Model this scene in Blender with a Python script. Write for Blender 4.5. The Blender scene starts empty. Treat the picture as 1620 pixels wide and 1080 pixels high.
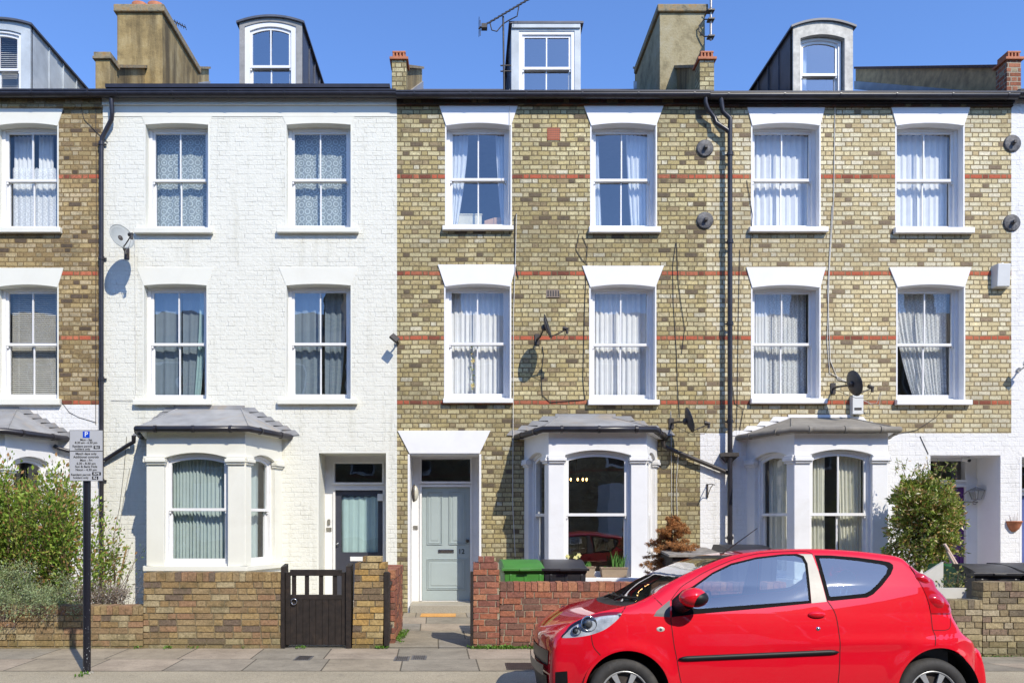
import bpy, bmesh, math, random
from mathutils import Vector, Matrix, noise
from mathutils.geometry import delaunay_2d_cdt
R = math.radians
SC = bpy.context.scene
COL = SC.collection
rnd = random.Random(7)

# ------------------------------------------------------------------ camera, sky, sun, exposure
F_PX, XC, YH, EYE, CAMY = 1270.0, 737.0, 826.0, 1.53, -13.37
cam_d = bpy.data.cameras.new('camera'); cam = bpy.data.objects.new('camera', cam_d); COL.objects.link(cam)
cam.location = (0, CAMY, EYE); cam.rotation_euler = (R(90), 0, 0)
cam_d.sensor_width = 36; cam_d.lens = F_PX / 1620 * 36
cam_d.shift_x = (810 - XC) / 1620; cam_d.shift_y = (YH - 540) / 1620
cam_d.clip_end = 2000
SC.camera = cam
SUN_EL, SUN_AZ = R(42.5), R(149.8)          # azimuth clockwise from +Y
wd = bpy.data.worlds.new('World'); SC.world = wd; wd.use_nodes = True
wn = wd.node_tree; bg = wn.nodes['Background']
sky = wn.nodes.new('ShaderNodeTexSky'); sky.sky_type = 'NISHITA'; sky.sun_disc = False
sky.sun_elevation = SUN_EL; sky.sun_rotation = SUN_AZ; sky.altitude = 50; sky.air_density = 1.0; sky.dust_density = 0.3; sky.ozone_density = 3.0
tint = wn.nodes.new('ShaderNodeMix'); tint.data_type = 'RGBA'; tint.blend_type = 'MULTIPLY'; tint.inputs[0].default_value = 1; tint.inputs[7].default_value = (.90, 1.12, 1.50, 1)
wn.links.new(sky.outputs[0], tint.inputs[6]); wn.links.new(tint.outputs[2], bg.inputs[0]); bg.inputs[1].default_value = 0.16
sl = bpy.data.lights.new('sun', 'SUN'); sl.energy = 4.4; sl.angle = R(0.53); sl.color = (1, 0.93, 0.80)
so = bpy.data.objects.new('sun', sl); COL.objects.link(so)
tosun = Vector((math.sin(SUN_AZ) * math.cos(SUN_EL), math.cos(SUN_AZ) * math.cos(SUN_EL), math.sin(SUN_EL)))
so.rotation_euler = tosun.to_track_quat('Z', 'Y').to_euler()
so.location = (6, -12, 14)
SC.view_settings.view_transform = 'Standard'; SC.view_settings.look = 'None'
SC.view_settings.exposure = 0.14; SC.view_settings.gamma = 1
try:
    SC.cycles.max_bounces = 8; SC.cycles.transparent_max_bounces = 16; SC.cycles.sample_clamp_indirect = 6
    SC.cycles.caustics_reflective = False; SC.cycles.caustics_refractive = False
except Exception: pass

def fx(x, Y=0.0): return (x - XC) * (Y - CAMY) / F_PX
def fz(y, Y=0.0): return EYE + (YH - y) * (Y - CAMY) / F_PX

# ------------------------------------------------------------------ node helpers / materials
class NT:
    def __init__(s, name):
        s.m = bpy.data.materials.new(name); s.m.use_nodes = True; s.t = s.m.node_tree
        s.p = s.t.nodes['Principled BSDF']; s.out = s.t.nodes['Material Output']
    def n(s, typ, **kw):
        nd = s.t.nodes.new(typ)
        for k, v in kw.items(): setattr(nd, k, v)
        return nd
    def l(s, a, b): s.t.links.new(a, b)
    def inp(s, sock, v):
        if v is None: return
        if hasattr(v, 'links') or isinstance(v, bpy.types.NodeSocket): s.l(v, sock)
        else: sock.default_value = v
    def math(s, op, a, b=None, c=None):
        nd = s.n('ShaderNodeMath', operation=op)
        s.inp(nd.inputs[0], a); s.inp(nd.inputs[1], b); s.inp(nd.inputs[2], c)
        return nd.outputs[0]
    def mix(s, fac, a, b, mode='MIX'):
        nd = s.n('ShaderNodeMix', data_type='RGBA', blend_type=mode)
        s.inp(nd.inputs[0], fac); s.inp(nd.inputs[6], a); s.inp(nd.inputs[7], b)
        return nd.outputs[2]
    def ramp(s, fac, stops, interp='LINEAR'):
        nd = s.n('ShaderNodeValToRGB'); cr = nd.color_ramp; cr.interpolation = interp
        while len(cr.elements) < len(stops): cr.elements.new(0.5)
        for e, (p, c) in zip(cr.elements, stops):
            e.position = p; e.color = (c[0], c[1], c[2], 1) if not isinstance(c, (int, float)) else (c, c, c, 1)
        s.l(fac, nd.inputs[0]); return nd.outputs[0]
    def noise(s, scale, detail=3, rough=.55, vec=None, dist=0):
        nd = s.n('ShaderNodeTexNoise'); nd.inputs['Scale'].default_value = scale; nd.inputs['Detail'].default_value = detail
        nd.inputs['Roughness'].default_value = rough; nd.inputs['Distortion'].default_value = dist
        s.l(vec if vec is not None else s.pos(), nd.inputs['Vector']); return nd.outputs[0]
    def pos(s):
        if not hasattr(s, '_g'): s._g = s.n('ShaderNodeNewGeometry')
        return s._g.outputs['Position']
    def obj(s):
        if not hasattr(s, '_o'): s._o = s.n('ShaderNodeTexCoord')
        return s._o.outputs['Object']
    def island(s): s.pos(); return s._g.outputs['Random Per Island']
    def xyz(s, v=None):
        nd = s.n('ShaderNodeSeparateXYZ'); s.l(v if v is not None else s.pos(), nd.inputs[0]); return nd.outputs
    def comb(s, x, y, z=0.0):
        nd = s.n('ShaderNodeCombineXYZ'); s.inp(nd.inputs[0], x); s.inp(nd.inputs[1], y); s.inp(nd.inputs[2], z); return nd.outputs[0]
    def bump(s, h, strength=.5, dist=.01):
        nd = s.n('ShaderNodeBump'); nd.inputs['Strength'].default_value = strength; nd.inputs['Distance'].default_value = dist
        s.l(h, nd.inputs['Height']); s.l(nd.outputs[0], s.p.inputs['Normal'])
    def base(s, v): s.inp(s.p.inputs['Base Color'], v if not isinstance(v, tuple) else (*v[:3], 1))
    def rough(s, v): s.inp(s.p.inputs['Roughness'], v)

def simple(name, col, rough=.6, metal=0, var=.12, scale=6, bump=0, bscale=60, coat=0, spec=.5, stain=None, stain_amt=.5, bdist=.004):
    k = NT(name); n1 = k.noise(scale, 5, .6)
    c = k.mix(k.ramp(n1, [(.3, 0), (.7, 1)]), tuple(x * (1 - var) for x in col) + (1,), tuple(min(1, x * (1 + var)) for x in col) + (1,))
    if stain:
        n2 = k.noise(scale * .6, 6, .7, dist=.5)
        c = k.mix(k.ramp(n2, [(.52, 0), (.72, stain_amt)]), c, tuple(stain) + (1,))
    k.base(c); k.rough(rough); k.p.inputs['Metallic'].default_value = metal
    k.p.inputs['Specular IOR Level'].default_value = spec
    if coat: k.p.inputs['Coat Weight'].default_value = coat; k.p.inputs['Coat Roughness'].default_value = .02
    if bump: k.bump(k.noise(bscale, 4, .6), bump, bdist)
    return k.m

def brick_core(k, period=.306, rh=.0767, flemish=True, z0=0.0, mortar=.0074, jitter=.0036):
    """returns (mask 1=brick, random per brick, random2, row, v)"""
    x, y, z = k.xyz()
    u = k.math('ADD', x, y)
    wob = k.math('MULTIPLY', k.math('SUBTRACT', k.noise(2.2, 2), .5), .02)
    z = k.math('ADD', z, wob)
    v = k.math('DIVIDE', k.math('SUBTRACT', z, z0), rh)
    row = k.math('FLOOR', v); fv = k.math('SUBTRACT', v, row)
    par = k.math('FLOORED_MODULO', row, 2.0)
    wr = k.n('ShaderNodeTexWhiteNoise', noise_dimensions='1D'); k.l(row, wr.inputs['W'])
    uu = k.math('ADD', k.math('DIVIDE', u, period), k.math('ADD', k.math('MULTIPLY', par, .5), k.math('MULTIPLY', wr.outputs[0], .12)))
    cell = k.math('FLOOR', uu); f = k.math('SUBTRACT', uu, cell)
    if flemish:
        sp = .667
        isH = k.math('GREATER_THAN', f, sp)
        lo = k.math('MULTIPLY', isH, sp); hi = k.math('ADD', k.math('MULTIPLY', isH, 1 - sp), sp)
    else:
        isH = 0.0; lo = 0.0; hi = 1.0
    dh = k.math('MULTIPLY', k.math('MINIMUM', k.math('SUBTRACT', f, lo), k.math('SUBTRACT', hi, f)), period)
    dv = k.math('MULTIPLY', k.math('MINIMUM', fv, k.math('SUBTRACT', 1.0, fv)), rh)
    d = k.math('MINIMUM', dh, dv)
    d = k.math('ADD', d, k.math('MULTIPLY', k.math('SUBTRACT', k.noise(45, 3), .5), jitter * 2.4))
    mr = k.n('ShaderNodeMapRange', interpolation_type='SMOOTHSTEP')
    k.l(d, mr.inputs[0]); mr.inputs[1].default_value = mortar - .002; mr.inputs[2].default_value = mortar + .0035
    idn = k.math('ADD', k.math('MULTIPLY', cell, 2.0), isH)
    w1 = k.n('ShaderNodeTexWhiteNoise', noise_dimensions='2D'); k.l(k.comb(idn, row), w1.inputs['Vector'])
    w2 = k.n('ShaderNodeTexWhiteNoise', noise_dimensions='2D'); k.l(k.comb(k.math('ADD', idn, 37.3), k.math('ADD', row, 11.7)), w2.inputs['Vector'])
    return mr.outputs[0], w1.outputs[0], w2.outputs[0], row, z

Z0 = fz(640) ; RH = .0767
def brick_mat(name, stops, mortar_c, dark=.3, soot=(.05, .045, .035), bands=(), flemish=True, period=.306, rh=RH, sootbias=None, painted=None, rough=.9, zsoot=None):
    k = NT(name)
    mask, r1, r2, row, zz = brick_core(k, period, rh, flemish, Z0)
    c = k.ramp(r1, stops, 'CONSTANT')
    # tone per brick and grain inside a brick
    tone = k.math('ADD', .70, k.math('MULTIPLY', r2, .42))
    c = k.mix(1.0, c, k.comb(tone, k.math('MULTIPLY', tone, .99), tone), 'MULTIPLY')
    c = k.mix(.55, c, k.ramp(k.noise(.7, 5, .6), [(.35, .62), (.62, 1.15)]), 'MULTIPLY')
    g = k.ramp(k.noise(42, 6, .78), [(.32, .48), (.5, .95), (.68, 1.25)])
    # dark crust eating into brick edges
    crust = k.ramp(k.math('ADD', k.noise(17, 6, .75), k.math('MULTIPLY', r2, .16)), [(.56, 0), (.66, .8)])
    c = k.mix(.75, c, g, 'MULTIPLY')
    if bands:
        rc = k.ramp(r2, [(0, (.50, .13, .07)), (.45, (.58, .19, .10)), (.8, (.36, .10, .06))], 'CONSTANT')
        rc = k.mix(.6, rc, g, 'MULTIPLY')
        tot = None
        for b in bands:
            e = k.math('COMPARE', row, float(b), .1)
            tot = e if tot is None else k.math('ADD', tot, e)
        c = k.mix(tot, c, rc)
    # soot gathered in big soft patches and on single bricks
    sn = k.noise(.9, 6, .68)
    thr = k.math('MULTIPLY', k.math('ADD', sn, k.math('MULTIPLY', r2, .35)), 1.0)
    if zsoot:
        mrz = k.n('ShaderNodeMapRange'); k.l(zz, mrz.inputs[0])
        mrz.inputs[1].default_value = zsoot[0]; mrz.inputs[2].default_value = zsoot[1]; mrz.inputs[3].default_value = zsoot[2]; mrz.inputs[4].default_value = 0
        thr = k.math('ADD', thr, mrz.outputs[0])
        zb = k.ramp(k.math('DIVIDE', zz, 8.6), [(.33, .0), (.37, .10), (.415, .10), (.43, .0), (.66, .0), (.69, .10), (.735, .12), (.75, .0), (.93, .0), (.955, .14), (1, .16)])
        thr = k.math('ADD', thr, zb)
    c = k.mix(k.math('MULTIPLY', crust, dark), c, (*soot, 1))
    sm = k.ramp(thr, [(.62, 0), (.92, dark)])
    c = k.mix(sm, c, (*soot, 1))
    mc = k.mix(k.noise(20, 3), tuple(q * .75 for q in mortar_c) + (1,), (*mortar_c, 1))
    c = k.mix(mask, mc, c)
    k.base(c); k.rough(rough); k.p.inputs['Specular IOR Level'].default_value = .2
    h = k.math('ADD', k.math('MULTIPLY', mask, k.math('ADD', .7, k.math('MULTIPLY', r2, .3))), k.math('MULTIPLY', k.noise(70, 4, .7), .55))
    k.bump(h, 1.0, .010)
    return k.m

def painted_brick(name, col, warm=.0, strength=.7):
    k = NT(name)
    mask, r1, r2, row, zz = brick_core(k, .306, RH, True, Z0, .004, .004)
    n1 = k.noise(1.3, 5, .6)
    c = k.mix(n1, tuple(q * .965 for q in col) + (1,), tuple(min(.95, q * 1.02) for q in col) + (1,))
    c = k.mix(k.ramp(k.noise(14, 6, .75), [(.60, 0), (.74, .28)]), c, tuple(q * .72 for q in col) + (1,))
    fill = k.ramp(k.noise(3.5, 5, .7), [(.42, .15), (.62, 1)])
    joint = k.math('MULTIPLY', k.math('SUBTRACT', 1.0, mask), fill)
    c = k.mix(k.math('MULTIPLY', joint, .12), c, tuple(q * .6 for q in col) + (1,))
    sx, sy2, sz2 = k.xyz()
    streak = k.noise(1.0, 6, .75, vec=k.comb(k.math('MULTIPLY', sx, 4.5), k.math('MULTIPLY', sy2, 3.0), k.math('MULTIPLY', sz2, .55)))
    c = k.mix(k.ramp(streak, [(.52, 0), (.76, .5)]), c, (col[0] * .62, col[1] * .60, col[2] * .52, 1))
    k.base(c); k.rough(.7); k.p.inputs['Specular IOR Level'].default_value = .3
    h = k.math('ADD', k.math('MULTIPLY', k.math('SUBTRACT', 1.0, joint), k.math('ADD', .35, k.math('MULTIPLY', r2, .65))), k.math('MULTIPLY', k.noise(22, 6, .72, dist=.6), 1.5))
    k.bump(h, strength, .009)
    return k.m

STOCK = [(0, (.70, .59, .30)), (.18, (.78, .69, .39)), (.38, (.62, .51, .24)), (.54, (.75, .65, .38)), (.70, (.66, .54, .27)), (.84, (.46, .36, .20)), (.91, (.22, .17, .11)), (.955, (.82, .76, .54))]
STOCK_B = [(0, (.58, .44, .21)), (.2, (.66, .53, .29)), (.38, (.47, .34, .16)), (.55, (.62, .50, .30)), (.68, (.36, .26, .14)), (.80, (.17, .125, .085)), (.88, (.68, .56, .34))]
M = {}
M['brick_c'] = brick_mat('stock brick', STOCK, (.22, .175, .095), .42, bands=(0, 14, 28, 49), zsoot=(2.2, 6.2, .12))
M['brick_d'] = brick_mat('pale stock brick', [(0, (.88, .76, .45)), (.2, (.93, .85, .57)), (.42, (.80, .68, .39)), (.58, (.92, .84, .60)), (.76, (.72, .58, .32)), (.86, (.84, .71, .40)), (.95, (.34, .26, .17))], (.31, .245, .14), .28, bands=(0, 14, 28, 49), zsoot=(2.6, 6.2, .10))
M['brick_a'] = brick_mat('brown stock brick', STOCK_B, (.27, .19, .09), .5, bands=(0, 14, 28, 49))
M['brick_red'] = brick_mat('red pier brick', [(0, (.50, .17, .09)), (.3, (.56, .23, .13)), (.6, (.42, .15, .08)), (.8, (.60, .48, .30)), (.9, (.25, .12, .08))], (.45, .38, .28), .4)
M['brick_dark'] = brick_mat('sooty red brick', [(0, (.10, .045, .03)), (.4, (.06, .035, .025)), (.7, (.14, .055, .03)), (.9, (.20, .15, .08))], (.06, .05, .035), .6)
M['white_brick_b'] = painted_brick('cream painted brick', (.765, .755, .665), strength=.85)
M['white_brick'] = painted_brick('white painted brick', (.79, .78, .76), strength=.8)
M['cream'] = simple('cream masonry paint', (.765, .755, .665), .65, var=.03, scale=2, bump=.15, bscale=30, stain=(.58, .55, .45), stain_amt=.25)
M['white'] = simple('white masonry paint', (.80, .795, .79), .6, var=.03, scale=2, bump=.12, bscale=30, stain=(.60, .57, .50), stain_amt=.22)
M['bay_white'] = simple('weathered white paint', (.78, .775, .765), .6, var=.04, scale=3, bump=.2, bscale=24, stain=(.55, .52, .45), stain_amt=.25)
M['sash'] = simple('white gloss joinery', (.79, .785, .775), .35, var=.03, scale=5, stain=(.55, .53, .47), stain_amt=.18)
M['upvc'] = simple('white plastic frame', (.86, .86, .86), .3, var=.01)
M['lead'] = simple('grey lead sheet', (.30, .30, .30), .5, var=.2, scale=3, bump=.2, bscale=8, stain=(.42, .31, .18), stain_amt=.7, spec=.5)
M['lead_brown'] = simple('weathered felt sheet', (.235, .215, .18), .8, var=.2, scale=4, bump=.3, bscale=30, stain=(.12, .11, .1), stain_amt=.5)
M['lead_pale'] = simple('pale weathered lead', (.48, .52, .54), .5, var=.2, scale=2.5, bump=.2, bscale=8, stain=(.3, .36, .4), stain_amt=.6)
M['zinc'] = simple('dull zinc', (.30, .29, .27), .5, var=.18, scale=6, stain=(.16, .16, .15), stain_amt=.6)
M['cheek_dark'] = simple('dark slate grey sheet', (.075, .08, .10), .45, var=.25, scale=3, stain=(.16, .17, .2), stain_amt=.5)
M['slate'] = simple('roof slate', (.10, .09, .085), .7, var=.35, scale=9, bump=.5, bscale=14)
M['felt'] = simple('brown coping tiles', (.10, .055, .045), .8, var=.3, scale=20, bump=.5, bscale=40)
M['render'] = None
M['black_pipe'] = simple('black gutter plastic', (.025, .023, .028), .32, var=.3, scale=8)
M['iron'] = simple('old black iron', (.045, .038, .034), .5, var=.4, scale=20, stain=(.12, .08, .06), stain_amt=.4)
M['interior'] = simple('room plaster', (.30, .30, .30), .9, var=.1)
M['terracotta'] = simple('terracotta', (.42, .15, .07), .75, var=.2, scale=15, bump=.2)
def glass_mat(name, tint=(.965, .98, .98), refl=.085, rough=.0, refl_col=(1, 1, 1)):
    k = NT(name); k.t.nodes.remove(k.p)
    tr = k.n('ShaderNodeBsdfTransparent'); tr.inputs[0].default_value = (*tint, 1)
    gl = k.n('ShaderNodeBsdfGlossy'); gl.inputs['Roughness'].default_value = rough; gl.inputs[0].default_value = (*refl_col, 1)
    g = k.n('ShaderNodeBump'); g.inputs['Strength'].default_value = .12; g.inputs['Distance'].default_value = .01
    k.l(k.noise(3.0, 1), g.inputs['Height']); k.l(g.outputs[0], gl.inputs['Normal'])
    lw = k.n('ShaderNodeLayerWeight'); lw.inputs[0].default_value = .5
    fac = k.math('ADD', k.math('MULTIPLY', k.math('POWER', lw.outputs['Facing'], 5.0), .9), refl)
    mx = k.n('ShaderNodeMixShader'); k.l(fac, mx.inputs[0]); k.l(tr.outputs[0], mx.inputs[1]); k.l(gl.outputs[0], mx.inputs[2])
    k.l(mx.outputs[0], k.out.inputs[0]); return k.m
M['glass'] = glass_mat('window glass')
M['glass_blue'] = glass_mat('sky lit window glass', (.9, .94, .96), .17)
M['glass_street'] = glass_mat('bay glass mirroring the street', (.9, .92, .92), .20)
M['glass_sky'] = glass_mat('dormer window glass', (.85, .92, .95), .34)
def cloth(name, col, trans=.35, see=0.0, lace=None):
    k = NT(name); k.t.nodes.remove(k.p)
    df = k.n('ShaderNodeBsdfDiffuse'); tl = k.n('ShaderNodeBsdfTranslucent'); mx = k.n('ShaderNodeMixShader')
    n = k.noise(9, 4); c = k.mix(n, tuple(q * .88 for q in col) + (1,), tuple(min(1, q * 1.06) for q in col) + (1,))
    k.l(c, df.inputs[0]); k.l(c, tl.inputs[0]); mx.inputs[0].default_value = trans
    k.l(df.outputs[0], mx.inputs[1]); k.l(tl.outputs[0], mx.inputs[2])
    o = mx.outputs[0]
    if see or lace:
        tr = k.n('ShaderNodeBsdfTransparent'); m2 = k.n('ShaderNodeMixShader')
        if lace:
            x, y, z = k.xyz(); v = k.n('ShaderNodeTexVoronoi', feature='F1'); v.inputs['Scale'].default_value = lace[0]; v.inputs['Randomness'].default_value = .25
            k.l(k.comb(x, z), v.inputs['Vector'])
            s_ = k.math('SINE', k.math('MULTIPLY', v.outputs[0], lace[1]))
            f = k.ramp(s_, [(.35, see + lace[2]), (.65, see)]); k.l(f, m2.inputs[0])
        else: m2.inputs[0].default_value = see
        k.l(o, m2.inputs[1]); k.l(tr.outputs[0], m2.inputs[2]); o = m2.outputs[0]
    k.l(o, k.out.inputs[0]); return k.m
M['net'] = cloth('white net curtain', (.90, .92, .93), .18, .04)
M['drape'] = cloth('white cotton curtain', (.90, .91, .92), .15)
M['net_lace'] = cloth('lace net curtain', (.92, .94, .94), .2, .05, lace=(9, 22, .2))
M['lace_blue'] = cloth('patterned lace curtain', (.70, .80, .80), .2, .12, lace=(8.5, 20, .42))
M['drape_teal'] = cloth('pale teal curtain', (.50, .68, .67), .2)
M['drape_grey'] = cloth('grey green lining', (.52, .62, .60), .2)
M['drape_bluegrey'] = cloth('blue grey curtain', (.34, .40, .45), .25)
M['drape_cream'] = cloth('cream curtain', (.84, .83, .70), .2)
M['blind'] = simple('white blind slats', (.74, .72, .66), .5)

# render on chimneys
k = NT('old cement render')
n1 = k.noise(1.6, 7, .7); c = k.ramp(n1, [(.3, (.15, .105, .045)), (.48, (.36, .26, .11)), (.68, (.48, .38, .20))])
x, y, z = k.xyz()
st = k.noise(1.0, 6, .7, vec=k.comb(k.math('MULTIPLY', k.math('ADD', x, y), 3.2), 0.0, k.math('MULTIPLY', z, .35)))
c = k.mix(k.ramp(st, [(.42, 0), (.62, .85)]), c, (.085, .062, .03, 1)); k.base(c); k.rough(.95); k.bump(k.noise(24, 6, .75), .7, .02)
M['render'] = k.m
k = NT('grey streaked render')
n1 = k.noise(2.6, 7, .75); c = k.ramp(n1, [(.3, (.16, .13, .07)), (.5, (.36, .30, .17)), (.7, (.42, .37, .25))])
k.base(c); k.rough(.95); k.bump(k.noise(24, 6, .75), .6, .02)
M['render_grey'] = k.m
k = NT('lichen stained cap')
n1 = k.noise(7, 6, .75); c = k.ramp(n1, [(.35, (.13, .11, .07)), (.5, (.30, .25, .16)), (.66, (.36, .20, .06)), (.72, (.26, .23, .16))]); k.base(c); k.rough(.95); k.bump(k.noise(30, 5, .7), .7, .02)
M['cap'] = k.m

# ------------------------------------------------------------------ mesh builder
class MB:
    def __init__(s, fr=None): s.v = []; s.f = []; s.sm = []; s.fr = fr
    def P(s, p):
        if s.fr is None: return Vector(p)
        o, U, V = s.fr; return o + U * p[0] + V * p[1] + Vector((0, 0, p[2]))
    def add(s, vs, fs, smooth=False):
        b = len(s.v); s.v += [s.P(p) for p in vs]
        for f in fs: s.f.append(tuple(i + b for i in f)); s.sm.append(smooth)
        return s
    def box(s, x0, x1, y0, y1, z0, z1):
        return s.add([(x0, y0, z0), (x1, y0, z0), (x1, y1, z0), (x0, y1, z0), (x0, y0, z1), (x1, y0, z1), (x1, y1, z1), (x0, y1, z1)],
                     [(0, 3, 2, 1), (4, 5, 6, 7), (0, 1, 5, 4), (1, 2, 6, 5), (2, 3, 7, 6), (3, 0, 4, 7)])
    def quad(s, a, b, c, d): return s.add([a, b, c, d], [(0, 1, 2, 3)])
    def prism(s, poly, y0, y1):                     # polygon in x,z extruded along y
        n = len(poly); vs = [(p[0], y0, p[1]) for p in poly] + [(p[0], y1, p[1]) for p in poly]
        return s.add(vs, [tuple(range(n)), tuple(range(2 * n - 1, n - 1, -1))] + [(i, i + n, (i + 1) % n + n, (i + 1) % n) for i in range(n)])
    def slab(s, poly, z0, z1):                      # polygon in x,y extruded along z
        n = len(poly); vs = [(p[0], p[1], z0) for p in poly] + [(p[0], p[1], z1) for p in poly]
        return s.add(vs, [tuple(range(n)), tuple(range(2 * n - 1, n - 1, -1))] + [(i, i + n, (i + 1) % n + n, (i + 1) % n) for i in range(n)])
    def ring(s, outer, inner, y0, y1):              # same-count loops in x,z
        n = len(outer)
        vs = [(p[0], y0, p[1]) for p in outer] + [(p[0], y0, p[1]) for p in inner] + [(p[0], y1, p[1]) for p in outer] + [(p[0], y1, p[1]) for p in inner]
        fs = []
        for i in range(n):
            j = (i + 1) % n
            fs += [(i, j, j + n, i + n), (i + 2 * n, i + 3 * n, j + 3 * n, j + 2 * n), (i, i + 2 * n, j + 2 * n, j), (i + n, j + n, j + 3 * n, i + 3 * n)]
        return s.add(vs, fs)
    def tube(s, pts, r, n=8, smooth=True, closed=False, cap=True):
        pts = [Vector(p) for p in pts]; rs = r if isinstance(r, (list, tuple)) else [r] * len(pts)
        vs = []; fs = []
        up0 = None
        for i, p in enumerate(pts):
            a = pts[max(i - 1, 0)]; b = pts[min(i + 1, len(pts) - 1)]
            t = (b - a).normalized() if (b - a).length > 1e-9 else Vector((0, 0, 1))
            if up0 is None:
                up0 = Vector((0, 0, 1)) if abs(t.z) < .9 else Vector((1, 0, 0))
            u = t.cross(up0); u = u.normalized() if u.length > 1e-6 else Vector((1, 0, 0)); w = u.cross(t).normalized(); up0 = w
            for k_ in range(n):
                a_ = 2 * math.pi * k_ / n
                vs.append(p + (u * math.cos(a_) + w * math.sin(a_)) * rs[i])
        for i in range(len(pts) - 1):
            for k_ in range(n):
                fs.append((i * n + k_, i * n + (k_ + 1) % n, (i + 1) * n + (k_ + 1) % n, (i + 1) * n + k_))
        s.add([tuple(q) for q in vs], fs, smooth)
        if cap:
            s.add([tuple(q) for q in vs[:n]], [tuple(range(n))[::-1]]); s.add([tuple(q) for q in vs[-n:]], [tuple(range(n))])
        return s
    def lathe(s, prof, o, axis='Z', n=24, smooth=True, arc=(0, 2 * math.pi)):   # prof [(r,h)]
        vs = []; fs = []; full = abs(arc[1] - arc[0] - 2 * math.pi) < 1e-6; m = n if full else n + 1
        for r, h in prof:
            for k_ in range(m):
                a = arc[0] + (arc[1] - arc[0]) * k_ / n; c, d = math.cos(a) * r, math.sin(a) * r
                if axis == 'Z': vs.append((o[0] + c, o[1] + d, o[2] + h))
                elif axis == 'Y': vs.append((o[0] + c, o[1] + h, o[2] + d))
                else: vs.append((o[0] + h, o[1] + c, o[2] + d))
        for i in range(len(prof) - 1):
            for k_ in range(n):
                j = (k_ + 1) % m; fs.append((i * m + k_, i * m + j, (i + 1) * m + j, (i + 1) * m + k_))
        return s.add(vs, fs, smooth)
    def ell(s, c, r, nu=16, nv=10, rot=None):
        vs = []; fs = []
        for i in range(nv + 1):
            th = math.pi * i / nv
            for j in range(nu):
                ph = 2 * math.pi * j / nu
                q = Vector((math.sin(th) * math.cos(ph) * r[0], math.sin(th) * math.sin(ph) * r[1], math.cos(th) * r[2]))
                if rot: q = rot @ q
                vs.append(tuple(q + Vector(c)))
        for i in range(nv):
            for j in range(nu): fs.append((i * nu + j, i * nu + (j + 1) % nu, (i + 1) * nu + (j + 1) % nu, (i + 1) * nu + j))
        return s.add(vs, fs, True)

LOC = {}
def mesh_obj(name, mb, mat, loc=None, recalc=True):
    loc = loc or Vector((0, 0, 0))
    me = bpy.data.meshes.new(name); me.from_pydata([tuple(Vector(v) - loc) for v in mb.v], [], mb.f)
    if recalc:
        bm = bmesh.new(); bm.from_mesh(me); bmesh.ops.recalc_face_normals(bm, faces=bm.faces); bm.to_mesh(me); bm.free()
    for p, s_ in zip(me.polygons, mb.sm): p.use_smooth = s_
    me.materials.append(M[mat] if isinstance(mat, str) else mat)
    o = bpy.data.objects.new(name, me); COL.objects.link(o); return o
def part(name, mb, mat, parent, bevel=0, label=None, recalc=True):
    loc = LOC[parent.as_pointer()]
    o = mesh_obj(name, mb, mat, loc, recalc); o.parent = parent; LOC[o.as_pointer()] = loc
    if bevel: bv(o, bevel)
    if label: o['label'] = label
    return o
def bv(o, w, seg=2):
    m = o.modifiers.new('bevel', 'BEVEL'); m.width = w; m.segments = seg; m.limit_method = 'ANGLE'; m.angle_limit = R(35); m.harden_normals = False
def tagit(o, label, cat, group=None, kind=None):
    if label: o['label'] = label
    if cat: o['category'] = cat
    if group: o['group'] = group
    if kind: o['kind'] = kind
    return o
def thing(name, label, cat, loc=(0, 0, 0), group=None, local=False):
    o = bpy.data.objects.new(name, None); COL.objects.link(o); o.location = loc; o.empty_display_size = .2
    LOC[o.as_pointer()] = Vector((0, 0, 0)) if local else Vector(loc)
    return tagit(o, label, cat, group)
def single(name, mb, mat, label, cat, base=(0, 0, 0), group=None, bevel=0):
    o = mesh_obj(name, mb, mat, Vector(base)); o.location = base; LOC[o.as_pointer()] = Vector(base)
    if bevel: bv(o, bevel)
    return tagit(o, label, cat, group)
def structure(name, mb, mat, kind='structure'):
    o = mesh_obj(name, mb, mat); o['kind'] = kind; return o
def copy_tree(o, parent=None):
    c = o.copy(); COL.objects.link(c)
    if parent: c.parent = parent
    for ch in [q for q in bpy.data.objects if q.parent == o]: copy_tree(ch, c)
    return c
def text(body, size, loc, mat, parent, name='lettering', align='CENTER', ext=.0008, rot=(math.pi / 2, 0, 0)):
    cu = bpy.data.curves.new(name, 'FONT'); cu.body = body; cu.size = size; cu.align_x = align; cu.align_y = 'CENTER'; cu.extrude = ext; cu.offset = size * .012
    cu.materials.append(M[mat] if isinstance(mat, str) else mat)
    tmp = bpy.data.objects.new('tmp', cu); me = bpy.data.meshes.new_from_object(tmp); bpy.data.objects.remove(tmp); bpy.data.curves.remove(cu)
    o = bpy.data.objects.new(name, me); COL.objects.link(o); o.parent = parent
    o.location = Vector(loc) - LOC[parent.as_pointer()]; o.rotation_euler = rot; return o

# ------------------------------------------------------------------ building pieces
def wall_with_holes(x0, x1, z0, z1, holes, y=0.0, mb=None):
    mb = mb or MB()
    xs = sorted({x0, x1, *[min(max(h[0], x0), x1) for h in holes], *[min(max(h[1], x0), x1) for h in holes]})
    zs = sorted({z0, z1, *[min(max(h[2], z0), z1) for h in holes], *[min(max(h[3], z0), z1) for h in holes]})
    for a, b in zip(xs, xs[1:]):
        for c, d in zip(zs, zs[1:]):
            mx, mz = (a + b) / 2, (c + d) / 2
            if any(h[0] < mx < h[1] and h[2] < mz < h[3] for h in holes): continue
            mb.quad((a, y, c), (b, y, c), (b, y, d), (a, y, d))
    return mb

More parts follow.
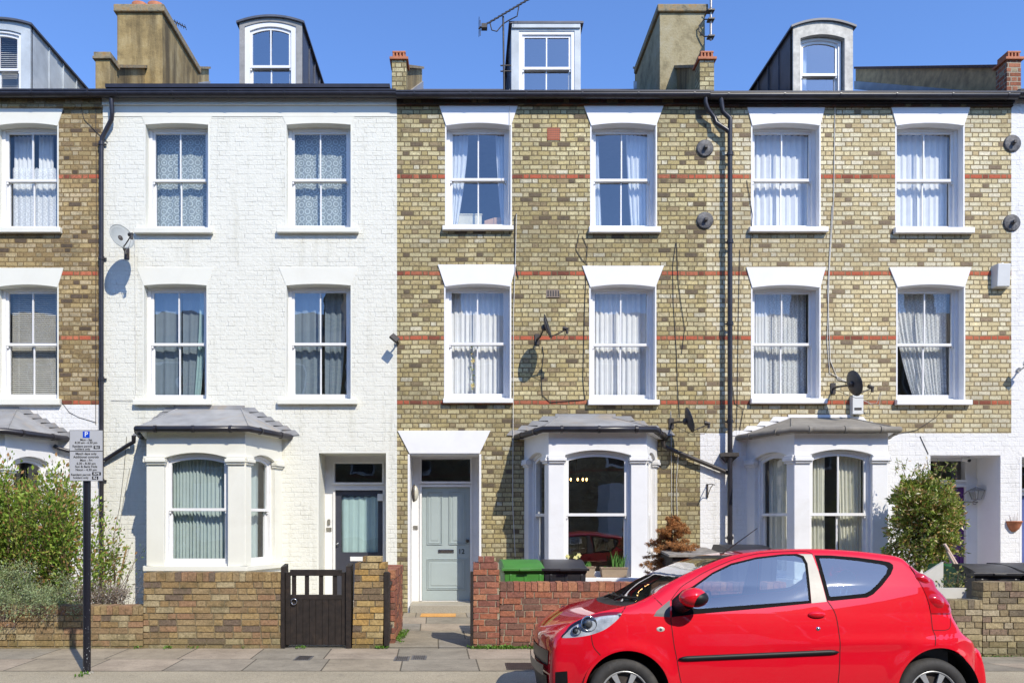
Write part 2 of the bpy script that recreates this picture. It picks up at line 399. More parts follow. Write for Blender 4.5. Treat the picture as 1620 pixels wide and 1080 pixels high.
def fold_curtain(fr, x0, x1, zt, zb, y, amp=.03, folds=9, seed=0, x0b=None, x1b=None, gather=0):
    """hanging cloth between x0..x1 at the top and x0b..x1b at the hem"""
    mb = MB(fr); r = random.Random(seed); ph = [r.uniform(0, 6.28) for _ in range(4)]
    x0b = x0 if x0b is None else x0b; x1b = x1 if x1b is None else x1b
    nu, nv = max(24, folds * 8), 10; vs = []; fs = []
    for j in range(nv + 1):
        t = j / nv; z = zt + (zb - zt) * t; tt = t ** 1.5
        a, b = x0 + (x0b - x0) * tt, x1 + (x1b - x1) * tt
        for i in range(nu + 1):
            s = i / nu
            w = math.sin(2 * math.pi * folds * s + ph[0] + .6 * math.sin(5 * s + ph[1])) * (.75 + .25 * math.sin(9 * s + ph[2]))
            w += .35 * math.sin(2 * math.pi * folds * 2.3 * s + ph[3] + t)
            vs.append((a + (b - a) * s, y + amp * w * (.7 + .4 * t), z + .012 * math.sin(2 * math.pi * folds * s) * (1 if j == 0 else 0)))
    for j in range(nv):
        for i in range(nu): q = j * (nu + 1) + i; fs.append((q, q + 1, q + nu + 2, q + nu + 1))
    mb.add(vs, fs, True); return mb

def arc_pts(x0, x1, z, rise, n=12):
    """points from x0 to x1 along a shallow arch springing at z with the crown at z+rise"""
    return [(x0 + (x1 - x0) * i / n, z + rise * (1 - (2 * i / n - 1) ** 2)) for i in range(n + 1)]

def sash(house, fr, x0, x1, z0, z1, y, mullion=True, rise=0.0, meet=.5, curtain=None, frame_mat='sash', open_lower=0, seed=0, side=.055, glass='glass', name='window', parent_name=None):
    """two-sash window filling x0..x1, z0..z1 with its outer face at depth y; returns the window part"""
    mb = MB(fr)
    top = arc_pts(x0, x1, z1 - rise, rise) if rise else [(x0, z1), (x1, z1)]
    itop = arc_pts(x0 + side, x1 - side, z1 - rise - side * .8, rise) if rise else [(x0 + side, z1 - side), (x1 - side, z1 - side)]
    outer = [(x0, z0)] + top + [(x1, z0)]; inner = [(x0 + side, z0 + .035)] + itop + [(x1 - side, z0 + .035)]
    mb.ring(outer, inner, y, y + .11)
    a, b = x0 + side, x1 - side; zb = z0 + .035; zt = z1 - side * (.8 if rise else 1); zm = zb + (zt - zb) * meet
    st = .042
    # upper sash
    yu = y + .025
    if rise:
        mb.ring([(a, zm)] + arc_pts(a, b, zt - rise, rise) + [(b, zm)], [(a + st, zm + .02)] + arc_pts(a + st, b - st, zt - rise - st, rise * .9) + [(b - st, zm + .02)], yu, yu + .035)
    else:
        mb.box(a, a + st, yu, yu + .035, zm, zt); mb.box(b - st, b, yu, yu + .035, zm, zt); mb.box(a + st, b - st, yu, yu + .035, zt - st, zt)
    mb.box(a, b, yu - .004, yu + .036, zm - .018, zm + .026)
    if mullion: c = (a + b) / 2; mb.box(c - .011, c + .011, yu + .002, yu + .03, zm + .026, zt - (st * .9))
    if not rise or True:                                         # sash horns
        for q in (a + .004, b - .03): mb.box(q, q + .026, yu + .004, yu + .03, zm - .055, zm - .018)
    # lower sash
    yl = y + .066
    mb.box(a, a + st, yl, yl + .035, zb, zm + .01); mb.box(b - st, b, yl, yl + .035, zb, zm + .01)
    mb.box(a + st, b - st, yl, yl + .035, zb, zb + .075); mb.box(a + st, b - st, yl, yl + .035, zm - .02, zm + .02)
    if mullion: c = (a + b) / 2; mb.box(c - .011, c + .011, yl + .002, yl + .03, zb + .075, zm - .02)
    w = part(name, mb, frame_mat, house)
    xs = [(a + st, b - st)] if not mullion else [(a + st, (a + b) / 2 - .011), ((a + b) / 2 + .011, b - st)]
    for (p, q) in xs:
        g = MB(fr); yy = yu + .017
        if rise:
            full = arc_pts(a + st, b - st, zt - rise - st, rise * .9, 24); top_ = [t for t in full if p - 1e-6 <= t[0] <= q + 1e-6]
            pts = [(p, zm + .02)] + top_ + [(q, zm + .02)]
            g.add([(t[0], yy, t[1]) for t in pts], [tuple(range(len(pts)))])
        else: g.quad((p, yy, zm + .02), (q, yy, zm + .02), (q, yy, zt - st), (p, yy, zt - st))
        part('pane', g, glass, w, recalc=False)
        g = MB(fr); yy = yl + .017; g.quad((p, yy, zb + .075), (q, yy, zb + .075), (q, yy, zm - .02), (p, yy, zm - .02))
        part('pane', g, glass, w, recalc=False)
    yc = y + .19
    L, Rr, zc = a + .01, b - .01, zt + .02
    def cu(mat, *args, **kw): part('curtain', fold_curtain(fr, *args, seed=seed + 3, **kw), mat, w, recalc=False)
    if curtain == 'net_full': cu('drape', L, Rr, zc, zb, yc, amp=.022, folds=9)
    elif curtain == 'net_sparse': cu('net', L, Rr, zc, zb, yc, amp=.018, folds=7)
    elif curtain == 'lace': cu('lace_blue', L, Rr, zc, zb, yc, amp=.012, folds=4)
    elif curtain == 'lace_pair':
        cu('net', L, L + (Rr - L) * .32, zc, zb, yc, amp=.02, folds=6); cu('net_lace', L + (Rr - L) * .28, Rr, zc, zb, yc + .03, amp=.018, folds=9)
    elif curtain == 'lace_swept': cu('net_lace', L, Rr, zc, zb, yc, amp=.02, folds=12, x0b=L + .40)
    elif curtain == 'sides':
        cu('drape', L, L + .30, zc, zb, yc, amp=.02, folds=4, x1b=L + .10); cu('drape', Rr - .17, Rr, zc, zb, yc, amp=.02, folds=3, x0b=Rr - .06)
    elif curtain == 'sides2':
        cu('drape', L, L + .11, zc, zb, yc, amp=.015, folds=2, x1b=L + .16); cu('drape', Rr - .36, Rr, zc, zb, yc, amp=.02, folds=5, x0b=Rr - .27)
    elif curtain == 'teal_one': cu('drape_grey', L, Rr, zc, zb, yc, amp=.02, folds=3)
    elif curtain == 'sides_one': cu('drape', L, L + .16, zc, zb, yc, amp=.02, folds=3)
    elif curtain == 'white_pair':
        cu('drape', L, L + (Rr - L) * .47, zc, zb, yc, amp=.026, folds=5); cu('drape', L + (Rr - L) * .47, Rr, zc, zb, yc + .01, amp=.026, folds=5)
    elif curtain == 'bluegrey': cu('drape_bluegrey', L, L + (Rr - L) * .50, zc, zb, yc, amp=.022, folds=3); cu('drape_bluegrey', L + (Rr - L) * .55, Rr - .05, zc, zb, yc + .02, amp=.022, folds=3, x1b=Rr - .16)
    elif curtain == 'teal_tied': cu('drape_bluegrey', L, L + (Rr - L) * .48, zc, zb, yc, amp=.014, folds=2); cu('drape_bluegrey', L + (Rr - L) * .5, Rr - .1, zc, zb, yc + .03, amp=.014, folds=2, x1b=Rr - .2); cu('drape_teal', Rr - .14, Rr, zc, zb, yc - .03, amp=.02, folds=2, x0b=Rr - .24, x1b=Rr - .14)
    elif curtain == 'teal_full': cu('drape_grey', L, L + (Rr - L) * .55, zc, zb, yc, amp=.03, folds=9); cu('drape_grey', L + (Rr - L) * .53, Rr, zc, zb, yc + .02, amp=.03, folds=6)
    elif curtain == 'cream_pair':
        cu('drape_cream', L, L + (Rr - L) * .34, zc, zb, yc, amp=.03, folds=5); cu('drape_cream', L + (Rr - L) * .56, Rr, zc, zb, yc, amp=.03, folds=6, x0b=L + (Rr - L) * .64)
    elif curtain == 'cream_one': cu('drape_cream', L, L + (Rr - L) * .6, zc, zb, yc, amp=.03, folds=4)
    elif curtain == 'net_cafe':
        cu('net', L, L + .35, zc, zm - .1, yc + .04, amp=.025, folds=5); cu('net', Rr - .45, Rr - .2, zc, zm - .1, yc + .04, amp=.025, folds=4); cu('net_lace', L, Rr, zm + .28, zb, yc, amp=.016, folds=9)
    elif curtain == 'blind':
        bl = MB(fr); n = int((zt - zb) / .034)
        for i in range(n):
            zz = zt - .03 - i * .034; bl.add([(L, yc - .012, zz - .012), (Rr, yc - .012, zz - .012 ), (Rr, yc + .010, zz + .008), (L, yc + .010, zz + .008)], [(0, 1, 2, 3)])
        for q in (L + .12, Rr - .12): bl.box(q - .002, q + .002, yc - .016, yc - .013, zb + .03, zt)
        part('blind', bl, 'blind', w, recalc=False)
    return w

def upper_window(house, x0, x1, ytop, ybot, lint=None, sill=None, mat='white', lintmat=None, rise=.05, proud=.014, curtain=None, seed=0, depth=.15, meet=.5, glass='glass', lint_top=None, **kw):
    """px in the photograph's facade plane. Reveal, lintel, sill and sashes"""
    X0, X1, ZT, ZB = fx(x0), fx(x1), fz(ytop), fz(ybot)
    w = sash(house, None, X0 + .004, X1 - .004, ZB + .002, ZT - .002, depth, curtain=curtain, seed=seed, meet=meet, glass=glass, **kw)
    rv = MB(); e = .003
    rv.box(X0 - .02, X0 + e, -e, depth + .12, ZB, ZT); rv.box(X1 - e, X1 + .02, -e, depth + .12, ZB, ZT); rv.box(X0 + e, X1 - e, .01, depth + .12, ZT - e, ZT + .02)
    part('reveal', rv, mat, w)
    if lint:
        l = MB(); a, b, c = fx(lint[0]), fx(lint[1]), fz(lint[2])
        poly = [(a, c)] + [(X0, ZT - rise)][:0] + arc_pts(X0 - .004, X1 + .004, ZT - rise, rise * .9) + [(b, c)]
        l.prism(poly, -proud, .02)
        l.prism(arc_pts(X0 - .004, X1 + .004, ZT - rise, rise * .9) + [(X1 + .004, ZT + .05), (X0 - .004, ZT + .05)], .02, depth + .005)
        part('lintel', l, lintmat or mat, w, bevel=.004)
    if sill:
        s = MB(); a, b, zt, zb = fx(sill[0]), fx(sill[1]), fz(sill[2]), fz(sill[3])
        s.add([(a, -.085, zb), (b, -.085, zb), (b, .0, zb), (a, .0, zb), (a, -.085, zt - .012), (b, -.085, zt - .012), (b, .0, zt), (a, .0, zt)],
              [(0, 3, 2, 1), (4, 5, 6, 7), (0, 1, 5, 4), (1, 2, 6, 5), (2, 3, 7, 6), (3, 0, 4, 7)])
        s.box(X0, X1, 0, depth + .1, zb + .01, zt + .004)
        part('sill', s, mat, w, bevel=.008)
    return w

def bay(house, xw0, xw1, xf0, xf1, D, zs, zc, zt, mat, roofpts, eaves_z, roof_mat, gutter_mat, arch_crown, curt, mull, pierf=.24, pierw=.20, sidep=.05, seed=0, base_mat=None, flash='lead', meet=.5, glass='glass', slab=None, tile=None):
    """canted bay: wall line xw0..xw1, front xf0..xf1 at y=-D. zs sill, zc capital underside, zt top of frieze"""
    pw0, pf0, pf1, pw1 = Vector((xw0, 0, 0)), Vector((xf0, -D, 0)), Vector((xf1, -D, 0)), Vector((xw1, 0, 0))
    b = part('bay_window', MB().slab([tuple(pw0)[:2], tuple(pf0)[:2], tuple(pf1)[:2], tuple(pw1)[:2]], 0, zs - .075), base_mat or mat, house)
    mas = MB(); faces = []
    sl_ = MB()
    for (p, q, pl, pr, cu_, mu) in ((pw0, pf0, pierw, .17, curt[0], False), (pf0, pf1, pierf, pierf, curt[1], mull), (pf1, pw1, .17, pierw, curt[2], False)):
        U = (q - p); Lw = U.length; U.normalize(); V = Vector((-U.y, U.x, 0))
        if V.dot(Vector(((xw0 + xw1) / 2, 0, 0)) - p) < 0: V = -V
        fr = (p, U, V); m = MB(fr); e = .0
        zsp = arch_crown - .08; a, c = pl, Lw - pr; rise = .08
        arc = arc_pts(a, c, zsp, rise)
        m.prism([(0.001, zs), (a, zs), (a, zsp)] + arc[1:-1] + [(c, zsp), (c, zs), (Lw - .001, zs), (Lw - .001, zt), (.001, zt)], 0, .13)
        mas.v and None
        off = len(mas.v); mas.v += m.v; mas.f += [tuple(i + off for i in f) for f in m.f]; mas.sm += m.sm
        # pier faces a touch proud, with plinth and two-step capital
        for (u0, u1) in ((0.0, a), (c, Lw)):
            m = MB(fr); t = .012
            m.box(u0 - .01, u1 + .012 if u0 == 0 else u1 + .01, -.045, .05, zc + .075, zc + .125)
            m.box(u0 - .02, u1 + .03 if u0 == 0 else u1 + .02, -.06, .05, zc + .03, zc + .075) if False else None
            ua, ub = (u0 - .005, u1 + .035) if u0 == 0 else (u0 - .035, u1 + .005)
            m.box(ua, ub, -.055, .05, zc + .035, zc + .085); m.box(ua + .012, ub - .012, -.03, .05, zc - .0, zc + .035)
            off = len(mas.v); mas.v += m.v; mas.f += [tuple(i + off for i in f) for f in m.f]; mas.sm += m.sm
        m = MB(fr); m.box(-.03, Lw + .03, -.05, .13, zs - .075, zs - .001); off = len(sl_.v); sl_.v += m.v; sl_.f += [tuple(i + off for i in f) for f in m.f]; sl_.sm += m.sm
        faces.append((fr, a, c, cu_, mu, rise, zsp))
    part('bay_surround', mas, mat, b, bevel=.006)
    part('sill', sl_, mat, b, bevel=.006)
    for i, (fr, a, c, cu_, mu, rise, zsp) in enumerate(faces):
        sash(b if False else house, fr, a - .004, c + .004, zs, zsp + rise - .006, .075, mullion=mu, rise=max(rise - .012, .03), meet=meet, curtain=cu_, seed=seed + i, side=.045, glass=glass)
    # eaves board, gutter and lead roof
    ov = .09
    e0, f0, f1, e1 = Vector((xw0 - ov, 0, 0)), Vector((xf0 - ov * .7, -D - ov, 0)), Vector((xf1 + ov * .7, -D - ov, 0)), Vector((xw1 + ov, 0, 0))
    ev = MB().slab([tuple(q)[:2] for q in (e0, f0, f1, e1)], eaves_z - .045, eaves_z); part('eaves', ev, mat, b)
    g = MB()
    gp = [Vector((q.x, q.y, eaves_z - .01)) for q in (e0 + Vector((-.05, 0, 0)), f0 + Vector((-.035, -.05, 0)), f1 + Vector((.035, -.05, 0)), e1 + Vector((.05, 0, 0)))]
    g.tube(gp, .05, 10)
    for s_, t_ in zip(gp, gp[1:]):
        n = max(1, int((t_ - s_).length / .45))
        for i in range(n): q = s_.lerp(t_, (i + .5) / n); d = (t_ - s_).normalized() * .02; g.tube([q - d, q + d], .058, 10)
    part('gutter', g, gutter_mat, b)
    (rx0, rx1, rz) = roofpts
    r = MB(); h = eaves_z + .012; o = .035
    E0, F0, F1, E1 = (e0.x - o, 0, h), (f0.x - o, f0.y - o, h), (f1.x + o, f1.y - o, h), (e1.x + o, 0, h)
    T0, T1 = (rx0, 0, rz), (rx1, 0, rz)
    up = lambda p, d: (p[0], p[1], p[2] + d)
    r.add([E0, F0, T0, up(E0, -.02), up(F0, -.02)], [(0, 1, 2), (0, 3, 4, 1)]); r.add([F0, F1, T1, T0, up(F0, -.02), up(F1, -.02)], [(0, 1, 2, 3), (0, 4, 5, 1)]); r.add([F1, E1, T1, up(F1, -.02), up(E1, -.02)], [(0, 1, 2), (0, 3, 4, 1)])
    part('roof', r, roof_mat, b, recalc=True)
    hp = MB(); hp.tube([F0, T0], .014, 6); hp.tube([F1, T1], .014, 6); hp.tube([(T0[0], -.01, T0[2]), (T1[0], -.01, T1[2])], .014, 6); hp.tube([(E0[0], -.01, E0[2]), (T0[0], -.01, T0[2])], .01, 6); hp.tube([(E1[0], -.01, E1[2]), (T1[0], -.01, T1[2])], .01, 6)
    part('roof_ridge', hp, roof_mat, b)
    # stepped flashing on the wall
    fl = MB()
    for sgn, (E, T) in ((-1, (E0, T0)), (1, (E1, T1))):
        n = max(4, int(round((T[2] - E[2]) / (RH))))
        for i in range(n):
            t0, t1 = i / n, (i + 1) / n
            xa, xb = E[0] + (T[0] - E[0]) * t0, E[0] + (T[0] - E[0]) * t1
            za, zb = E[2] + (T[2] - E[2]) * t0, E[2] + (T[2] - E[2]) * t1
            out = .17 if flash != 'white' else .15
            fl.prism([(xa, za), (xb, zb), (xb, zb + .02), (xa + sgn * out * .55, zb + .02), (xa + sgn * out, za + .015)] if sgn < 0 else [(xb, zb), (xa, za), (xa + out, za + .015), (xa + out * .55, zb + .02), (xb, zb + .02)], -.016, -.0075)
    fl.box(rx0 - .06, rx1 + .06, -.020, -.0075, rz, rz + .055)
    part('flashing', fl, flash, b)
    return b

def porch(house, x0, x1, ytop, mat, depth=.65, name='porch', floor_z=.16, floor_mat='step'):
    X0, X1, ZT = fx(x0), fx(x1), fz(ytop); m = MB(); e = .003
    m.box(X0 - .03, X0 + e, -e, depth, 0, ZT); m.box(X1 - e, X1 + .03, -e, depth, 0, ZT); m.box(X0 + e, X1 - e, -e + .001, depth, ZT - e, ZT + .03)
    p = part(name, m, mat, house)
    m = MB(); m.box(X0 + .004, X1 - .004, -.06, depth, 0, floor_z); part('doorstep', m, floor_mat, p, bevel=.012)
    return X0, X1, ZT, p

def gutter_run(house, X0, X1, mat='black_pipe', z=8.585, y=-.15, fascia=True):
    g = MB(); n = 8
    g.tube([(X0, y, z), (X1, y, z)], .064, 12)
    q = X0 + .3
    while q < X1: g.tube([(q - .012, y, z), (q + .012, y, z)], .071, 12); q += .92
    g.box(X0, X1, y - .070, y - .058, z + .02, z + .045)
    o = part('gutter', g, mat, house)
    if fascia: part('fascia', MB().box(X0, X1, -.095, -.0, z - .02, z + .075), mat, house)
    return o
# ------------------------------------------------------------------ ground materials
def paving_mat():
    k = NT('concrete paving slabs'); x, y, z = k.xyz()
    # slabs about .6 x .9 m in broken bond
    row = k.math('FLOOR', k.math('DIVIDE', k.math('ADD', y, 3.62), .74)); fy = k.math('FRACT', k.math('DIVIDE', k.math('ADD', y, 3.62), .74))
    wn_ = k.n('ShaderNodeTexWhiteNoise', noise_dimensions='1D'); k.l(row, wn_.inputs['W'])
    ux = k.math('ADD', k.math('DIVIDE', k.math('ADD', x, k.math('MULTIPLY', y, .04)), .82), wn_.outputs[0])
    cx = k.math('FLOOR', ux); fxx = k.math('FRACT', ux)
    w = k.n('ShaderNodeTexWhiteNoise', noise_dimensions='2D'); k.l(k.comb(cx, row), w.inputs['Vector'])
    d = k.math('MINIMUM', k.math('MULTIPLY', k.math('MINIMUM', fy, k.math('SUBTRACT', 1.0, fy)), .74), k.math('MULTIPLY', k.math('MINIMUM', fxx, k.math('SUBTRACT', 1.0, fxx)), .82))
    d = k.math('ADD', d, k.math('MULTIPLY', k.math('SUBTRACT', k.noise(20, 3), .5), .008))
    joint = k.ramp(d, [(.004, 0), (.010, 1)])
    c = k.ramp(w.outputs[0], [(0, (.36, .30, .21)), (.25, (.31, .27, .20)), (.5, (.40, .325, .235)), (.7, (.34, .29, .215)), (.85, (.28, .25, .20))], 'CONSTANT')
    c = k.mix(.8, c, k.ramp(k.noise(1.9, 7, .78), [(.3, .55), (.62, 1.15)]), 'MULTIPLY')
    c = k.mix(.5, c, k.ramp(k.noise(90, 3, .7), [(.3, .6), (.7, 1.25)]), 'MULTIPLY')
    c = k.mix(k.ramp(k.noise(30, 2, .4), [(.66, 0), (.70, .55)]), c, (.12, .10, .085, 1))
    c = k.mix(joint, (.10, .085, .06, 1), c); k.base(c); k.rough(.9); k.p.inputs['Specular IOR Level'].default_value = .25
    k.bump(k.math('ADD', k.math('MULTIPLY', joint, .7), k.math('MULTIPLY', k.noise(60, 4, .7), .3)), .5, .006); return k.m
M['paving'] = paving_mat()
def ground_mat(name, lo, hi, spots=(.06, .055, .05), sc=110, amt=.6, rough=.95):
    k = NT(name); c = k.mix(k.ramp(k.noise(1.1, 6, .7), [(.3, 0), (.7, 1)]), (*lo, 1), (*hi, 1))
    c = k.mix(amt, c, k.ramp(k.noise(sc, 3, .75), [(.35, .45), (.65, 1.45)]), 'MULTIPLY')
    c = k.mix(k.ramp(k.noise(5, 6, .75), [(.58, 0), (.7, .4)]), c, (*spots, 1)); k.base(c); k.rough(rough); k.p.inputs['Specular IOR Level'].default_value = .3
    k.bump(k.noise(sc, 3, .75), .5, .006); return k.m
M['tarmac'] = ground_mat('worn footway tarmac', (.34, .29, .20), (.42, .36, .25))
M['asphalt'] = ground_mat('road asphalt', (.11, .105, .095), (.15, .14, .125), (.06, .06, .055))
M['kerb'] = ground_mat('granite kerb', (.24, .23, .21), (.32, .31, .28), sc=80)
M['soil'] = ground_mat('garden soil', (.06, .045, .03), (.12, .095, .065), sc=50)
M['concrete'] = ground_mat('front garden concrete', (.34, .31, .25), (.42, .38, .30))
M['step'] = ground_mat('stone step', (.33, .30, .235), (.42, .38, .30), (.22, .19, .13), amt=.35)
M['path'] = M['paving'].copy(); M['path'].name = 'garden path flags'

# ------------------------------------------------------------------ ground, road, pavements
DROP = -.11
def gz(x): t = min(max((x - 1.6) / 3.2, 0), 1); t = t * t * (3 - 2 * t); return DROP * t
def strip(y0, y1, z, x0=-60, x1=60, dip=0):
    m = MB(); xs = [x0, -12, 0, 1.6, 2.4, 3.2, 4.0, 4.8, 12, x1]
    for a, b in zip(xs, xs[1:]): m.quad((a, y0, z), (b, y0, z), (b, y1, z + gz(b) * dip), (a, y1, z + gz(a) * dip))
    return m
structure('ground', MB().quad((-900, -900, -.30), (900, -900, -.30), (900, 900, -.30), (-900, 900, -.30)), 'soil')
structure('pavement', strip(-5.08, -3.42, .0, dip=1), 'paving')
structure('tarmac_footway', strip(-5.72, -5.08, -.004), 'tarmac')
kb = MB(); xq = -40.0
while xq < 40: kb.box(xq, xq + .905, -5.87, -5.72, -.25, -.002); xq += .915
ko = structure('kerb', kb, 'kerb'); bv(ko, .012)
structure('road', strip(-14.2, -5.86, -.095), 'asphalt')
structure('front_garden_ground', MB().quad((-60, -3.42, -.11), (60, -3.42, -.11), (60, .3, -.11), (-60, .3, -.11)), 'soil')
structure('garden_path', MB().quad((fx(612, -3.6), -3.56, .006), (fx(750, -3.6), -3.56, .006), (fx(766), -.05, .035), (fx(640), -.05, .035)), 'path')
structure('garden_paving', MB().quad((-.0, -3.42, .004), (12, -3.42, -.06), (12, 0, -.02), (0.2, 0, .01)), 'concrete')
structure('garden_bed', MB().quad((-12, -3.42, .32), (fx(226, -3.6), -3.42, .32), (fx(226, -3.6), -1.0, .1), (-12, -1.0, .1)), 'soil')
structure('courtyard_paving', MB().quad((fx(226, -3.6), -3.42, .003), (-1.2, -3.42, .003), (-1.2, 0, .02), (-5.2, 0, .02)), 'concrete')
structure('far_pavement', MB().quad((-60, -16.4, .0), (60, -16.4, .0), (60, -14.2, .0), (-60, -14.2, .0)), 'paving')

# ------------------------------------------------------------------ the five houses
XA, XB, XCc, XD, XE = fx(163) - 5.07, fx(163), fx(628), fx(1118), fx(1600)
XF = XE + 5.07
EZ = 8.62                                                     # eaves
def body(name, label, x0, x1, holes, mats, split=None, roof_slope=.535, lower_x0=None):
    H = thing(name, label, 'house', ((x0 + x1) / 2, 0, 0), group='houses of the brick terrace')
    if split is None: part('wall', wall_with_holes(x0, x1, 0, EZ, holes), mats[0], H, recalc=False)
    else:
        part('wall', wall_with_holes(x0, x1, split, EZ, holes), mats[0], H, label='upper wall of bare brick', recalc=False)
        part('wall', wall_with_holes(x0 if lower_x0 is None else lower_x0, x1, 0, split, holes, y=-.006), mats[1], H, label='white painted ground floor wall', recalc=False)
    r = MB(); yr = 5.2; zr = 8.66 + (yr + .1) * roof_slope; a, b = x0, x1
    r.add([(a, -.1, 8.66), (b, -.1, 8.66), (b, yr, zr), (a, yr, zr), (b, 2 * yr, 8.66), (a, 2 * yr, 8.66)], [(0, 1, 2, 3), (3, 2, 4, 5)])
    part('roof', r, 'slate', H)
    i = MB(); p0, p1 = x0 + .12, x1 - .12
    i.quad((p0, 3.2, 0), (p1, 3.2, 0), (p1, 3.2, 8.6), (p0, 3.2, 8.6))
    for xx in (p0, p1, (p0 + p1) / 2): i.quad((xx, .3, 0), (xx, 3.2, 0), (xx, 3.2, 8.6), (xx, .3, 8.6))
    for zz in (.12, 3.12, 5.78, 8.6): i.quad((p0, .06, zz), (p1, .06, zz), (p1, 3.2, zz), (p0, 3.2, zz))
    part('interior', i, 'interior', H, recalc=False)
    s_ = MB(); s_.quad((x0, 2 * yr, 0), (x1, 2 * yr, 0), (x1, 2 * yr, 8.66), (x0, 2 * yr, 8.66)); part('rear_wall', s_, mats[0], H, recalc=False)
    return H
def hole(x0, x1, yt, yb): return (fx(x0), fx(x1), fz(yb), fz(yt))

def parapet(H, X, xw=.24, terra=True, mat='brick_c', side=.0, pot=True, z_top=9.33, rake_mat='render', cope='cap'):
    """party wall pier at the eaves with its coping raking back up the roof"""
    m = MB(); a, b = X - xw / 2, X + xw / 2
    m.box(a, b, -.02, .26, 8.58, z_top - .12); pr = part('parapet_pier', m, mat, H, bevel=.006)
    c = MB(); c.box(a - .035, b + .035, -.055, .30, z_top - .12, z_top - .075)
    if pot:
        for i in range(4): c.box(a + .015 + i * .056, a + .045 + i * .056, -.03, .24, z_top - .075, z_top + .0)
        c.box(a + .01, b - .01, -.03, .24, z_top, z_top + .03); c.box(a + .01, b - .01, -.0, .24, z_top - .075, z_top)
    else: c.box(a - .02, b + .02, -.04, .27, z_top - .075, z_top + .0)
    part('pier_cap', c, 'terracotta' if pot else cope, pr, bevel=.006)
    m = MB(); sl_ = .56
    def zr(y): return 8.62 + (y + .1) * sl_
    m.add([(a + .02, .26, 8.6), (b - .02, .26, 8.6), (b - .02, 5.2, zr(5.2)), (a + .02, 5.2, zr(5.2)), (a + .02, .26, zr(.26) + .42), (b - .02, .26, zr(.26) + .42), (b - .02, 5.2, zr(5.2) + .42), (a + .02, 5.2, zr(5.2) + .42)],
          [(0, 3, 2, 1), (4, 5, 6, 7), (0, 1, 5, 4), (1, 2, 6, 5), (2, 3, 7, 6), (3, 0, 4, 7)])
    part('parapet', m, rake_mat, H)
    m = MB()
    y = .26
    while y < 5.1: z1 = zr(y) + .425; m.add([(a - .03, y, z1), (b + .03, y, z1), (b + .03, y + .105, z1 + .055), (a - .03, y + .105, z1 + .055), (a - .03, y, z1 + .05), (b + .03, y, z1 + .05), (b + .03, y + .105, z1 + .105), (a - .03, y + .105, z1 + .105)], [(0, 3, 2, 1), (4, 5, 6, 7), (0, 1, 5, 4), (1, 2, 6, 5), (2, 3, 7, 6), (3, 0, 4, 7)]); y += .112
    part('coping', m, cope, H)
    m = MB(); m.add([(a - .012, .2, 8.62), (b + .012, .2, 8.62), (b + .012, 5.2, zr(5.2) - .05), (a - .012, 5.2, zr(5.2) - .05), (a - .012, .2, 8.78), (b + .012, .2, 8.78), (b + .012, 5.2, zr(5.2) + .14), (a - .012, 5.2, zr(5.2) + .14)],
          [(0, 3, 2, 1), (4, 5, 6, 7), (0, 1, 5, 4), (1, 2, 6, 5), (2, 3, 7, 6), (3, 0, 4, 7)])
    part('flashing', m, 'lead', H)

def chimney(H, X, z_top, mat, pots, y0=1.5, y1=3.5, w=.84):
    a, b = X - w / 2, X + w / 2
    c = part('chimney_stack', MB().box(a, b, y0, y1, 8.9, z_top - .16), mat, H, bevel=.01)
    part('chimney_cap', MB().box(a - .05, b + .05, y0 - .05, y1 + .05, z_top - .16, z_top - .02), 'cap', c, bevel=.02)
    for (px, py, rr) in pots:
        p = MB(); p.lathe([(rr * 1.15, -.03), (rr * 1.1, .12), (rr, .18), (rr * 1.1, .25), (rr * .8, .25), (rr * .8, .0)], (X + px, py, z_top - .02), n=20); part('chimney_pot', p, 'terracotta', c)

def dormer(H, X0, X1, ztop, crown, kind, cheek, front, curtain=None, Yf=.35, Yb=2.75):
    zb = 8.60; n = 14
    arch = arc_pts(X0, X1, ztop - crown, crown, n) if crown else [(X0, ztop), (X1, ztop)]
    m = MB(); m.prism([(X0 + .01, zb)] + [(x + (.01 if i == 0 else -.01 if i == len(arch) - 1 else 0), z) for i, (x, z) in enumerate(arch)] + [(X1 - .01, zb)], Yf + .9, Yb)
    # shell, open at the window
    sh = MB()
    d = part('dormer', m, cheek, H)
    for (xa, xb) in ((X0, X0 + .02), (X1 - .02, X1)): part('cheek', MB().box(xa, xb, Yf + .04, Yf + .9, zb, ztop - crown), cheek, d)
    t = MB(); o = .045
    ro = arc_pts(X0 - o, X1 + o, ztop - crown + .015, crown, n) if crown else [(X0 - o, ztop + .01), (X1 + o, ztop + .01)]
    t.prism(ro + [(x, z - .035) for x, z in reversed(ro)], Yf - .05, Yb + .02); part('dormer_roof', t, 'cheek_dark', d)
    for q in (.6, 1.1, 1.6, 2.1):                                   # standing seams on the cheeks
        for (u, v) in ((X1 - .004, X1 + .018), (X0 - .018, X0 + .004)): part('seam', MB().box(u, v, Yf + q, Yf + q + .02, zb, ztop - crown - .02), cheek, d)
    return d, arch

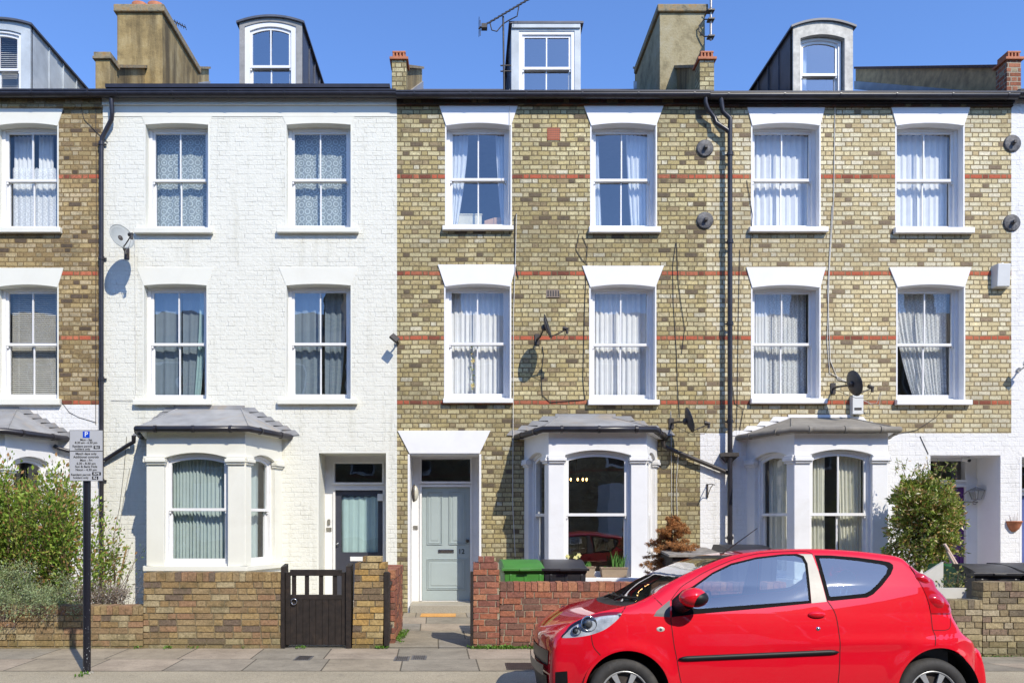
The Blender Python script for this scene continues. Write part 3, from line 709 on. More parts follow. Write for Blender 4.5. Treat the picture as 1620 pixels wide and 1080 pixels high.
def pipe(H, pts, r=.036, mat='black_pipe', name='downpipe', brackets=()):
    m = MB(); m.tube(pts, r, 10)
    for p in brackets: m.tube([(p[0], p[1], p[2] - .03), (p[0], p[1], p[2] + .03)], r * 1.28, 10); m.box(p[0] - .07, p[0] + .07, p[1] + r * .6, p[1] + r * .6 + .02, p[2] - .012, p[2] + .012)
    return part(name, m, mat, H)
def cable(H, pxs, r=.005, mat='iron', y=-.012, name='cable'):
    pts = []
    for i, p in enumerate(pxs): pts.append((fx(p[0]), y + (p[2] if len(p) > 2 else 0), fz(p[1])))
    sm = [pts[0]]
    for a, b in zip(pts, pts[1:]):
        for t in (.33, .66, 1): sm.append(tuple(a[i] + (b[i] - a[i]) * t for i in range(3)))
    return part(name, MB().tube(sm, r, 5), mat, H)
M['cable_white'] = simple('white cable', (.62, .60, .55), .5)

M['brown_render'] = simple('brown weathered render', (.13, .11, .075), .9, var=.35, scale=5, bump=.5, bscale=20, stain=(.06, .05, .04), stain_amt=.6)
# ---- house A, far left
hA = [hole(-253, -151, 195, 360), hole(-5, 91, 195, 360), hole(-253, -151, 450, 631), hole(-5, 91, 450, 631), (fx(-90) , fx(88), .7, 2.8)]
H = body('terrace_house', 'brown brick terrace house at the left edge with white ground floor and blinds upstairs', XA, XB, hA, ('brick_a', 'white_brick'), split=fz(640))
upper_window(H, -5, 91, 195, 361, (-17, 102, 167), (-13, 99, 361, 370), curtain='net_cafe', seed=1, mat='cream')
upper_window(H, -5, 91, 450, 631, (-15, 101, 424), (-12, 98, 631, 641), curtain='blind', seed=2, mat='cream')
upper_window(H, -253, -151, 195, 361, (-265, -139, 167), (-261, -143, 361, 370), curtain='net_sparse', seed=3, mat='cream')
upper_window(H, -253, -151, 450, 631, (-265, -139, 424), (-261, -143, 631, 641), curtain='net_sparse', seed=4, mat='cream')
bay(H, XB - 2.85, fx(93), XB - 2.5, XB - 1.06, 1.0, .72, 2.30, 2.88, 'white', (XB - 2.35, fx(25), fz(649)), 2.93, 'lead', 'black_pipe', 2.58, (None, 'net_sparse', None), False, seed=5, flash='lead')
gutter_run(H, XA, XB)
part('cornice', MB().box(XA, XB, -.05, .02, 8.42, 8.56), 'brick_a', H)
d, arch = dormer(H, fx(48, .35) - 1.12, fx(48, .35), 10.12, .10, 'arch', 'lead_pale', 'lead_pale')
X0, X1 = fx(48, .35) - 1.12, fx(48, .35)
m = MB(); i0, i1 = X0 + .16, X1 - .16
m.ring([(X0, 8.6)] + arch + [(X1, 8.6)], [(i0, 8.62)] + arc_pts(i0, i1, 9.88, .07, 14) + [(i1, 8.62)], .35, .42); part('dormer_front', m, 'lead_pale', d)
sash(H, None, i0 + .004, i1 - .004, 8.62, 9.94, .37, curtain='blind', rise=.06, seed=6, side=.04)
pipe(H, [(fx(182), -.14, 8.50), (fx(183), -.13, 8.28), (fx(181), -.11, 8.18), (fx(164), -.06, 7.90), (fx(163), -.06, 7.7), (fx(163), -.06, 0.2)], brackets=[(fx(163), -.06, fz(y)) for y in (230, 410, 600, 760)], r=.037)
cable(H, [(152, 160), (153, 300), (152, 500), (152, 672)], r=.005)
cable(H, [(128, 168), (134, 190), (148, 204), (158, 214), (171, 226)], r=.005)
pipe(H, [(fx(92), -.14, fz(706)), (fx(98), -.08, fz(710)), (fx(161), -.06, fz(727))], r=.033)
cable(H, [(98, 636), (110, 652), (125, 660), (152, 668)], r=.004)

# ---- house B, cream painted
hB = [hole(230, 329.5, 195, 360), hole(453, 555, 195, 360), hole(227.5, 327, 449, 631), hole(453, 555, 449, 631), hole(504, 611, 716, 971), (fx(250), fx(436), .7, 2.8)]
H = body('terrace_house', 'cream painted terrace house with a slate grey door and lace curtains on the top floor', XB, XCc, hB, ('white_brick_b',))
HB = H
for (w, li, si, cu) in (((230, 329.5, 195, 361), (218, 341, 171), (215, 338, 362, 371), 'lace'), ((453, 555, 195, 360), (441, 567, 171), (439, 568, 361, 370), 'lace'),
                        ((227.5, 327, 449, 632), (216, 339, 423), (213, 336, 632, 641), 'teal_tied'), ((453, 555, 449, 631), (441, 567, 423), (440, 566, 631, 640), 'bluegrey')):
    upper_window(H, *w, li, si, mat='cream', proud=.006, curtain=cu, seed=int(w[0] + w[2]), rise=.03, meet=.5, glass='glass_blue' if cu == 'bluegrey' or cu == 'teal_tied' else 'glass')
bay(H, -5.25, -3.06, -4.91, -3.39, 1.03, .86, 2.42, 2.93, 'cream', (-4.80, -3.74, 3.42), 2.96, 'lead', 'black_pipe', 2.60, (None, 'teal_full', 'teal_one'), False, seed=20, meet=.5, pierf=.27, pierw=.22)
gutter_run(H, XB, XCc)
part('cornice', MB().box(XB, XCc, -.045, .02, 8.46, 8.57), 'cream', H)
part('roof_edge', MB().box(XB + .13, XCc - .10, -.215, .05, 8.655, 8.715), 'black_pipe', H)
part('frieze', MB().box(XB, XCc, -.008, .02, 8.28, 8.46), 'cream', H)
# door B
X0, X1, ZT, P = porch(H, 504, 611, 716, 'cream')
def door_frame(H, X0, X1, ZT, dx0, dx1, dz0, dz1, fan, Y=.62, mat='sash', head=.1):
    """frame filling the porch back with a door opening and a fanlight above; returns frame part"""
    m = MB(); f0, f1, g0, g1 = fan
    def hw(mb): return wall_with_holes(X0, X1, .0, ZT, [(dx0, dx1, dz0, dz1), (f0, f1, g0, g1)], y=Y, mb=mb)
    hw(m)
    for (a, b, c, d_) in ((dx0, dx1, dz0, dz1), (f0, f1, g0, g1)):
        m.box(a - .035, a, Y - .03, Y + .1, c, d_ + .035); m.box(b, b + .035, Y - .03, Y + .1, c, d_ + .035); m.box(a, b, Y - .03, Y + .1, d_, d_ + .035)
        if c > .5: m.box(a - .035, b + .035, Y - .045, Y + .1, c - .035, c)
    fr = part('door_frame', m, mat, H)
    part('fanlight', MB().quad((f0, Y + .05, g0), (f1, Y + .05, g0), (f1, Y + .05, g1), (f0, Y + .05, g1)), 'glass', fr, recalc=False)
    return fr
YD = .65
M['door_slate'] = simple('slate grey gloss paint', (.055, .058, .075), .3, var=.06, coat=.3)
M['door_green'] = simple('pale grey green paint', (.36, .42, .415), .4, var=.03, coat=.1)
M['door_purple'] = simple('deep purple paint', (.10, .022, .16), .35, var=.08, coat=.2)
M['brass'] = simple('dull metal', (.45, .42, .36), .3, metal=.9)
M['steel'] = simple('polished steel', (.6, .6, .6), .2, metal=1)
M['ink'] = simple('black lettering', (.01, .01, .012), .5, var=0)
M['warm'] = None
dx0, dx1 = fx(531, YD), fx(606, YD); dz0, dz1 = .17, fz(775, YD)
fr_ = door_frame(H, X0, X1, ZT, dx0, dx1, dz0, dz1, (fx(530, YD), fx(605, YD), fz(763, YD), fz(733, YD)))
m = MB(); gx0, gx1, gz0, gz1 = fx(540, YD), fx(598, YD), fz(873, YD), fz(783, YD)
m.ring([(dx0 + .004, dz0), (dx0 + .004, dz1 - .004), (dx1 - .004, dz1 - .004), (dx1 - .004, dz0)], [(gx0, gz0), (gx0, gz1), (gx1, gz1), (gx1, gz0)], YD, YD + .045)
m.box(gx0 - .0, gx1, YD + .008, YD + .04, dz0 + .12, gz0) if False else None
D = part('front_door', m, 'door_slate', H)
part('pane', MB().quad((gx0, YD + .02, gz0), (gx1, YD + .02, gz0), (gx1, YD + .02, gz1), (gx0, YD + .02, gz1)), 'glass', D, recalc=False)
part('curtain', fold_curtain(None, gx0, gx1, gz1 - .03, gz0, YD + .06, amp=.014, folds=5, seed=4), 'drape_teal', D, recalc=False)
m = MB(); m.box(fx(554, YD), fx(576, YD), YD - .012, YD + .001, fz(887, YD), fz(880, YD)); part('letterbox', m, 'sash', D, bevel=.003)
m = MB(); m.box(dx0 + .02, dx0 + .055, YD - .01, YD + .001, fz(864, YD), fz(856, YD)); m.ell((dx0 + .037, YD - .04, fz(860, YD)), (.018, .03, .018)); part('handle', m, 'steel', D)
m = MB(); m.box(fx(519, YD), fx(523, YD), YD - .06, YD - .02, fz(829, YD), fz(821, YD)); m.box(fx(517, YD), fx(525, YD), YD - .045, YD - .02, fz(840, YD), fz(834, YD)); part('doorbell', m, 'brass', fr_)
m = MB(); m.box(fx(598, YD), fx(607, YD), YD - .10, YD - .03, fz(792, YD), fz(781, YD)); part('door_closer', m, 'sash', fr_, bevel=.01)
d, arch = dormer(H, fx(379, .35), fx(478, .35), 10.16, .11, 'arch', 'cheek_dark', 'zinc')
X0, X1 = fx(379, .35), fx(478, .35); i0, i1 = fx(387, .35), fx(468.5, .35)
m = MB(); m.ring([(X0, 8.6)] + arch + [(X1, 8.6)], [(i0, 8.61)] + arc_pts(i0, i1, 9.99, .085, 14) + [(i1, 8.61)], .34, .42); part('dormer_front', m, 'zinc', d)
sash(H, None, i0 + .002, i1 - .002, 8.61, 10.07, .355, rise=.075, seed=7, side=.085, glass='glass_sky')
chimney(H, XB - .0, 11.12, 'render', [(-.15, 1.9, .14), (.15, 1.9, .14)])
m = MB(); a = XB + .02
parapet(H, XB, pot=False, mat='render', z_top=9.34, cope='cap')
# grey pipe linking the bay gutter to the downpipe
pipe(H, [(fx(214, -.1), -.16, fz(690)), (fx(213, -.1), -.14, fz(700)), (fx(207), -.09, fz(704)), (fx(168), -.06, fz(728))], r=.035)
cable(H, [(201, 690), (197, 740), (190, 800), (176, 870)], r=.004); cable(H, [(176, 633), (212, 634), (215, 622), (214, 380)], r=.004, mat='cable_white')
cable(H, [(131, 0)] and [(206, 740), (196, 790), (184, 866)], r=.003)

# ---- house C, number twelve
hC = [hole(706, 808, 195, 358), hole(935.5, 1037.5, 195, 360), hole(704.5, 807, 449, 631), hole(934, 1036.5, 449, 632), hole(648, 758.5, 718, 971), (fx(838), fx(1030), .66, 2.8)]
H = body('terrace_house', 'yellow brick terrace house numbered 12 with a pale green door and dark bay window', XCc, XD, hC, ('brick_c',), roof_slope=.545)
HC = H
part('wall', MB().quad((fx(1107.5), -.008, 0), (fx(1118), -.008, 0), (fx(1118), -.008, fz(685)), (fx(1107.5), -.008, fz(685))), 'white_brick', H, label='strip of white painted brick by the downpipe', recalc=False)
for (w, li, si, cu, gl) in (((706, 808, 195, 358), (694, 820, 165), (700, 812, 358, 366), 'sides', 'glass_blue'), ((935.5, 1037.5, 195, 360), (923, 1050, 167), (931, 1044, 360, 370), 'sides2', 'glass_blue'),
                        ((704.5, 807, 449, 630), (692.5, 817, 419), (701, 811, 630, 638), 'white_pair', 'glass'), ((934, 1036.5, 450, 632), (921, 1050, 421), (929.6, 1042, 632, 641), 'white_pair', 'glass')):
    upper_window(H, *w, li, si, mat='white', proud=.02, curtain=cu, seed=int(w[0] + w[2]), glass=gl)
bay(H, .97, 3.19, 1.27, 2.78, 1.03, .66, 2.44, 2.93, 'bay_white', (fx(884), fx(968), fz(660)), 2.955, 'lead', 'black_pipe', 2.64, (None, 'flowers', None), False, seed=40, flash='lead', glass='glass_street')
gutter_run(H, XCc, XD, z=8.565)
part('cornice', MB().box(XCc, XD, -.06, .02, 8.455, 8.55), 'brick_dark', H)
X0, X1, ZT, P = porch(H, 648, 758.5, 718, 'white')
l = MB(); l.prism([(fx(629), fz(681)), (fx(776), fz(681))] + [(X1 + .004, fz(717)), (X0 - .004, fz(717))], -.02, .02); part('lintel', l, 'white', H, bevel=.004)
dx0, dx1 = fx(667.5, YD), fx(743.5, YD); dz1 = fz(770, YD)
fr_ = door_frame(H, X0, X1, ZT, dx0, dx1, dz0, dz1, (fx(667, YD), fx(744, YD), fz(761.5, YD), fz(726, YD)))
m = MB(); m.box(dx0 + .004, dx1 - .004, YD, YD + .045, dz0 + .002, dz1 - .004)
D = part('front_door', m, 'door_green', H)
def moulding(x0, x1, z0, z1):
    m = MB()
    for q, o, d_ in ((0, 0, .016), (.022, .022, .010)):
        a, b, c, e = x0 + q, x1 - q, z0 + q, z1 - q; t = .014
        m.ring([(a, c), (a, e), (b, e), (b, c)], [(a + t, c + t), (a + t, e - t), (b - t, e - t), (b - t, c + t)], YD - d_, YD + .001)
    m.box(x0 + .07, x1 - .07, YD - .008, YD + .001, z0 + .07, z1 - .07)
    return m
for (a, b, t_, b_) in ((675.5, 700, 776.5, 861), (710, 737, 776.5, 861), (675.5, 737, 883, 932)):
    part('panel', moulding(fx(a, YD), fx(b, YD), fz(b_, YD), fz(t_, YD)), 'door_green', D, bevel=.004)
m = MB(); m.box(fx(693, YD), fx(718, YD), YD - .012, YD + .001, fz(874, YD), fz(868.5, YD)); lb = part('letterbox', m, 'steel', D, bevel=.003)
part('flap', MB().box(fx(695.5, YD), fx(715.5, YD), YD - .015, YD - .011, fz(873, YD), fz(869.6, YD)), 'iron', lb)
m = MB(); m.ell((fx(739.5, YD), YD - .045, fz(855, YD)), (.028, .028, .028)); m.lathe([(.03, 0), (.03, .012)], (fx(739.5, YD), YD - .012, fz(855, YD)), 'Y', 16); part('door_knob', m, 'iron', D)
text('12', .115, (fx(730, YD), YD - .008, fz(872, YD)), 'ink', D, name='house_number')
m = MB(); m.box(fx(654, YD), fx(661, YD), YD - .045, YD - .02, fz(837, YD), fz(831, YD)); part('doorbell', m, 'brass', fr_)
d, arch = dormer(H, fx(809, .35), fx(918.5, .35), 10.05, 0, 'flat', 'cheek_dark', 'lead_pale')
X0, X1 = fx(809, .35), fx(918.5, .35); i0, i1 = fx(821, .35), fx(909, .35)
m = MB(); m.ring([(X0, 8.6), (X0, 10.04), (X1, 10.04), (X1, 8.6)], [(i0, 8.62), (i0, fz(49.5, .35)), (i1, fz(49.5, .35)), (i1, 8.62)], .34, .42); m.box(X0 + .01, X1 - .01, .31, .34, fz(46, .35), 10.04)
part('dormer_front', m, 'lead_pale', d)
sash(H, None, i0, i1, 8.62, fz(49.5, .35), .355, seed=8, side=.055, frame_mat='upvc', meet=.53, glass='glass_sky')
parapet(H, XCc + .035, mat='brick_c')
chimney(H, 4.01, 11.12, 'render_grey', [(.02, 2.2, .13)], y0=1.5)
parapet(H, 4.01, mat='brick_c')
m = MB(); m.box(fx(730, .5), fx(790, .5), .45, 1.1, 8.86, 8.95); m.add([(fx(727, .4), .40, 8.86), (fx(793, .4), .40, 8.86), (fx(790, .4), .45, 8.95), (fx(730, .4), .45, 8.95)], [(0, 1, 2, 3)]); part('roof_window', m, 'iron', H)
# downpipe C/D with swan necks
xp = fx(1150.5)
pipe(H, [(fx(1112), -.15, 8.52), (fx(1112), -.15, 8.44), (fx(1116), -.13, 8.34), (fx(1127), -.10, 8.22), (fx(1129), -.12, 8.12), (fx(1146), -.13, 8.0), (xp, -.13, 7.95)], r=.036)
pipe(H, [(fx(1136), -.15, 8.52), (fx(1137), -.15, 8.42), (fx(1140), -.12, 8.3), (fx(1151), -.14, 8.18), (xp, -.14, 8.05), (xp, -.14, .1)], r=.04, brackets=[(xp, -.14, fz(y)) for y in (250, 387, 515, 668, 850)])
m = MB(); m.slab([(xp - .13, -.2), (xp + .13, -.2), (xp + .13, 0), (xp - .13, 0)], fz(723), fz(717)); m.add([(xp - .12, -.19, fz(723)), (xp + .12, -.19, fz(723)), (xp + .12, 0, fz(723)), (xp - .12, 0, fz(723)), (xp - .04, -.1, fz(732)), (xp + .04, -.1, fz(732)), (xp + .04, 0, fz(732)), (xp - .04, 0, fz(732))], [(0, 1, 5, 4), (1, 2, 6, 5), (2, 3, 7, 6), (3, 0, 4, 7)])
part('hopper', m, 'iron', H)
pipe(H, [(fx(1047, -.1), -.15, fz(697)), (fx(1047), -.12, fz(706)), (fx(1056), -.10, fz(710)), (fx(1149), -.08, fz(748))], r=.036, mat='iron')
m = MB(); m.box(fx(866), fx(886), -.012, .02, fz(222), fz(203)); vb = part('air_brick', m, simple('new red air brick', (.45, .13, .06), .8), H)
m = MB()
for i in range(6):
    for j in range(6): m.box(fx(867.6) + i * .034, fx(867.6) + i * .034 + .016, -.0135, -.0115, fz(220.5) + j * .032, fz(220.5) + j * .032 + .016)
part('holes', m, 'iron', vb)
m = MB(); m.box(fx(864), fx(885), -.01, .02, fz(470.5), fz(458.5)); vb = part('air_brick', m, simple('grey clay air brick', (.28, .22, .17), .8), H)
m = MB()
for i in range(5): m.box(fx(865.8) + i * .043, fx(865.8) + i * .043 + .026, -.0115, -.0095, fz(469), fz(460))
part('holes', m, 'iron', vb)
# iron hook bracket on the white strip
m = MB(); q = fx(1118.5); m.box(q - .012, q + .012, -.03, -.008, fz(787), fz(765)); m.tube([(q, -.03, fz(766)), (q + .01, -.2, fz(766)), (q + .03, -.32, fz(768))], .008, 6); m.tube([(q, -.03, fz(785)), (q + .01, -.16, fz(772)), (q + .02, -.28, fz(767))], .007, 6)
part('bracket', m, 'iron', H)
for c_ in ([(817, 340), (815, 420), (812, 500), (812, 620), (811, 760), (811, 800), (815, 880)],): cable(H, c_, r=.006, mat='cable_white', y=-.03)
cable(H, [(817, 338), (814, 345), (815, 420), (820, 440)], r=.008)
cable(H, [(916, 370), (911, 395), (920, 410), (928, 418), (925, 480), (923, 560), (922, 600), (925, 632), (900, 634), (870, 636), (858, 625), (856, 595), (860, 560), (858, 548)], r=.006)
cable(H, [(921, 374), (929, 392), (927, 415)], r=.005)
cable(H, [(1069, 384), (1064, 420), (1065, 480), (1070, 560), (1072, 620), (1075, 660)], r=.005); cable(H, [(1070, 384), (1073, 450), (1083, 520), (1078, 560)], r=.005)
cable(H, [(1061, 650), (1062, 760), (1063, 880)], r=.005, mat='cable_white'); cable(H, [(1066, 700), (1065, 800), (1069, 880)], r=.006); cable(H, [(1073, 715), (1070, 760), (1072, 860)], r=.005, mat='cable_white')
cable(H, [(808, 5)] and [(806, 143), (806, 190), (804, 340)], r=.004, mat='cable_white', y=-.035)

# ---- house D, right
hD = [hole(1190, 1296.5, 195, 360), hole(1418, 1524, 195, 360), hole(1190, 1296.5, 451, 630), hole(1419, 1525, 450, 632), hole(1471.5, 1582.5, 720, 971), (fx(1195), fx(1385), .66, 2.8)]
H = body('terrace_house', 'pale brick terrace house with net curtains and a white ground floor behind the shrub', XD, XE, hD, ('brick_d', 'white_brick'), split=fz(685))
HD = H
for (w, li, si, cu) in (((1190, 1296.5, 195, 360), (1181, 1305.5, 168), (1183.7, 1307.6, 360, 369), 'net_full'), ((1418, 1524, 195, 361), (1408.7, 1535, 168), (1412.6, 1537.6, 361, 371), 'net_full'),
                        ((1190, 1296.5, 451, 630), (1180, 1306, 423), (1186, 1306, 630, 639), 'lace_pair'), ((1419.5, 1525, 450, 632), (1406, 1536, 423), (1415, 1534, 632, 641), 'lace_swept')):
    upper_window(H, *w, li, si, mat='white', proud=.02, curtain=cu, seed=int(w[0] + w[2]))
bay(H, 4.67, 6.85, 5.05, 6.49, 1.03, .66, 2.44, 2.90, 'bay_white', (fx(1252), fx(1343), fz(661)), 2.95, 'lead_brown', 'lead_brown', 2.65, ('cream_one', 'cream_pair', None), True, seed=60, flash='white')
gutter_run(H, XD, XE, z=8.55); part('fascia', MB().box(XD, XE, -.09, 0, 8.475, 8.53), 'black_pipe', H)
part('cornice', MB().box(XD, XE, -.05, .02, 8.43, 8.475), 'brick_dark', H)
X0, X1, ZT, P = porch(H, 1471.5, 1582.5, 720, 'white')
Q = .65; fr_ = door_frame(H, X0, X1, ZT, fx(1452, Q) , fx(1525, Q), .17, fz(770, Q), (fx(1452, Q), fx(1524, Q), fz(759, Q), fz(729, Q)))
D = part('front_door', MB().box(fx(1452, Q) + .004, fx(1525, Q) - .004, YD, YD + .045, .172, fz(770, Q) - .004), 'door_purple', H)
for (a, b, t_, b_) in ((1458, 1483, 778, 850), (1493, 1519, 778, 850), (1458, 1519, 872, 925)): part('panel', moulding(fx(a, YD), fx(b, YD), fz(b_, YD), fz(t_, YD)), 'door_purple', D)
m = MB(); m.box(fx(1526, Q), fx(1545, Q), Q - .05, Q, .17, fz(757, Q)); part('pilaster', m, 'white', fr_)
d, arch = dormer(H, fx(1254.5, .35), fx(1349, .35), 10.10, .12, 'arch', 'cheek_dark', 'zinc')
X0, X1 = fx(1254.5, .35), fx(1349, .35); i0, i1 = fx(1266, .35), fx(1336, .35)
m = MB(); m.ring([(X0, 8.6)] + arch + [(X1, 8.6)], [(i0, 8.61)] + arc_pts(i0, i1, 9.79, .07, 14) + [(i1, 8.61)], .34, .46); part('dormer_front', m, simple('mottled zinc', (.42, .41, .37), .5, var=.3, scale=10, stain=(.2, .2, .19), stain_amt=.5), d)
sash(H, None, i0, i1 - .02, 8.61, 9.85, .43, rise=.06, seed=9, side=.05, mullion=False, curtain='sides_one', glass='glass_sky')
parapet(H, XE + .03, mat='brick_red', cope='felt', rake_mat=simple('tan weathered render', (.46, .31, .15), .9, var=.3, scale=6, bump=.5, bscale=20, stain=(.16, .12, .08), stain_amt=.6))
for pts in ([(1155, 164), (1156, 400), (1157, 600), (1162, 638), (1176, 646), (1168, 690)], [(1181, 285), (1190, 340), (1186, 400)], [(1170, 395), (1168, 500), (1166, 640), (1164, 695)]): cable(H, pts, r=.005)
cable(H, [(1321, 150), (1320, 200), (1318, 325), (1312, 420), (1308, 540), (1312, 590), (1340, 604)], r=.006, mat='cable_white'); cable(H, [(1316, 325), (1309, 460), (1313, 570), (1325, 600), (1345, 605)], r=.006, mat='cable_white')
cable(H, [(1503, 634), (1480, 660), (1450, 680), (1420, 686)], r=.005)
cable(H, [(1455, 690), (1468, 718)], r=.006)

# ---- house E, right edge
hE = [hole(1645, 1747, 195, 360), hole(1873, 1975, 195, 360), hole(1645, 1747, 450, 631), hole(1873, 1975, 450, 631), hole(1616, 1725, 722, 971), (fx(1760), fx(1985), .66, 2.8)]
H = body('terrace_house', 'all white painted terrace house of which only a strip shows at the right edge', XE, XF, hE, ('white_brick',))
for (w, li, si, cu) in (((1645, 1747, 195, 360), (1633, 1759, 168), (1638, 1755, 360, 369), 'net_full'), ((1873, 1975, 195, 360), (1861, 1987, 168), (1866, 1983, 361, 371), 'net_full'),
                        ((1645, 1747, 450, 631), (1633, 1759, 423), (1638, 1755, 631, 640), 'net_sparse'), ((1873, 1975, 450, 631), (1861, 1987, 423), (1866, 1983, 631, 641), 'net_sparse')):
    upper_window(H, *w, li, si, mat='white', proud=.02, curtain=cu, seed=int(w[0] + w[2]))
bay(H, XE + 2.1, XE + 4.3, XE + 2.45, XE + 3.95, 1.03, .66, 2.40, 2.90, 'bay_white', (XE + 2.7, XE + 3.7, 3.27), 2.95, 'lead', 'black_pipe', 2.62, (None, 'net_full', None), True, seed=80)
gutter_run(H, XE, XF)
X0, X1, ZT, P = porch(H, 1616, 1725, 722, 'white')
fr_ = door_frame(H, X0, X1, ZT, X0 + .10, X0 + .95, .17, 2.0, (X0 + .10, X0 + .95, 2.12, 2.5))
part('front_door', MB().box(X0 + .104, X0 + .946, YD, YD + .045, .172, 1.996), simple('blue door paint', (.10, .13, .32), .4), H)
d, arch = dormer(H, XE + 1.9, XE + 3.0, 10.10, .1, 'arch', 'cheek_dark', 'zinc'); m = MB(); m.ring([(XE + 1.9, 8.6)] + arch + [(XE + 3.0, 8.6)], [(XE + 2.0, 8.61)] + arc_pts(XE + 2.0, XE + 2.9, 9.85, .07, 14) + [(XE + 2.9, 8.61)], .34, .46); part('dormer_front', m, 'zinc', d)
sash(H, None, XE + 2.0, XE + 2.9, 8.61, 9.9, .4, rise=.06, seed=11)

# round iron anchor plates tying the party walls
k = NT('weathered anchor plate'); k.base(k.ramp(k.noise(16, 6, .7), [(.35, (.035, .033, .035)), (.55, (.10, .10, .105)), (.7, (.22, .21, .20))])); k.rough(.6); k.bump(k.noise(40, 4), .5, .006); M['plate'] = k.m
for own, px_, py_ in ((HC, 1115, 235), (HC, 1115, 349), (HD, 1601, 227.5), (HD, 1600, 353)):
    m = MB(); m.lathe([(.0, -.075), (.028, -.075), (.03, -.05), (.032, -.035), (.055, -.03), (.125, -.028), (.138, -.022), (.142, 0)], (fx(px_), 0, fz(py_)), 'Y', 32); ap = part('anchor_plate', m, 'plate', own)
    part('nut', MB().box(fx(px_) - .022, fx(px_) + .022, -.10, -.07, fz(py_) - .022, fz(py_) + .022), 'iron', ap)

# candle bulbs of the chandelier glowing inside the bay of number twelve
k = NT('glowing filament'); k.p.inputs['Emission Color'].default_value = (1, .55, .18, 1); k.p.inputs['Emission Strength'].default_value = 9; k.base((1, .7, .3)); M['warm'] = k.m
CH = thing('chandelier', 'chandelier with five glowing bulbs inside the dark middle bay window', 'ceiling lamp', (fx(912, .5), .5, 2.7))
m = MB(); m.tube([(fx(912, .5), .5, 3.1), (fx(912, .5), .5, 2.25)], .008, 6)
for q in (897, 903, 914, 922, 928): m.tube([(fx(912, .5), .5, 2.25), (fx(q, .5), .5, fz(764, .5)), (fx(q, .5), .5, fz(761, .5))], .006, 6)
part('arms', m, 'iron', CH)
for q in (897, 903, 914, 922, 928): m = MB(); m.ell((fx(q, .5), .5, fz(758, .5)), (.015, .015, .028), 10, 8); part('bulb', m, 'warm', CH)
# furniture against the top floor window
m = MB(); m.box(fx(717, .4), fx(762, .4), .36, .44, fz(360, .4), fz(342, .4)); m.box(fx(716, .4), fx(763, .4), .35, .45, fz(342, .4), fz(339.5, .4)); single('headboard', m, simple('cream slatted headboard', (.75, .68, .5), .5), 'cream slatted headboard against the left top floor window of number 12', 'headboard', (fx(740, .4), .4, fz(360, .4)), bevel=.01)
m = MB(); m.prism([(fx(766, .4), fz(360, .4)), (fx(766, .4), fz(350, .4)), (fx(782, .4), fz(345, .4)), (fx(800, .4), fz(345, .4)), (fx(800, .4), fz(360, .4))], .37, .41); single('wooden_headboard', m, simple('pine wood', (.60, .33, .16), .5), 'curved pine headboard behind the left top floor window of number 12', 'headboard', (fx(782, .4), .4, fz(360, .4)), bevel=.01)
# ------------------------------------------------------------------ garden walls laid brick by brick
def bricks_mat(name, cols, moss=(.12, .12, .04), dirt=(.07, .055, .04), dirt_amt=.6):
    k = NT(name); n = len(cols); r = k.island()
    c = k.ramp(r, [(i / n, cc) for i, cc in enumerate(cols)], 'CONSTANT')
    c = k.mix(.95, c, k.ramp(k.noise(30, 7, .8), [(.3, .35), (.5, .9), (.68, 1.35)]), 'MULTIPLY')
    c = k.mix(k.ramp(k.noise(4.5, 6, .75), [(.5, 0), (.72, dirt_amt)]), c, (*dirt, 1))
    z = k.xyz()[2]
    low = k.n('ShaderNodeMapRange'); k.l(k.math('ADD', z, k.math('MULTIPLY', k.noise(6, 4), .35)), low.inputs[0]); low.inputs[1].default_value = .05; low.inputs[2].default_value = .4; low.inputs[3].default_value = .55; low.inputs[4].default_value = 0
    c = k.mix(low.outputs[0], c, (*moss, 1))
    k.base(c); k.rough(.92); k.p.inputs['Specular IOR Level'].default_value = .2
    k.bump(k.noise(55, 5, .75), .9, .008); return k.m
M['mortar'] = ground_mat('lime mortar', (.17, .14, .085), (.27, .225, .145), (.07, .06, .035), sc=60, amt=.4)
M['mortar_pale'] = ground_mat('pale mortar', (.30, .24, .17), (.38, .32, .23), (.14, .11, .07), sc=60, amt=.4)
M['bricks_red'] = bricks_mat('red wall bricks', [(.34, .13, .085), (.39, .16, .10), (.27, .11, .08), (.44, .20, .11), (.29, .12, .085), (.36, .145, .09), (.21, .11, .08), (.37, .14, .08)], moss=(.12, .075, .05), dirt=(.10, .06, .045), dirt_amt=.5)
M['bricks_brown'] = bricks_mat('old brown wall bricks', [(.33, .235, .12), (.38, .27, .13), (.29, .20, .11), (.34, .25, .135), (.19, .14, .10), (.33, .20, .115), (.42, .34, .20), (.31, .21, .10)], dirt=(.10, .085, .045), dirt_amt=.75)
M['bricks_yellow'] = bricks_mat('yellow pier bricks', [(.44, .31, .13), (.36, .25, .12), (.20, .145, .09), (.50, .38, .19), (.28, .18, .08), (.16, .12, .085), (.46, .29, .10)])
M['bricks_grey'] = bricks_mat('weathered stock wall bricks', [(.38, .31, .19), (.28, .22, .13), (.47, .40, .27), (.20, .165, .115), (.33, .27, .15), (.42, .34, .2), (.25, .18, .13)])
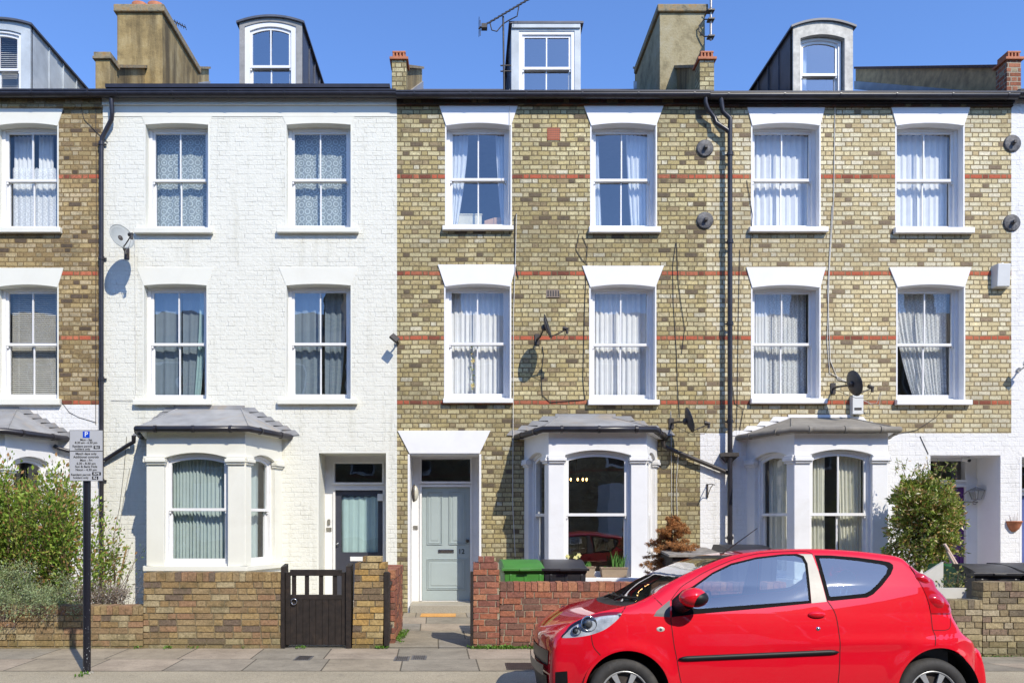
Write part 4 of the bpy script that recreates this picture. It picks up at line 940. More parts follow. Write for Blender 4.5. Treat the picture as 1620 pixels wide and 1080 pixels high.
def brick_mesh(x0, x1, yf, th, z0, ztop, fr=None, edge_top=True, seed=1, batter=None, rows=None, bl=.225, rh=.0765):
    """bricks (and mortar core) of a straight wall; front face at yf, running along x of the frame"""
    r = random.Random(seed); b = MB(fr); core = MB(fr); g = .0075
    th_top = .112 if edge_top else 0
    def one(a, c, d, e, zz0, zz1, push):
        j = lambda q: r.uniform(-q, q)
        vs = []
        for (xx, yy, zz) in [(a, d, zz0), (c, d, zz0), (c, e, zz0), (a, e, zz0), (a, d, zz1), (c, d, zz1), (c, e, zz1), (a, e, zz1)]:
            px = (batter(zz) if batter else 0)
            vs.append((xx + px + j(.0022), yy + push + j(.002), zz + j(.0022)))
        b.add(vs, [(0, 3, 2, 1), (4, 5, 6, 7), (0, 1, 5, 4), (1, 2, 6, 5), (2, 3, 7, 6), (3, 0, 4, 7)])
    z = ztop - th_top; i = 0
    while z > z0:
        zb = z - rh; x = x0 - (r.uniform(0, .1) if i % 2 else r.uniform(.1, .2)); k_ = 0
        while x < x1:
            Lb = bl if (k_ + i) % 3 == 0 or (x1 - x0) < .5 and True else bl * (1 if r.random() < .5 else .5)
            a, c = max(x, x0), min(x + Lb, x1)
            if c - a > .03: one(a + g * (a > x0), c - g, yf, yf + th, max(zb + g, z0 - .02), z - g * .6, r.uniform(-.003, .002))
            x += Lb; k_ += 1
        z = zb; i += 1
    if edge_top:
        x = x0
        while x < x1 - .02:
            wv = .0755 * r.uniform(.93, 1.1) if r.random() < .8 else .11
            one(x + .003, min(x + wv, x1) - .003, yf - .004, yf + th + .004, ztop - .112 + g, ztop + r.uniform(-.005, .004), r.uniform(-.003, .003)); x += wv
    q = .010
    if batter: core.add([(x0 + q + batter(z0), yf + q, z0), (x1 - q + batter(z0), yf + q, z0), (x1 - q + batter(z0), yf + th - q, z0), (x0 + q + batter(z0), yf + th - q, z0)] + [(x0 + q + batter(ztop), yf + q, ztop - .012), (x1 - q + batter(ztop), yf + q, ztop - .012), (x1 - q + batter(ztop), yf + th - q, ztop - .012), (x0 + q + batter(ztop), yf + th - q, ztop - .012)],
                        [(0, 3, 2, 1), (4, 5, 6, 7), (0, 1, 5, 4), (1, 2, 6, 5), (2, 3, 7, 6), (3, 0, 4, 7)])
    else: core.box(x0 + q, x1 - q, yf + q, yf + th - q, z0, ztop - .012)
    return b, core
def brick_thing(name, label, cat, segs, mat, base, group=None):
    t = thing(name, label, cat, base, group)
    for b, c in segs:
        o = part('brickwork', b, mat, t); part('mortar', c, 'mortar_pale' if mat == 'bricks_red' else 'mortar', o)
    return t
YW = -3.6
a0, a1, a2 = -9.6, fx(227, YW), fx(445, YW)
brick_thing('garden_wall', 'low brown brick garden wall overhung by the grey green shrub', 'garden wall', [brick_mesh(a0, a1, YW, .22, -.12, .515, seed=3)], 'bricks_brown', (a1, YW, 0))
brick_thing('garden_wall', 'tall brown brick garden wall between the low wall and the black gate', 'garden wall', [brick_mesh(a1, a2, YW, .22, -.12, .92, seed=4)], 'bricks_brown', ((a1 + a2) / 2, YW, 0))
p0, p1 = fx(557, YW), fx(606, YW); bat = lambda z: .035 * max(z, 0)
s1 = brick_mesh(p0, p1, YW, .34, -.05, 1.04, edge_top=False, seed=5, batter=bat); s2 = brick_mesh(fx(573, YW), fx(603, YW), YW + .05, .22, 1.043, 1.118, edge_top=False, seed=6)
brick_thing('brick_pier', 'yellow brick gate pier leaning slightly between the two gates', 'gate pier', [s1, s2], 'bricks_yellow', ((p0 + p1) / 2, YW, 0), 'brick gate piers')
fr = (Vector((-.895, -3.25, 0)), Vector((0, 1, 0)), Vector((-1, 0, 0)))
brick_thing('side_wall', 'short red brown brick wall running back beside the garden path', 'garden wall', [brick_mesh(0, 1.25, 0, .22, -.1, .93, fr=fr, seed=8)], 'bricks_red', (-.9, -2.6, 0))
q0, q1 = fx(749, YW), fx(791, YW)
s1 = brick_mesh(q0, q1, YW, .34, -.05, 1.04, edge_top=False, seed=9); s2 = brick_mesh(fx(757, YW), fx(783, YW), YW + .04, .22, 1.043, 1.115, edge_top=False, seed=10)
brick_thing('brick_pier', 'red brick gate pier at the left end of the red garden wall', 'gate pier', [s1, s2], 'bricks_red', ((q0 + q1) / 2, YW, 0), 'brick gate piers')
brick_thing('garden_wall', 'red brick garden wall behind the bonnet of the red car', 'garden wall', [brick_mesh(q1 + .002, 3.9, YW, .22, -.12, .80, seed=11)], 'bricks_red', (2.2, YW, 0))
r0, r1 = fx(1555, YW), 10.6
brick_thing('garden_wall', 'weathered stock brick garden wall stepping down behind the rear of the red car', 'garden wall',
            [brick_mesh(4.2, r0 - .002, YW, .22, -.3, .585, seed=12), brick_mesh(r0, r1, YW, .22, -.3, .805, seed=13)], 'bricks_grey', (6.2, YW, 0))

# ------------------------------------------------------------------ gates
M['gate_black'] = simple('brown black gate stain', (.020, .014, .011), .55, var=.5, scale=14, bump=.3, bscale=60, stain=(.08, .05, .03), stain_amt=.35)
def groove_panel(mb, x0, x1, y0, y1, z0, z1, n):
    w = (x1 - x0) / n
    for i in range(n): mb.box(x0 + i * w + .003, x0 + (i + 1) * w - .003, y0, y1, z0, z1)
    mb.box(x0, x1, y0 + .008, y1 - .008, z0, z1)
G = thing('garden_gate', 'closed black wooden gate with four open balusters and a ring handle', 'gate', ((fx(500, YW)), YW, 0), 'black garden gates')
g0, g1 = fx(451, YW), fx(547, YW)
m = MB(); y0 = YW + .02
m.box(g0, g0 + .055, y0, y0 + .05, .035, .925); m.box(g1 - .055, g1, y0, y0 + .05, .035, .925)
m.box(g0 + .055, g1 - .055, y0 - .006, y0 + .056, .88, .955); m.box(g0 + .055, g1 - .055, y0, y0 + .05, .59, .65); m.box(g0 + .055, g1 - .055, y0 + .03, y0 + .055, .04, .13)
part('frame', m, 'gate_black', G, bevel=.004)
m = MB(); groove_panel(m, g0 + .055, g1 - .055, y0 + .004, y0 + .03, .04, .592, 8); part('panel', m, 'gate_black', G)
for q in (464, 484.5, 507, 529): part('baluster', MB().box(fx(q - 3.2, YW), fx(q + 3.2, YW), y0 + .008, y0 + .042, .65, .88), 'gate_black', G, bevel=.003)
m = MB(); m.tube([(fx(465, YW) + .035 * math.sin(a * math.pi / 8), y0 - .02, fz(951, YW) + .035 * math.cos(a * math.pi / 8)) for a in range(17)], .006, 6, cap=False); m.lathe([(.014, 0), (.018, .006), (.0, .02)], (fx(465, YW), y0, fz(946.5, YW)), 'Y', 10)
part('ring_handle', m, 'steel', G)
for (x0_, x1_, zt_) in ((fx(444.8, YW), fx(450.5, YW), 1.02), (fx(547.5, YW), fx(555.5, YW), 1.03)):
    m = MB(); m.box(x0_, x1_, YW - .015, YW + .20, -.02, zt_ - .03); m.add([(x0_, YW - .015, zt_ - .03), (x1_, YW - .015, zt_ - .03), (x1_, YW + .2, zt_ - .03), (x0_, YW + .2, zt_ - .03), (x0_, YW + .2, zt_), (x1_, YW + .2, zt_)], [(0, 1, 5, 4), (2, 3, 4, 5), (1, 2, 5), (3, 0, 4)])
    part('gate_post', m, 'gate_black', G)
G = thing('garden_gate', 'open black board gate swung back beside the yellow brick pier', 'gate', (-.96, YW + .4, 0), 'black garden gates')
fr = (Vector((-.945, YW - .02, 0)), Vector((0, 1, 0)), Vector((-1, 0, 0)))
m = MB(fr); m.box(0, .09, -.01, .05, .03, .93); part('frame', m, 'gate_black', G, bevel=.004)
m = MB(fr); groove_panel(m, .10, .82, .004, .03, .04, .90, 6); m.box(.1, .82, -.01, .004, .15, .23); m.box(.1, .82, -.01, .004, .72, .80); part('panel', m, 'gate_black', G)
m = MB(fr)
for zz in (.24, .78): m.box(.05, .4, -.02, -.01, zz - .02, zz + .01)
part('hinge', m, 'iron', G)
m = MB(); m.box(fx(744, YW), fx(748.6, YW), YW - .02, YW + .12, -.02, .93); single('gate_post', m, 'gate_black', 'thin black wooden gate post against the red brick pier', 'gate post', (fx(746, YW), YW, 0))

# ------------------------------------------------------------------ parking sign on its post
M['sign_grey'] = simple('grey reflective sign face', (.46, .47, .49), .45, var=.03)
M['sign_back'] = simple('dark sign edge', (.06, .06, .065), .5)
M['sign_blue'] = simple('blue sign panel', (.0, .06, .55), .45, var=0)
M['sign_white'] = simple('white sign print', (.8, .82, .84), .5, var=0)
k = NT('chipped black post paint'); n1 = k.noise(55, 4, .6); zz = k.xyz()[2]
mr = k.n('ShaderNodeMapRange'); k.l(zz, mr.inputs[0]); mr.inputs[1].default_value = 0; mr.inputs[2].default_value = 1.3; mr.inputs[3].default_value = .07; mr.inputs[4].default_value = -.02
ch = k.ramp(k.math('ADD', n1, mr.outputs[0]), [(.70, 0), (.72, 1)])
k.base(k.mix(ch, (.012, .012, .018, 1), (.45, .47, .48, 1))); k.rough(.3); M['post'] = k.m
YP = -5.18; PX = fx(137.5, YP)
S = thing('parking_sign', 'grey residents parking sign on a chipped black post in the footway', 'parking sign', (PX, YP, 0))
m = MB(); m.lathe([(.0375, -.02), (.0375, 2.02)], (PX, YP, 0), n=20); part('post', m, 'post', S)
m = MB(); m.lathe([(.07, -.004), (.055, .008), (.038, .012)], (PX, YP, 0), n=16); part('collar', m, 'concrete', S)
ys = YP - .05; sx0, sx1, sz0, sz1 = fx(110, ys), fx(163, ys), fz(760.5, ys), fz(680, ys); cx = (sx0 + sx1) / 2
PL = part('sign_plate', MB().box(sx0, sx1, ys, ys + .004, sz0, sz1), 'sign_back', S)
part('sign_face', MB().box(sx0 + .004, sx1 - .004, ys - .0012, ys, sz0 + .004, sz1 - .004), 'sign_grey', PL)
def sy(y): return fz(660 + y / 9.0, ys)
def sxx(x): return fx(90 + x / 9.0, ys)
part('divider', MB().box(sx0 + .004, sx1 - .004, ys - .0022, ys - .001, sy(485), sy(475)), 'ink', PL)
part('blue_square', MB().box(sxx(370), sxx(467), ys - .0024, ys - .001, sy(290), sy(197)), 'sign_blue', PL)
text('P', .068, (sxx(419), ys - .003, sy(243)), 'sign_white', PL)
for body_, x_, y_, s_ in (('Mon - Sat', 418, 320, .031), ('8.30 am - 6.30 pm', 418, 360, .031), ('Resident permit', 362, 411, .031), ('holders only', 365, 450, .031), ('Match days only', 416, 517, .033), ('Additional controls', 416, 563, .033),
                          ('Mon - Fri', 418, 610, .033), ('6.30 - 8.30 pm', 418, 656, .033), ('Sun & Bank Hols', 418, 700, .033), ('Noon - 4.30 pm', 418, 745, .033), ('Resident permit', 342, 815, .031), ('holders only', 342, 857, .031)):
    text(body_, s_, (sxx(x_), ys - .002, sy(y_)), 'ink', PL)
for x_, y_, w_, t_ in ((568, 425, 88, 'IS-J'), (565, 800, 125, 'IS-MJ'), (546, 860, 88, 'IS-J')):
    part('permit_box', MB().box(sxx(x_ - w_ / 2), sxx(x_ + w_ / 2), ys - .002, ys - .001, sy(y_ + 23), sy(y_ - 23)), 'ink', PL)
    text(t_, .028, (sxx(x_), ys - .0028, sy(y_)), 'sign_white', PL)
m = MB()
for zz in (sz0 + .1, sz1 - .1): m.lathe([(.041, -.012), (.041, .012)], (PX, YP, zz), n=16); m.box(PX - .02, PX + .02, ys + .004, YP - .03, zz - .012, zz + .012)
part('clip', m, 'iron', S)

# ------------------------------------------------------------------ satellite dishes
M['dish_white'] = simple('dull white dish', (.34, .36, .35), .5, var=.1, stain=(.3, .28, .25), stain_amt=.3)
M['dish_black'] = simple('dark grey dish', (.045, .045, .05), .45, var=.3)
def dish(label, px, py, az, mat, tilt=16, out=.5, size=.21, wall=None, arm_drop=.12):
    Y = -out; c = Vector((fx(px, Y), Y, fz(py, Y))); a = R(az)
    nrm = Vector((math.sin(a), -math.cos(a), 0)); side = Vector((math.cos(a), math.sin(a), 0)); t = R(tilt)
    n2 = (nrm * math.cos(t) + Vector((0, 0, 1)) * math.sin(t)).normalized(); up = side.cross(n2).normalized()
    if up.z < 0: up = -up
    D = thing('satellite_dish', label, 'satellite dish', tuple(c), 'satellite dishes on the house fronts')
    m = MB(); vs = []; fs = []; nr, na = 6, 32
    for s_, th in ((1, 0.0), (0, -.006)):
        for i in range(nr + 1):
            r_ = i / nr
            for j in range(na):
                q = 2 * math.pi * j / na; dep = -.05 * (1 - r_ * r_)
                vs.append(tuple(c + side * (math.cos(q) * r_ * size * .93) + up * (math.sin(q) * r_ * size) + n2 * (dep + th)))
    M_ = (nr + 1) * na
    for o_ in (0, M_):
        for i in range(nr):
            for j in range(na): f = (o_ + i * na + j, o_ + i * na + (j + 1) % na, o_ + (i + 1) * na + (j + 1) % na, o_ + (i + 1) * na + j); fs.append(f)
    for j in range(na): fs.append((nr * na + j, nr * na + (j + 1) % na, M_ + nr * na + (j + 1) % na, M_ + nr * na + j))
    m.add(vs, fs, True); part('reflector', m, mat, D)
    m = MB(); m.tube([tuple(c + up * q_ * size + side * 0 + n2 * 0) for q_ in ()] or [tuple(c + side * (math.cos(6.283 * j / 32) * size * .93) + up * (math.sin(6.283 * j / 32) * size)) for j in range(33)], .006, 6, cap=False); part('rim', m, mat, D)
    foot = c - up * size * .86; lnb = c + n2 * .26 - up * .13
    m = MB(); m.tube([tuple(foot - n2 * .03), tuple(foot + n2 * .06), tuple(lnb - up * .02)], .010, 8); part('feed_arm', m, 'iron', D)
    m = MB(); d_ = (c - lnb).normalized(); m.tube([tuple(lnb - d_ * .04), tuple(lnb), tuple(lnb + d_ * .03), tuple(lnb + d_ * .05)], [.024, .024, .032, .032], 12); m.tube([tuple(lnb - d_ * .02), tuple(lnb - d_ * .02 - Vector((0, 0, .08)))], .022, 10); part('receiver', m, 'iron', D)
    wx = c.x + (wall[0] if wall else -.05); wz = c.z + (wall[1] if wall else -arm_drop)
    m = MB(); hub = c - n2 * .07
    m.tube([tuple(hub), (hub.x, hub.y + .03, hub.z - .01), (hub.x * .5 + wx * .5, -.2, wz), (wx, -.02, wz)], .016, 8); m.ell(tuple(hub), (.045, .05, .055)); m.box(wx - .04, wx + .04, -.02, .0, wz - .09, wz + .09); part('wall_bracket', m, 'iron' if mat != 'dish_white' else 'iron', D)
    m = MB(); m.tube([tuple(lnb - Vector((0, 0, .09))), tuple(lnb + Vector((-.04, .04, -.17))), tuple(foot + Vector((0, .05, -.06))), (wx, -.03, wz - .02)], .004, 5); part('cable', m, 'iron' if mat == 'dish_black' else 'cable_white', D)
    return D
dish('pale grey satellite dish on the cream wall below the lace curtained window', 193, 374, 50, 'dish_white', out=.48, tilt=20, size=.212, wall=(-.12, -.12))
dish('black satellite dish between the two middle floor windows of number 12', 867, 516, 76, 'dish_black', out=.5, size=.20, wall=(-.13, -.10))
dish('black satellite dish above the sloping drainpipe near the dead fir tree', 1091, 664, 88, 'dish_black', out=.45, size=.205, wall=(-.18, .0))
dish('black satellite dish beside the white meter box over the right bay roof', 1352, 606, 97, 'dish_black', out=.5, size=.205, wall=(-.12, .0))

# ------------------------------------------------------------------ boxes, lamps and lights on the walls
M['box_white'] = simple('white plastic box', (.66, .67, .66), .45, var=.04)
B_ = thing('alarm_box', 'white burglar alarm box high on the pale brick beside the right edge', 'alarm box', (fx(1582), -.06, fz(440)))
m = MB(); m.add([(fx(1568), -.0, fz(457)), (fx(1568), -.0, fz(421)), (fx(1593), 0, fz(421)), (fx(1593), 0, fz(457)), (fx(1570), -.12, fz(456)), (fx(1570), -.15, fz(421)), (fx(1590), -.15, fz(421)), (fx(1590), -.12, fz(456))],
               [(0, 1, 5, 4), (1, 2, 6, 5), (2, 3, 7, 6), (3, 0, 4, 7), (4, 5, 6, 7)]); part('case', m, 'box_white', B_, bevel=.008)
m = MB()
for i in range(5): m.box(fx(1570) - .005, fx(1570) + .0, -.11, -.04, fz(425 + i * 2.2), fz(424 + i * 2.2))
part('louvre', m, 'iron', B_)
m = MB(); m.lathe([(.02, 0), (.02, .03), (.0, .035)], (fx(1581), -.07, fz(421)), n=10); part('beacon', m, 'box_white', B_)
B_ = thing('meter_box', 'small white electrical box with a dark stripe below the right hand dish', 'meter box', (fx(1352), -.05, fz(641)))
part('case', MB().box(fx(1344), fx(1361), -.11, 0, fz(656), fz(626)), 'box_white', B_, bevel=.006); part('stripe', MB().box(fx(1346.5), fx(1358), -.113, -.11, fz(650), fz(646)), 'iron', B_)
m = MB(); m.tube([(fx(1362), -.08, fz(634)), (fx(1372), -.12, fz(640)), (fx(1380), -.14, fz(640)), (fx(1384), -.18, fz(624))], .005, 6); m.tube([(fx(1370), -.1, fz(638)), (fx(1376), -.12, fz(646)), (fx(1384), -.15, fz(642)), (fx(1385), -.18, fz(626))], .004, 6); part('cable', m, 'cable_white', B_)
def flood(label, px, py, side, base):
    X, Z = fx(px), fz(py); F = thing('floodlight', label, 'floodlight', (X, -.1, Z), 'small floodlights')
    rot = Matrix.Rotation(R(40 * side), 3, 'Y') @ Matrix.Rotation(R(-38), 3, 'X')
    m = MB(); vs = [tuple(rot @ Vector(q) + Vector((X, -.24, Z))) for q in [(-.07, -.025, -.055), (.07, -.025, -.055), (.07, .02, -.055), (-.07, .02, -.055), (-.07, -.025, .055), (.07, -.025, .055), (.07, .02, .055), (-.07, .02, .055)]]
    m.add(vs, [(0, 3, 2, 1), (4, 5, 6, 7), (0, 1, 5, 4), (1, 2, 6, 5), (2, 3, 7, 6), (3, 0, 4, 7)]); part('lamp_head', m, base, F, bevel=.004)
    m = MB(); m.tube([(X, -.22, Z), (X + .02, -.1, Z - .03), (X + .02, -.01, Z - .03)], .014, 8); m.lathe([(.035, -.03), (.035, 0)], (X + .02, 0, Z - .03), 'Y', 12); part('arm', m, base, F)
flood('small floodlight where the cream wall meets the yellow brick', 626, 540, 1, 'iron')
flood('pale floodlight on the white wall at the right edge', 1609, 582, 1, 'box_white')
L_ = thing('bulkhead_lamp', 'oval cream bulkhead lamp on the porch side beside the green door', 'wall lamp', (fx(654), .3, fz(780)))
m = MB(); m.ell((fx(650) + .05, .3, fz(780, .3)), (.06, .07, .135)); part('lamp_glass', m, simple('cream lamp glass', (.55, .52, .42), .35), L_); m = MB(); m.ell((fx(650) + .03, .3, fz(780, .3)), (.04, .08, .15)); part('lamp_base', m, 'iron', L_)
L_ = thing('carriage_lantern', 'ornate white carriage lantern beside the purple door', 'wall lamp', (fx(1548, .5), .45, fz(785, .45)))
cx_, cy_, cz_ = fx(1545, .45), .45, fz(782, .45)
m = MB()
for sx_ in (-1, 1):
    for sy_ in (-1, 1): m.tube([(cx_ + sx_ * .05, cy_ + sy_ * .05, cz_ - .08), (cx_ + sx_ * .085, cy_ + sy_ * .085, cz_ + .07)], .006, 6)
m.add([(cx_ - .1, cy_ - .1, cz_ + .07), (cx_ + .1, cy_ - .1, cz_ + .07), (cx_ + .1, cy_ + .1, cz_ + .07), (cx_ - .1, cy_ + .1, cz_ + .07), (cx_, cy_, cz_ + .14)], [(0, 1, 4), (1, 2, 4), (2, 3, 4), (3, 0, 4), (0, 3, 2, 1)]); m.box(cx_ - .055, cx_ + .055, cy_ - .055, cy_ + .055, cz_ - .09, cz_ - .075); part('lantern_frame', m, 'zinc', L_)
m = MB(); m.add([(cx_ - .045, cy_ - .045, cz_ - .075), (cx_ + .045, cy_ - .045, cz_ - .075), (cx_ + .045, cy_ + .045, cz_ - .075), (cx_ - .045, cy_ + .045, cz_ - .075), (cx_ - .08, cy_ - .08, cz_ + .068), (cx_ + .08, cy_ - .08, cz_ + .068), (cx_ + .08, cy_ + .08, cz_ + .068), (cx_ - .08, cy_ + .08, cz_ + .068)], [(0, 1, 5, 4), (1, 2, 6, 5), (2, 3, 7, 6), (3, 0, 4, 7)]); part('lantern_glass', m, 'glass', L_)
m = MB(); m.tube([(cx_, cy_, cz_ - .09)] + [(cx_ + .05 - .1 * math.cos(a), cy_ + .03, cz_ - .12 - .05 * math.sin(a * 2)) for a in (0, .5, 1, 1.5)] + [(cx_ - .14, .6, cz_ - .12)], .009, 8); m.tube([(cx_ - .05, cy_ + .05, cz_ + .1), (cx_ - .1, cy_ + .1, cz_ + .06), (cx_ - .14, .6, cz_ + .0)], .009, 8); part('scroll_bracket', m, 'zinc', L_)
L_ = thing('security_camera', 'white dome security camera under the head of the purple door porch', 'security camera', (fx(1529, .3), .3, fz(722)))
m = MB(); m.tube([(fx(1522, .3), .3, fz(725, .3)), (fx(1531, .3), .25, fz(727, .3))], .05, 14); part('case', m, 'box_white', L_); m = MB(); m.ell((fx(1532, .25), .23, fz(728, .25)), (.03, .03, .03)); part('lens', m, 'ink', L_)
Bk = thing('wall_planter', 'half round terracotta planter hanging on the white wall at the right', 'planter', (fx(1603), -.1, fz(832)))
m = MB(); m.lathe([(.03, -.10), (.075, -.06), (.105, .0), (.122, .055), (.13, .06), (.13, .078), (.118, .078)], (fx(1603), -.005, fz(831)), 'Z', 20, arc=(math.pi, 2 * math.pi)); part('pot', m, 'terracotta', Bk)
part('soil', MB().lathe([(0, .06), (.115, .06)], (fx(1603), -.005, fz(831)), 'Z', 16, arc=(math.pi, 2 * math.pi)), 'soil', Bk)
m = MB()
for i in range(9): q = rnd.uniform(-.09, .09); m.tube([(fx(1603) + q, -.05, fz(824)), (fx(1603) + q * 1.3, -.06, fz(824) + rnd.uniform(.05, .14))], .002, 4)
part('stems', m, simple('dry stems', (.3, .2, .14), .8), Bk)

# ------------------------------------------------------------------ aerials on the roof
def Pt(x, y, Y): return (fx(x, Y), Y, fz(y, Y))
A_ = thing('television_aerial', 'long many-armed television aerial beside the square dormer', 'television aerial', (fx(797, .3), .3, 8.7), 'television aerials on the roofs')
m = MB(); m.tube([Pt(797.5, 143, .3), Pt(796, 26, .3)], .016, 8); part('mast', m, 'iron', A_)
b0, b1 = Vector(Pt(757, 46, .25)), Vector(Pt(845, -6, .25)); m = MB(); m.tube([tuple(b0), tuple(b1)], .012, 6); part('boom', m, 'iron', A_)
m = MB(); ed = Vector((-.10, .16, .06))
for i in range(14): c_ = b0.lerp(b1, .12 + i * .068); m.tube([tuple(c_ - ed * 1.0), tuple(c_ + ed * 1.0)], .004, 5)
part('elements', m, 'iron', A_)
m = MB(); c_ = b0.lerp(b1, .03)
for q in (-1, -.5, .5, 1): m.tube([tuple(c_ + Vector((-.02, -.12, .11 * q))), tuple(c_ + Vector((-.02, .12, .11 * q + .03)))], .005, 5)
m.tube([tuple(c_ + Vector((0, 0, -.13))), tuple(c_ + Vector((0, 0, .13)))], .008, 6); m.box(c_.x + .02, c_.x + .12, .2, .3, c_.z - .02, c_.z + .05); part('reflector', m, 'iron', A_)
m = MB(); m.tube([Pt(796, 38, .3), Pt(786, 50, .28), Pt(778, 48, .26), Pt(775, 36, .25)], .010, 6); m.tube([Pt(796, 38, .3), Pt(806, 32, .28), Pt(818, 26, .26), Pt(821, 10, .25)], .010, 6); m.tube([Pt(792, 104, .3), Pt(808, 104, .36)], .012, 6); m.tube([Pt(792, 113, .3), Pt(808, 113, .36)], .012, 6); part('bracket', m, 'iron', A_)
A_ = thing('aerial_mast', 'pale aerial mast strapped to the middle chimney stack', 'aerial mast', Pt(1124, 60, 1.4), 'television aerials on the roofs')
m = MB(); m.tube([Pt(1124.5, 64, 1.38), Pt(1125, -60, 1.38)], .022, 10); part('mast', m, simple('weathered aluminium', (.42, .38, .34), .4, metal=.6, var=.3, scale=20), A_)
m = MB(); m.tube([Pt(1128, 31, 1.33), Pt(1114, 31, 1.42), Pt(1106, 41, 1.45), Pt(1106, 50, 1.45), Pt(1114, 58, 1.42), Pt(1129, 58, 1.33)], .012, 8)
for yy in (17, 31, 58): m.box(fx(1120, 1.35), fx(1130, 1.35), 1.31, 1.44, fz(yy + 1, 1.35), fz(yy - 1, 1.35))
m.tube([Pt(1114, 20, 1.45), Pt(1126, 12, 1.36)], .01, 6); part('bracket', m, 'iron', A_)
A_ = thing('television_aerial', 'tiny aerial poking out behind the left chimney stack', 'television aerial', Pt(285, 60, 3.9), 'television aerials on the roofs')
m = MB(); m.tube([Pt(279, 100, 3.9), Pt(279, 36, 3.9)], .014, 6); part('mast', m, 'iron', A_); m = MB(); m.tube([Pt(274, 33, 3.9), Pt(294, 44, 3.9)], .012, 6)
for i in range(5): m.tube([Pt(276 + i * 4, 34 + i * 2.0 - 3, 3.85), Pt(279 + i * 4, 36 + i * 2.0 + 4, 3.95)], .006, 5)
part('elements', m, 'iron', A_)

# ------------------------------------------------------------------ bins, planters, mat, store
M['bin_green'] = simple('green wheelie bin plastic', (.055, .22, .035), .45, var=.15, scale=5, stain=(.1, .2, .08), stain_amt=.3)
M['bin_black'] = simple('black wheelie bin plastic', (.022, .022, .026), .38, var=.3, scale=5, stain=(.08, .08, .085), stain_amt=.25)
M['bin_dkgreen'] = simple('dark green wheelie bin plastic', (.008, .11, .035), .4, var=.2, scale=5)
def wheelie(label, X, Y, z, w, d, h, mat, rot=0):
    B = thing('wheelie_bin', label, 'wheelie bin', (X, Y, z), 'wheelie bins', local=True); B.rotation_euler = (0, 0, rot)
    t = .84; m = MB(); hw, hd = w / 2, d / 2
    def lvl(zz, s_): return [(-hw * s_, -hd * s_, zz), (hw * s_, -hd * s_, zz), (hw * s_, hd, zz), (-hw * s_, hd, zz)]
    vs = lvl(.06, t) + lvl(h - .12, .95) + lvl(h - .11, 1.0) + lvl(h - .06, 1.0)
    fs = [(0, 3, 2, 1)] + [(i + 4 * l, (i + 1) % 4 + 4 * l, (i + 1) % 4 + 4 * l + 4, i + 4 * l + 4) for l in range(3) for i in range(4)]
    m.add(vs, fs)
    for q in (-hw * .72, -hw * .02, hw * .7): m.box(q, q + .035, -hd * .97, -hd * .8, h * .35, h - .13)
    part('body', m, mat, B, bevel=.014)
    m = MB(); n = 8; top = []
    for i in range(n + 1):
        f = i / n; yy = -hd * 1.06 + f * d * 1.10; zz = h - .055 + .085 * math.sin(min(f * 1.25, 1) * math.pi / 2); top.append((yy, zz))
    vs = []; 
    for (yy, zz) in top: vs += [(-hw * 1.07, yy, h - .06), (-hw * .95, yy, zz), (hw * .95, yy, zz), (hw * 1.07, yy, h - .06)]
    fs = []
    for i in range(n):
        for j in range(3): fs.append((i * 4 + j, i * 4 + j + 1, i * 4 + j + 5, i * 4 + j + 4))
        fs.append((i * 4 + 3, i * 4, i * 4 + 4, i * 4 + 7))
    fs += [(0, 1, 2, 3), (4 * n + 3, 4 * n + 2, 4 * n + 1, 4 * n)]
    m.add(vs, fs); m.box(-hw * 1.09, hw * 1.09, -hd * 1.10, -hd * 1.02, h - .085, h - .055); m.box(-hw * .25, hw * .25, -hd * 1.2, -hd * 1.08, h - .085, h - .062)
    part('lid', m, mat, B, bevel=.012)
    m = MB(); m.tube([(-hw * .7, hd + .05, h - .04), (hw * .7, hd + .05, h - .04)], .016, 8)
    for q in (-hw * .7, 0, hw * .7): m.box(q - .02, q + .02, hd - .02, hd + .06, h - .06, h - .02)
    part('handle', m, mat, B)
    for q in (-1, 1): m = MB(); m.lathe([(.0, -.03), (.09, -.025), (.1, 0), (.09, .025), (0, .03)], (q * hw * .88, hd * .9, .1), 'X', 18); part('wheel', m, 'bin_black', B)
    return B
def bx(x, Y): return fx(x, Y)
wheelie('bright green wheelie bin behind the red brick wall', bx(825, -2.9), -2.9, .0, .53, .62, 1.005, 'bin_green', R(3))
wheelie('black wheelie bin next to the bright green one', bx(891, -2.9), -2.9, .0, .55, .62, 1.005, 'bin_black', R(-2))
wheelie('dark green wheelie bin beside the white angled board', bx(1530, -2.6), -2.6, -.07, .56, .7, 1.0, 'bin_dkgreen', R(4))
wheelie('black wheelie bin in front of the purple door', bx(1545, -2.95), -2.98, -.07, .56, .56, 1.02, 'bin_black', R(-6)).location.x = bx(1562, -3.0)
wheelie('black wheelie bin under the terracotta wall planter', bx(1622, -2.9), -2.9, -.07, .55, .62, 1.03, 'bin_black', R(5))
wheelie('black wheelie bin just showing over the roof of the red car', bx(1179, -2.4), -2.4, -.03, .64, .75, 1.22, 'bin_black', R(0))
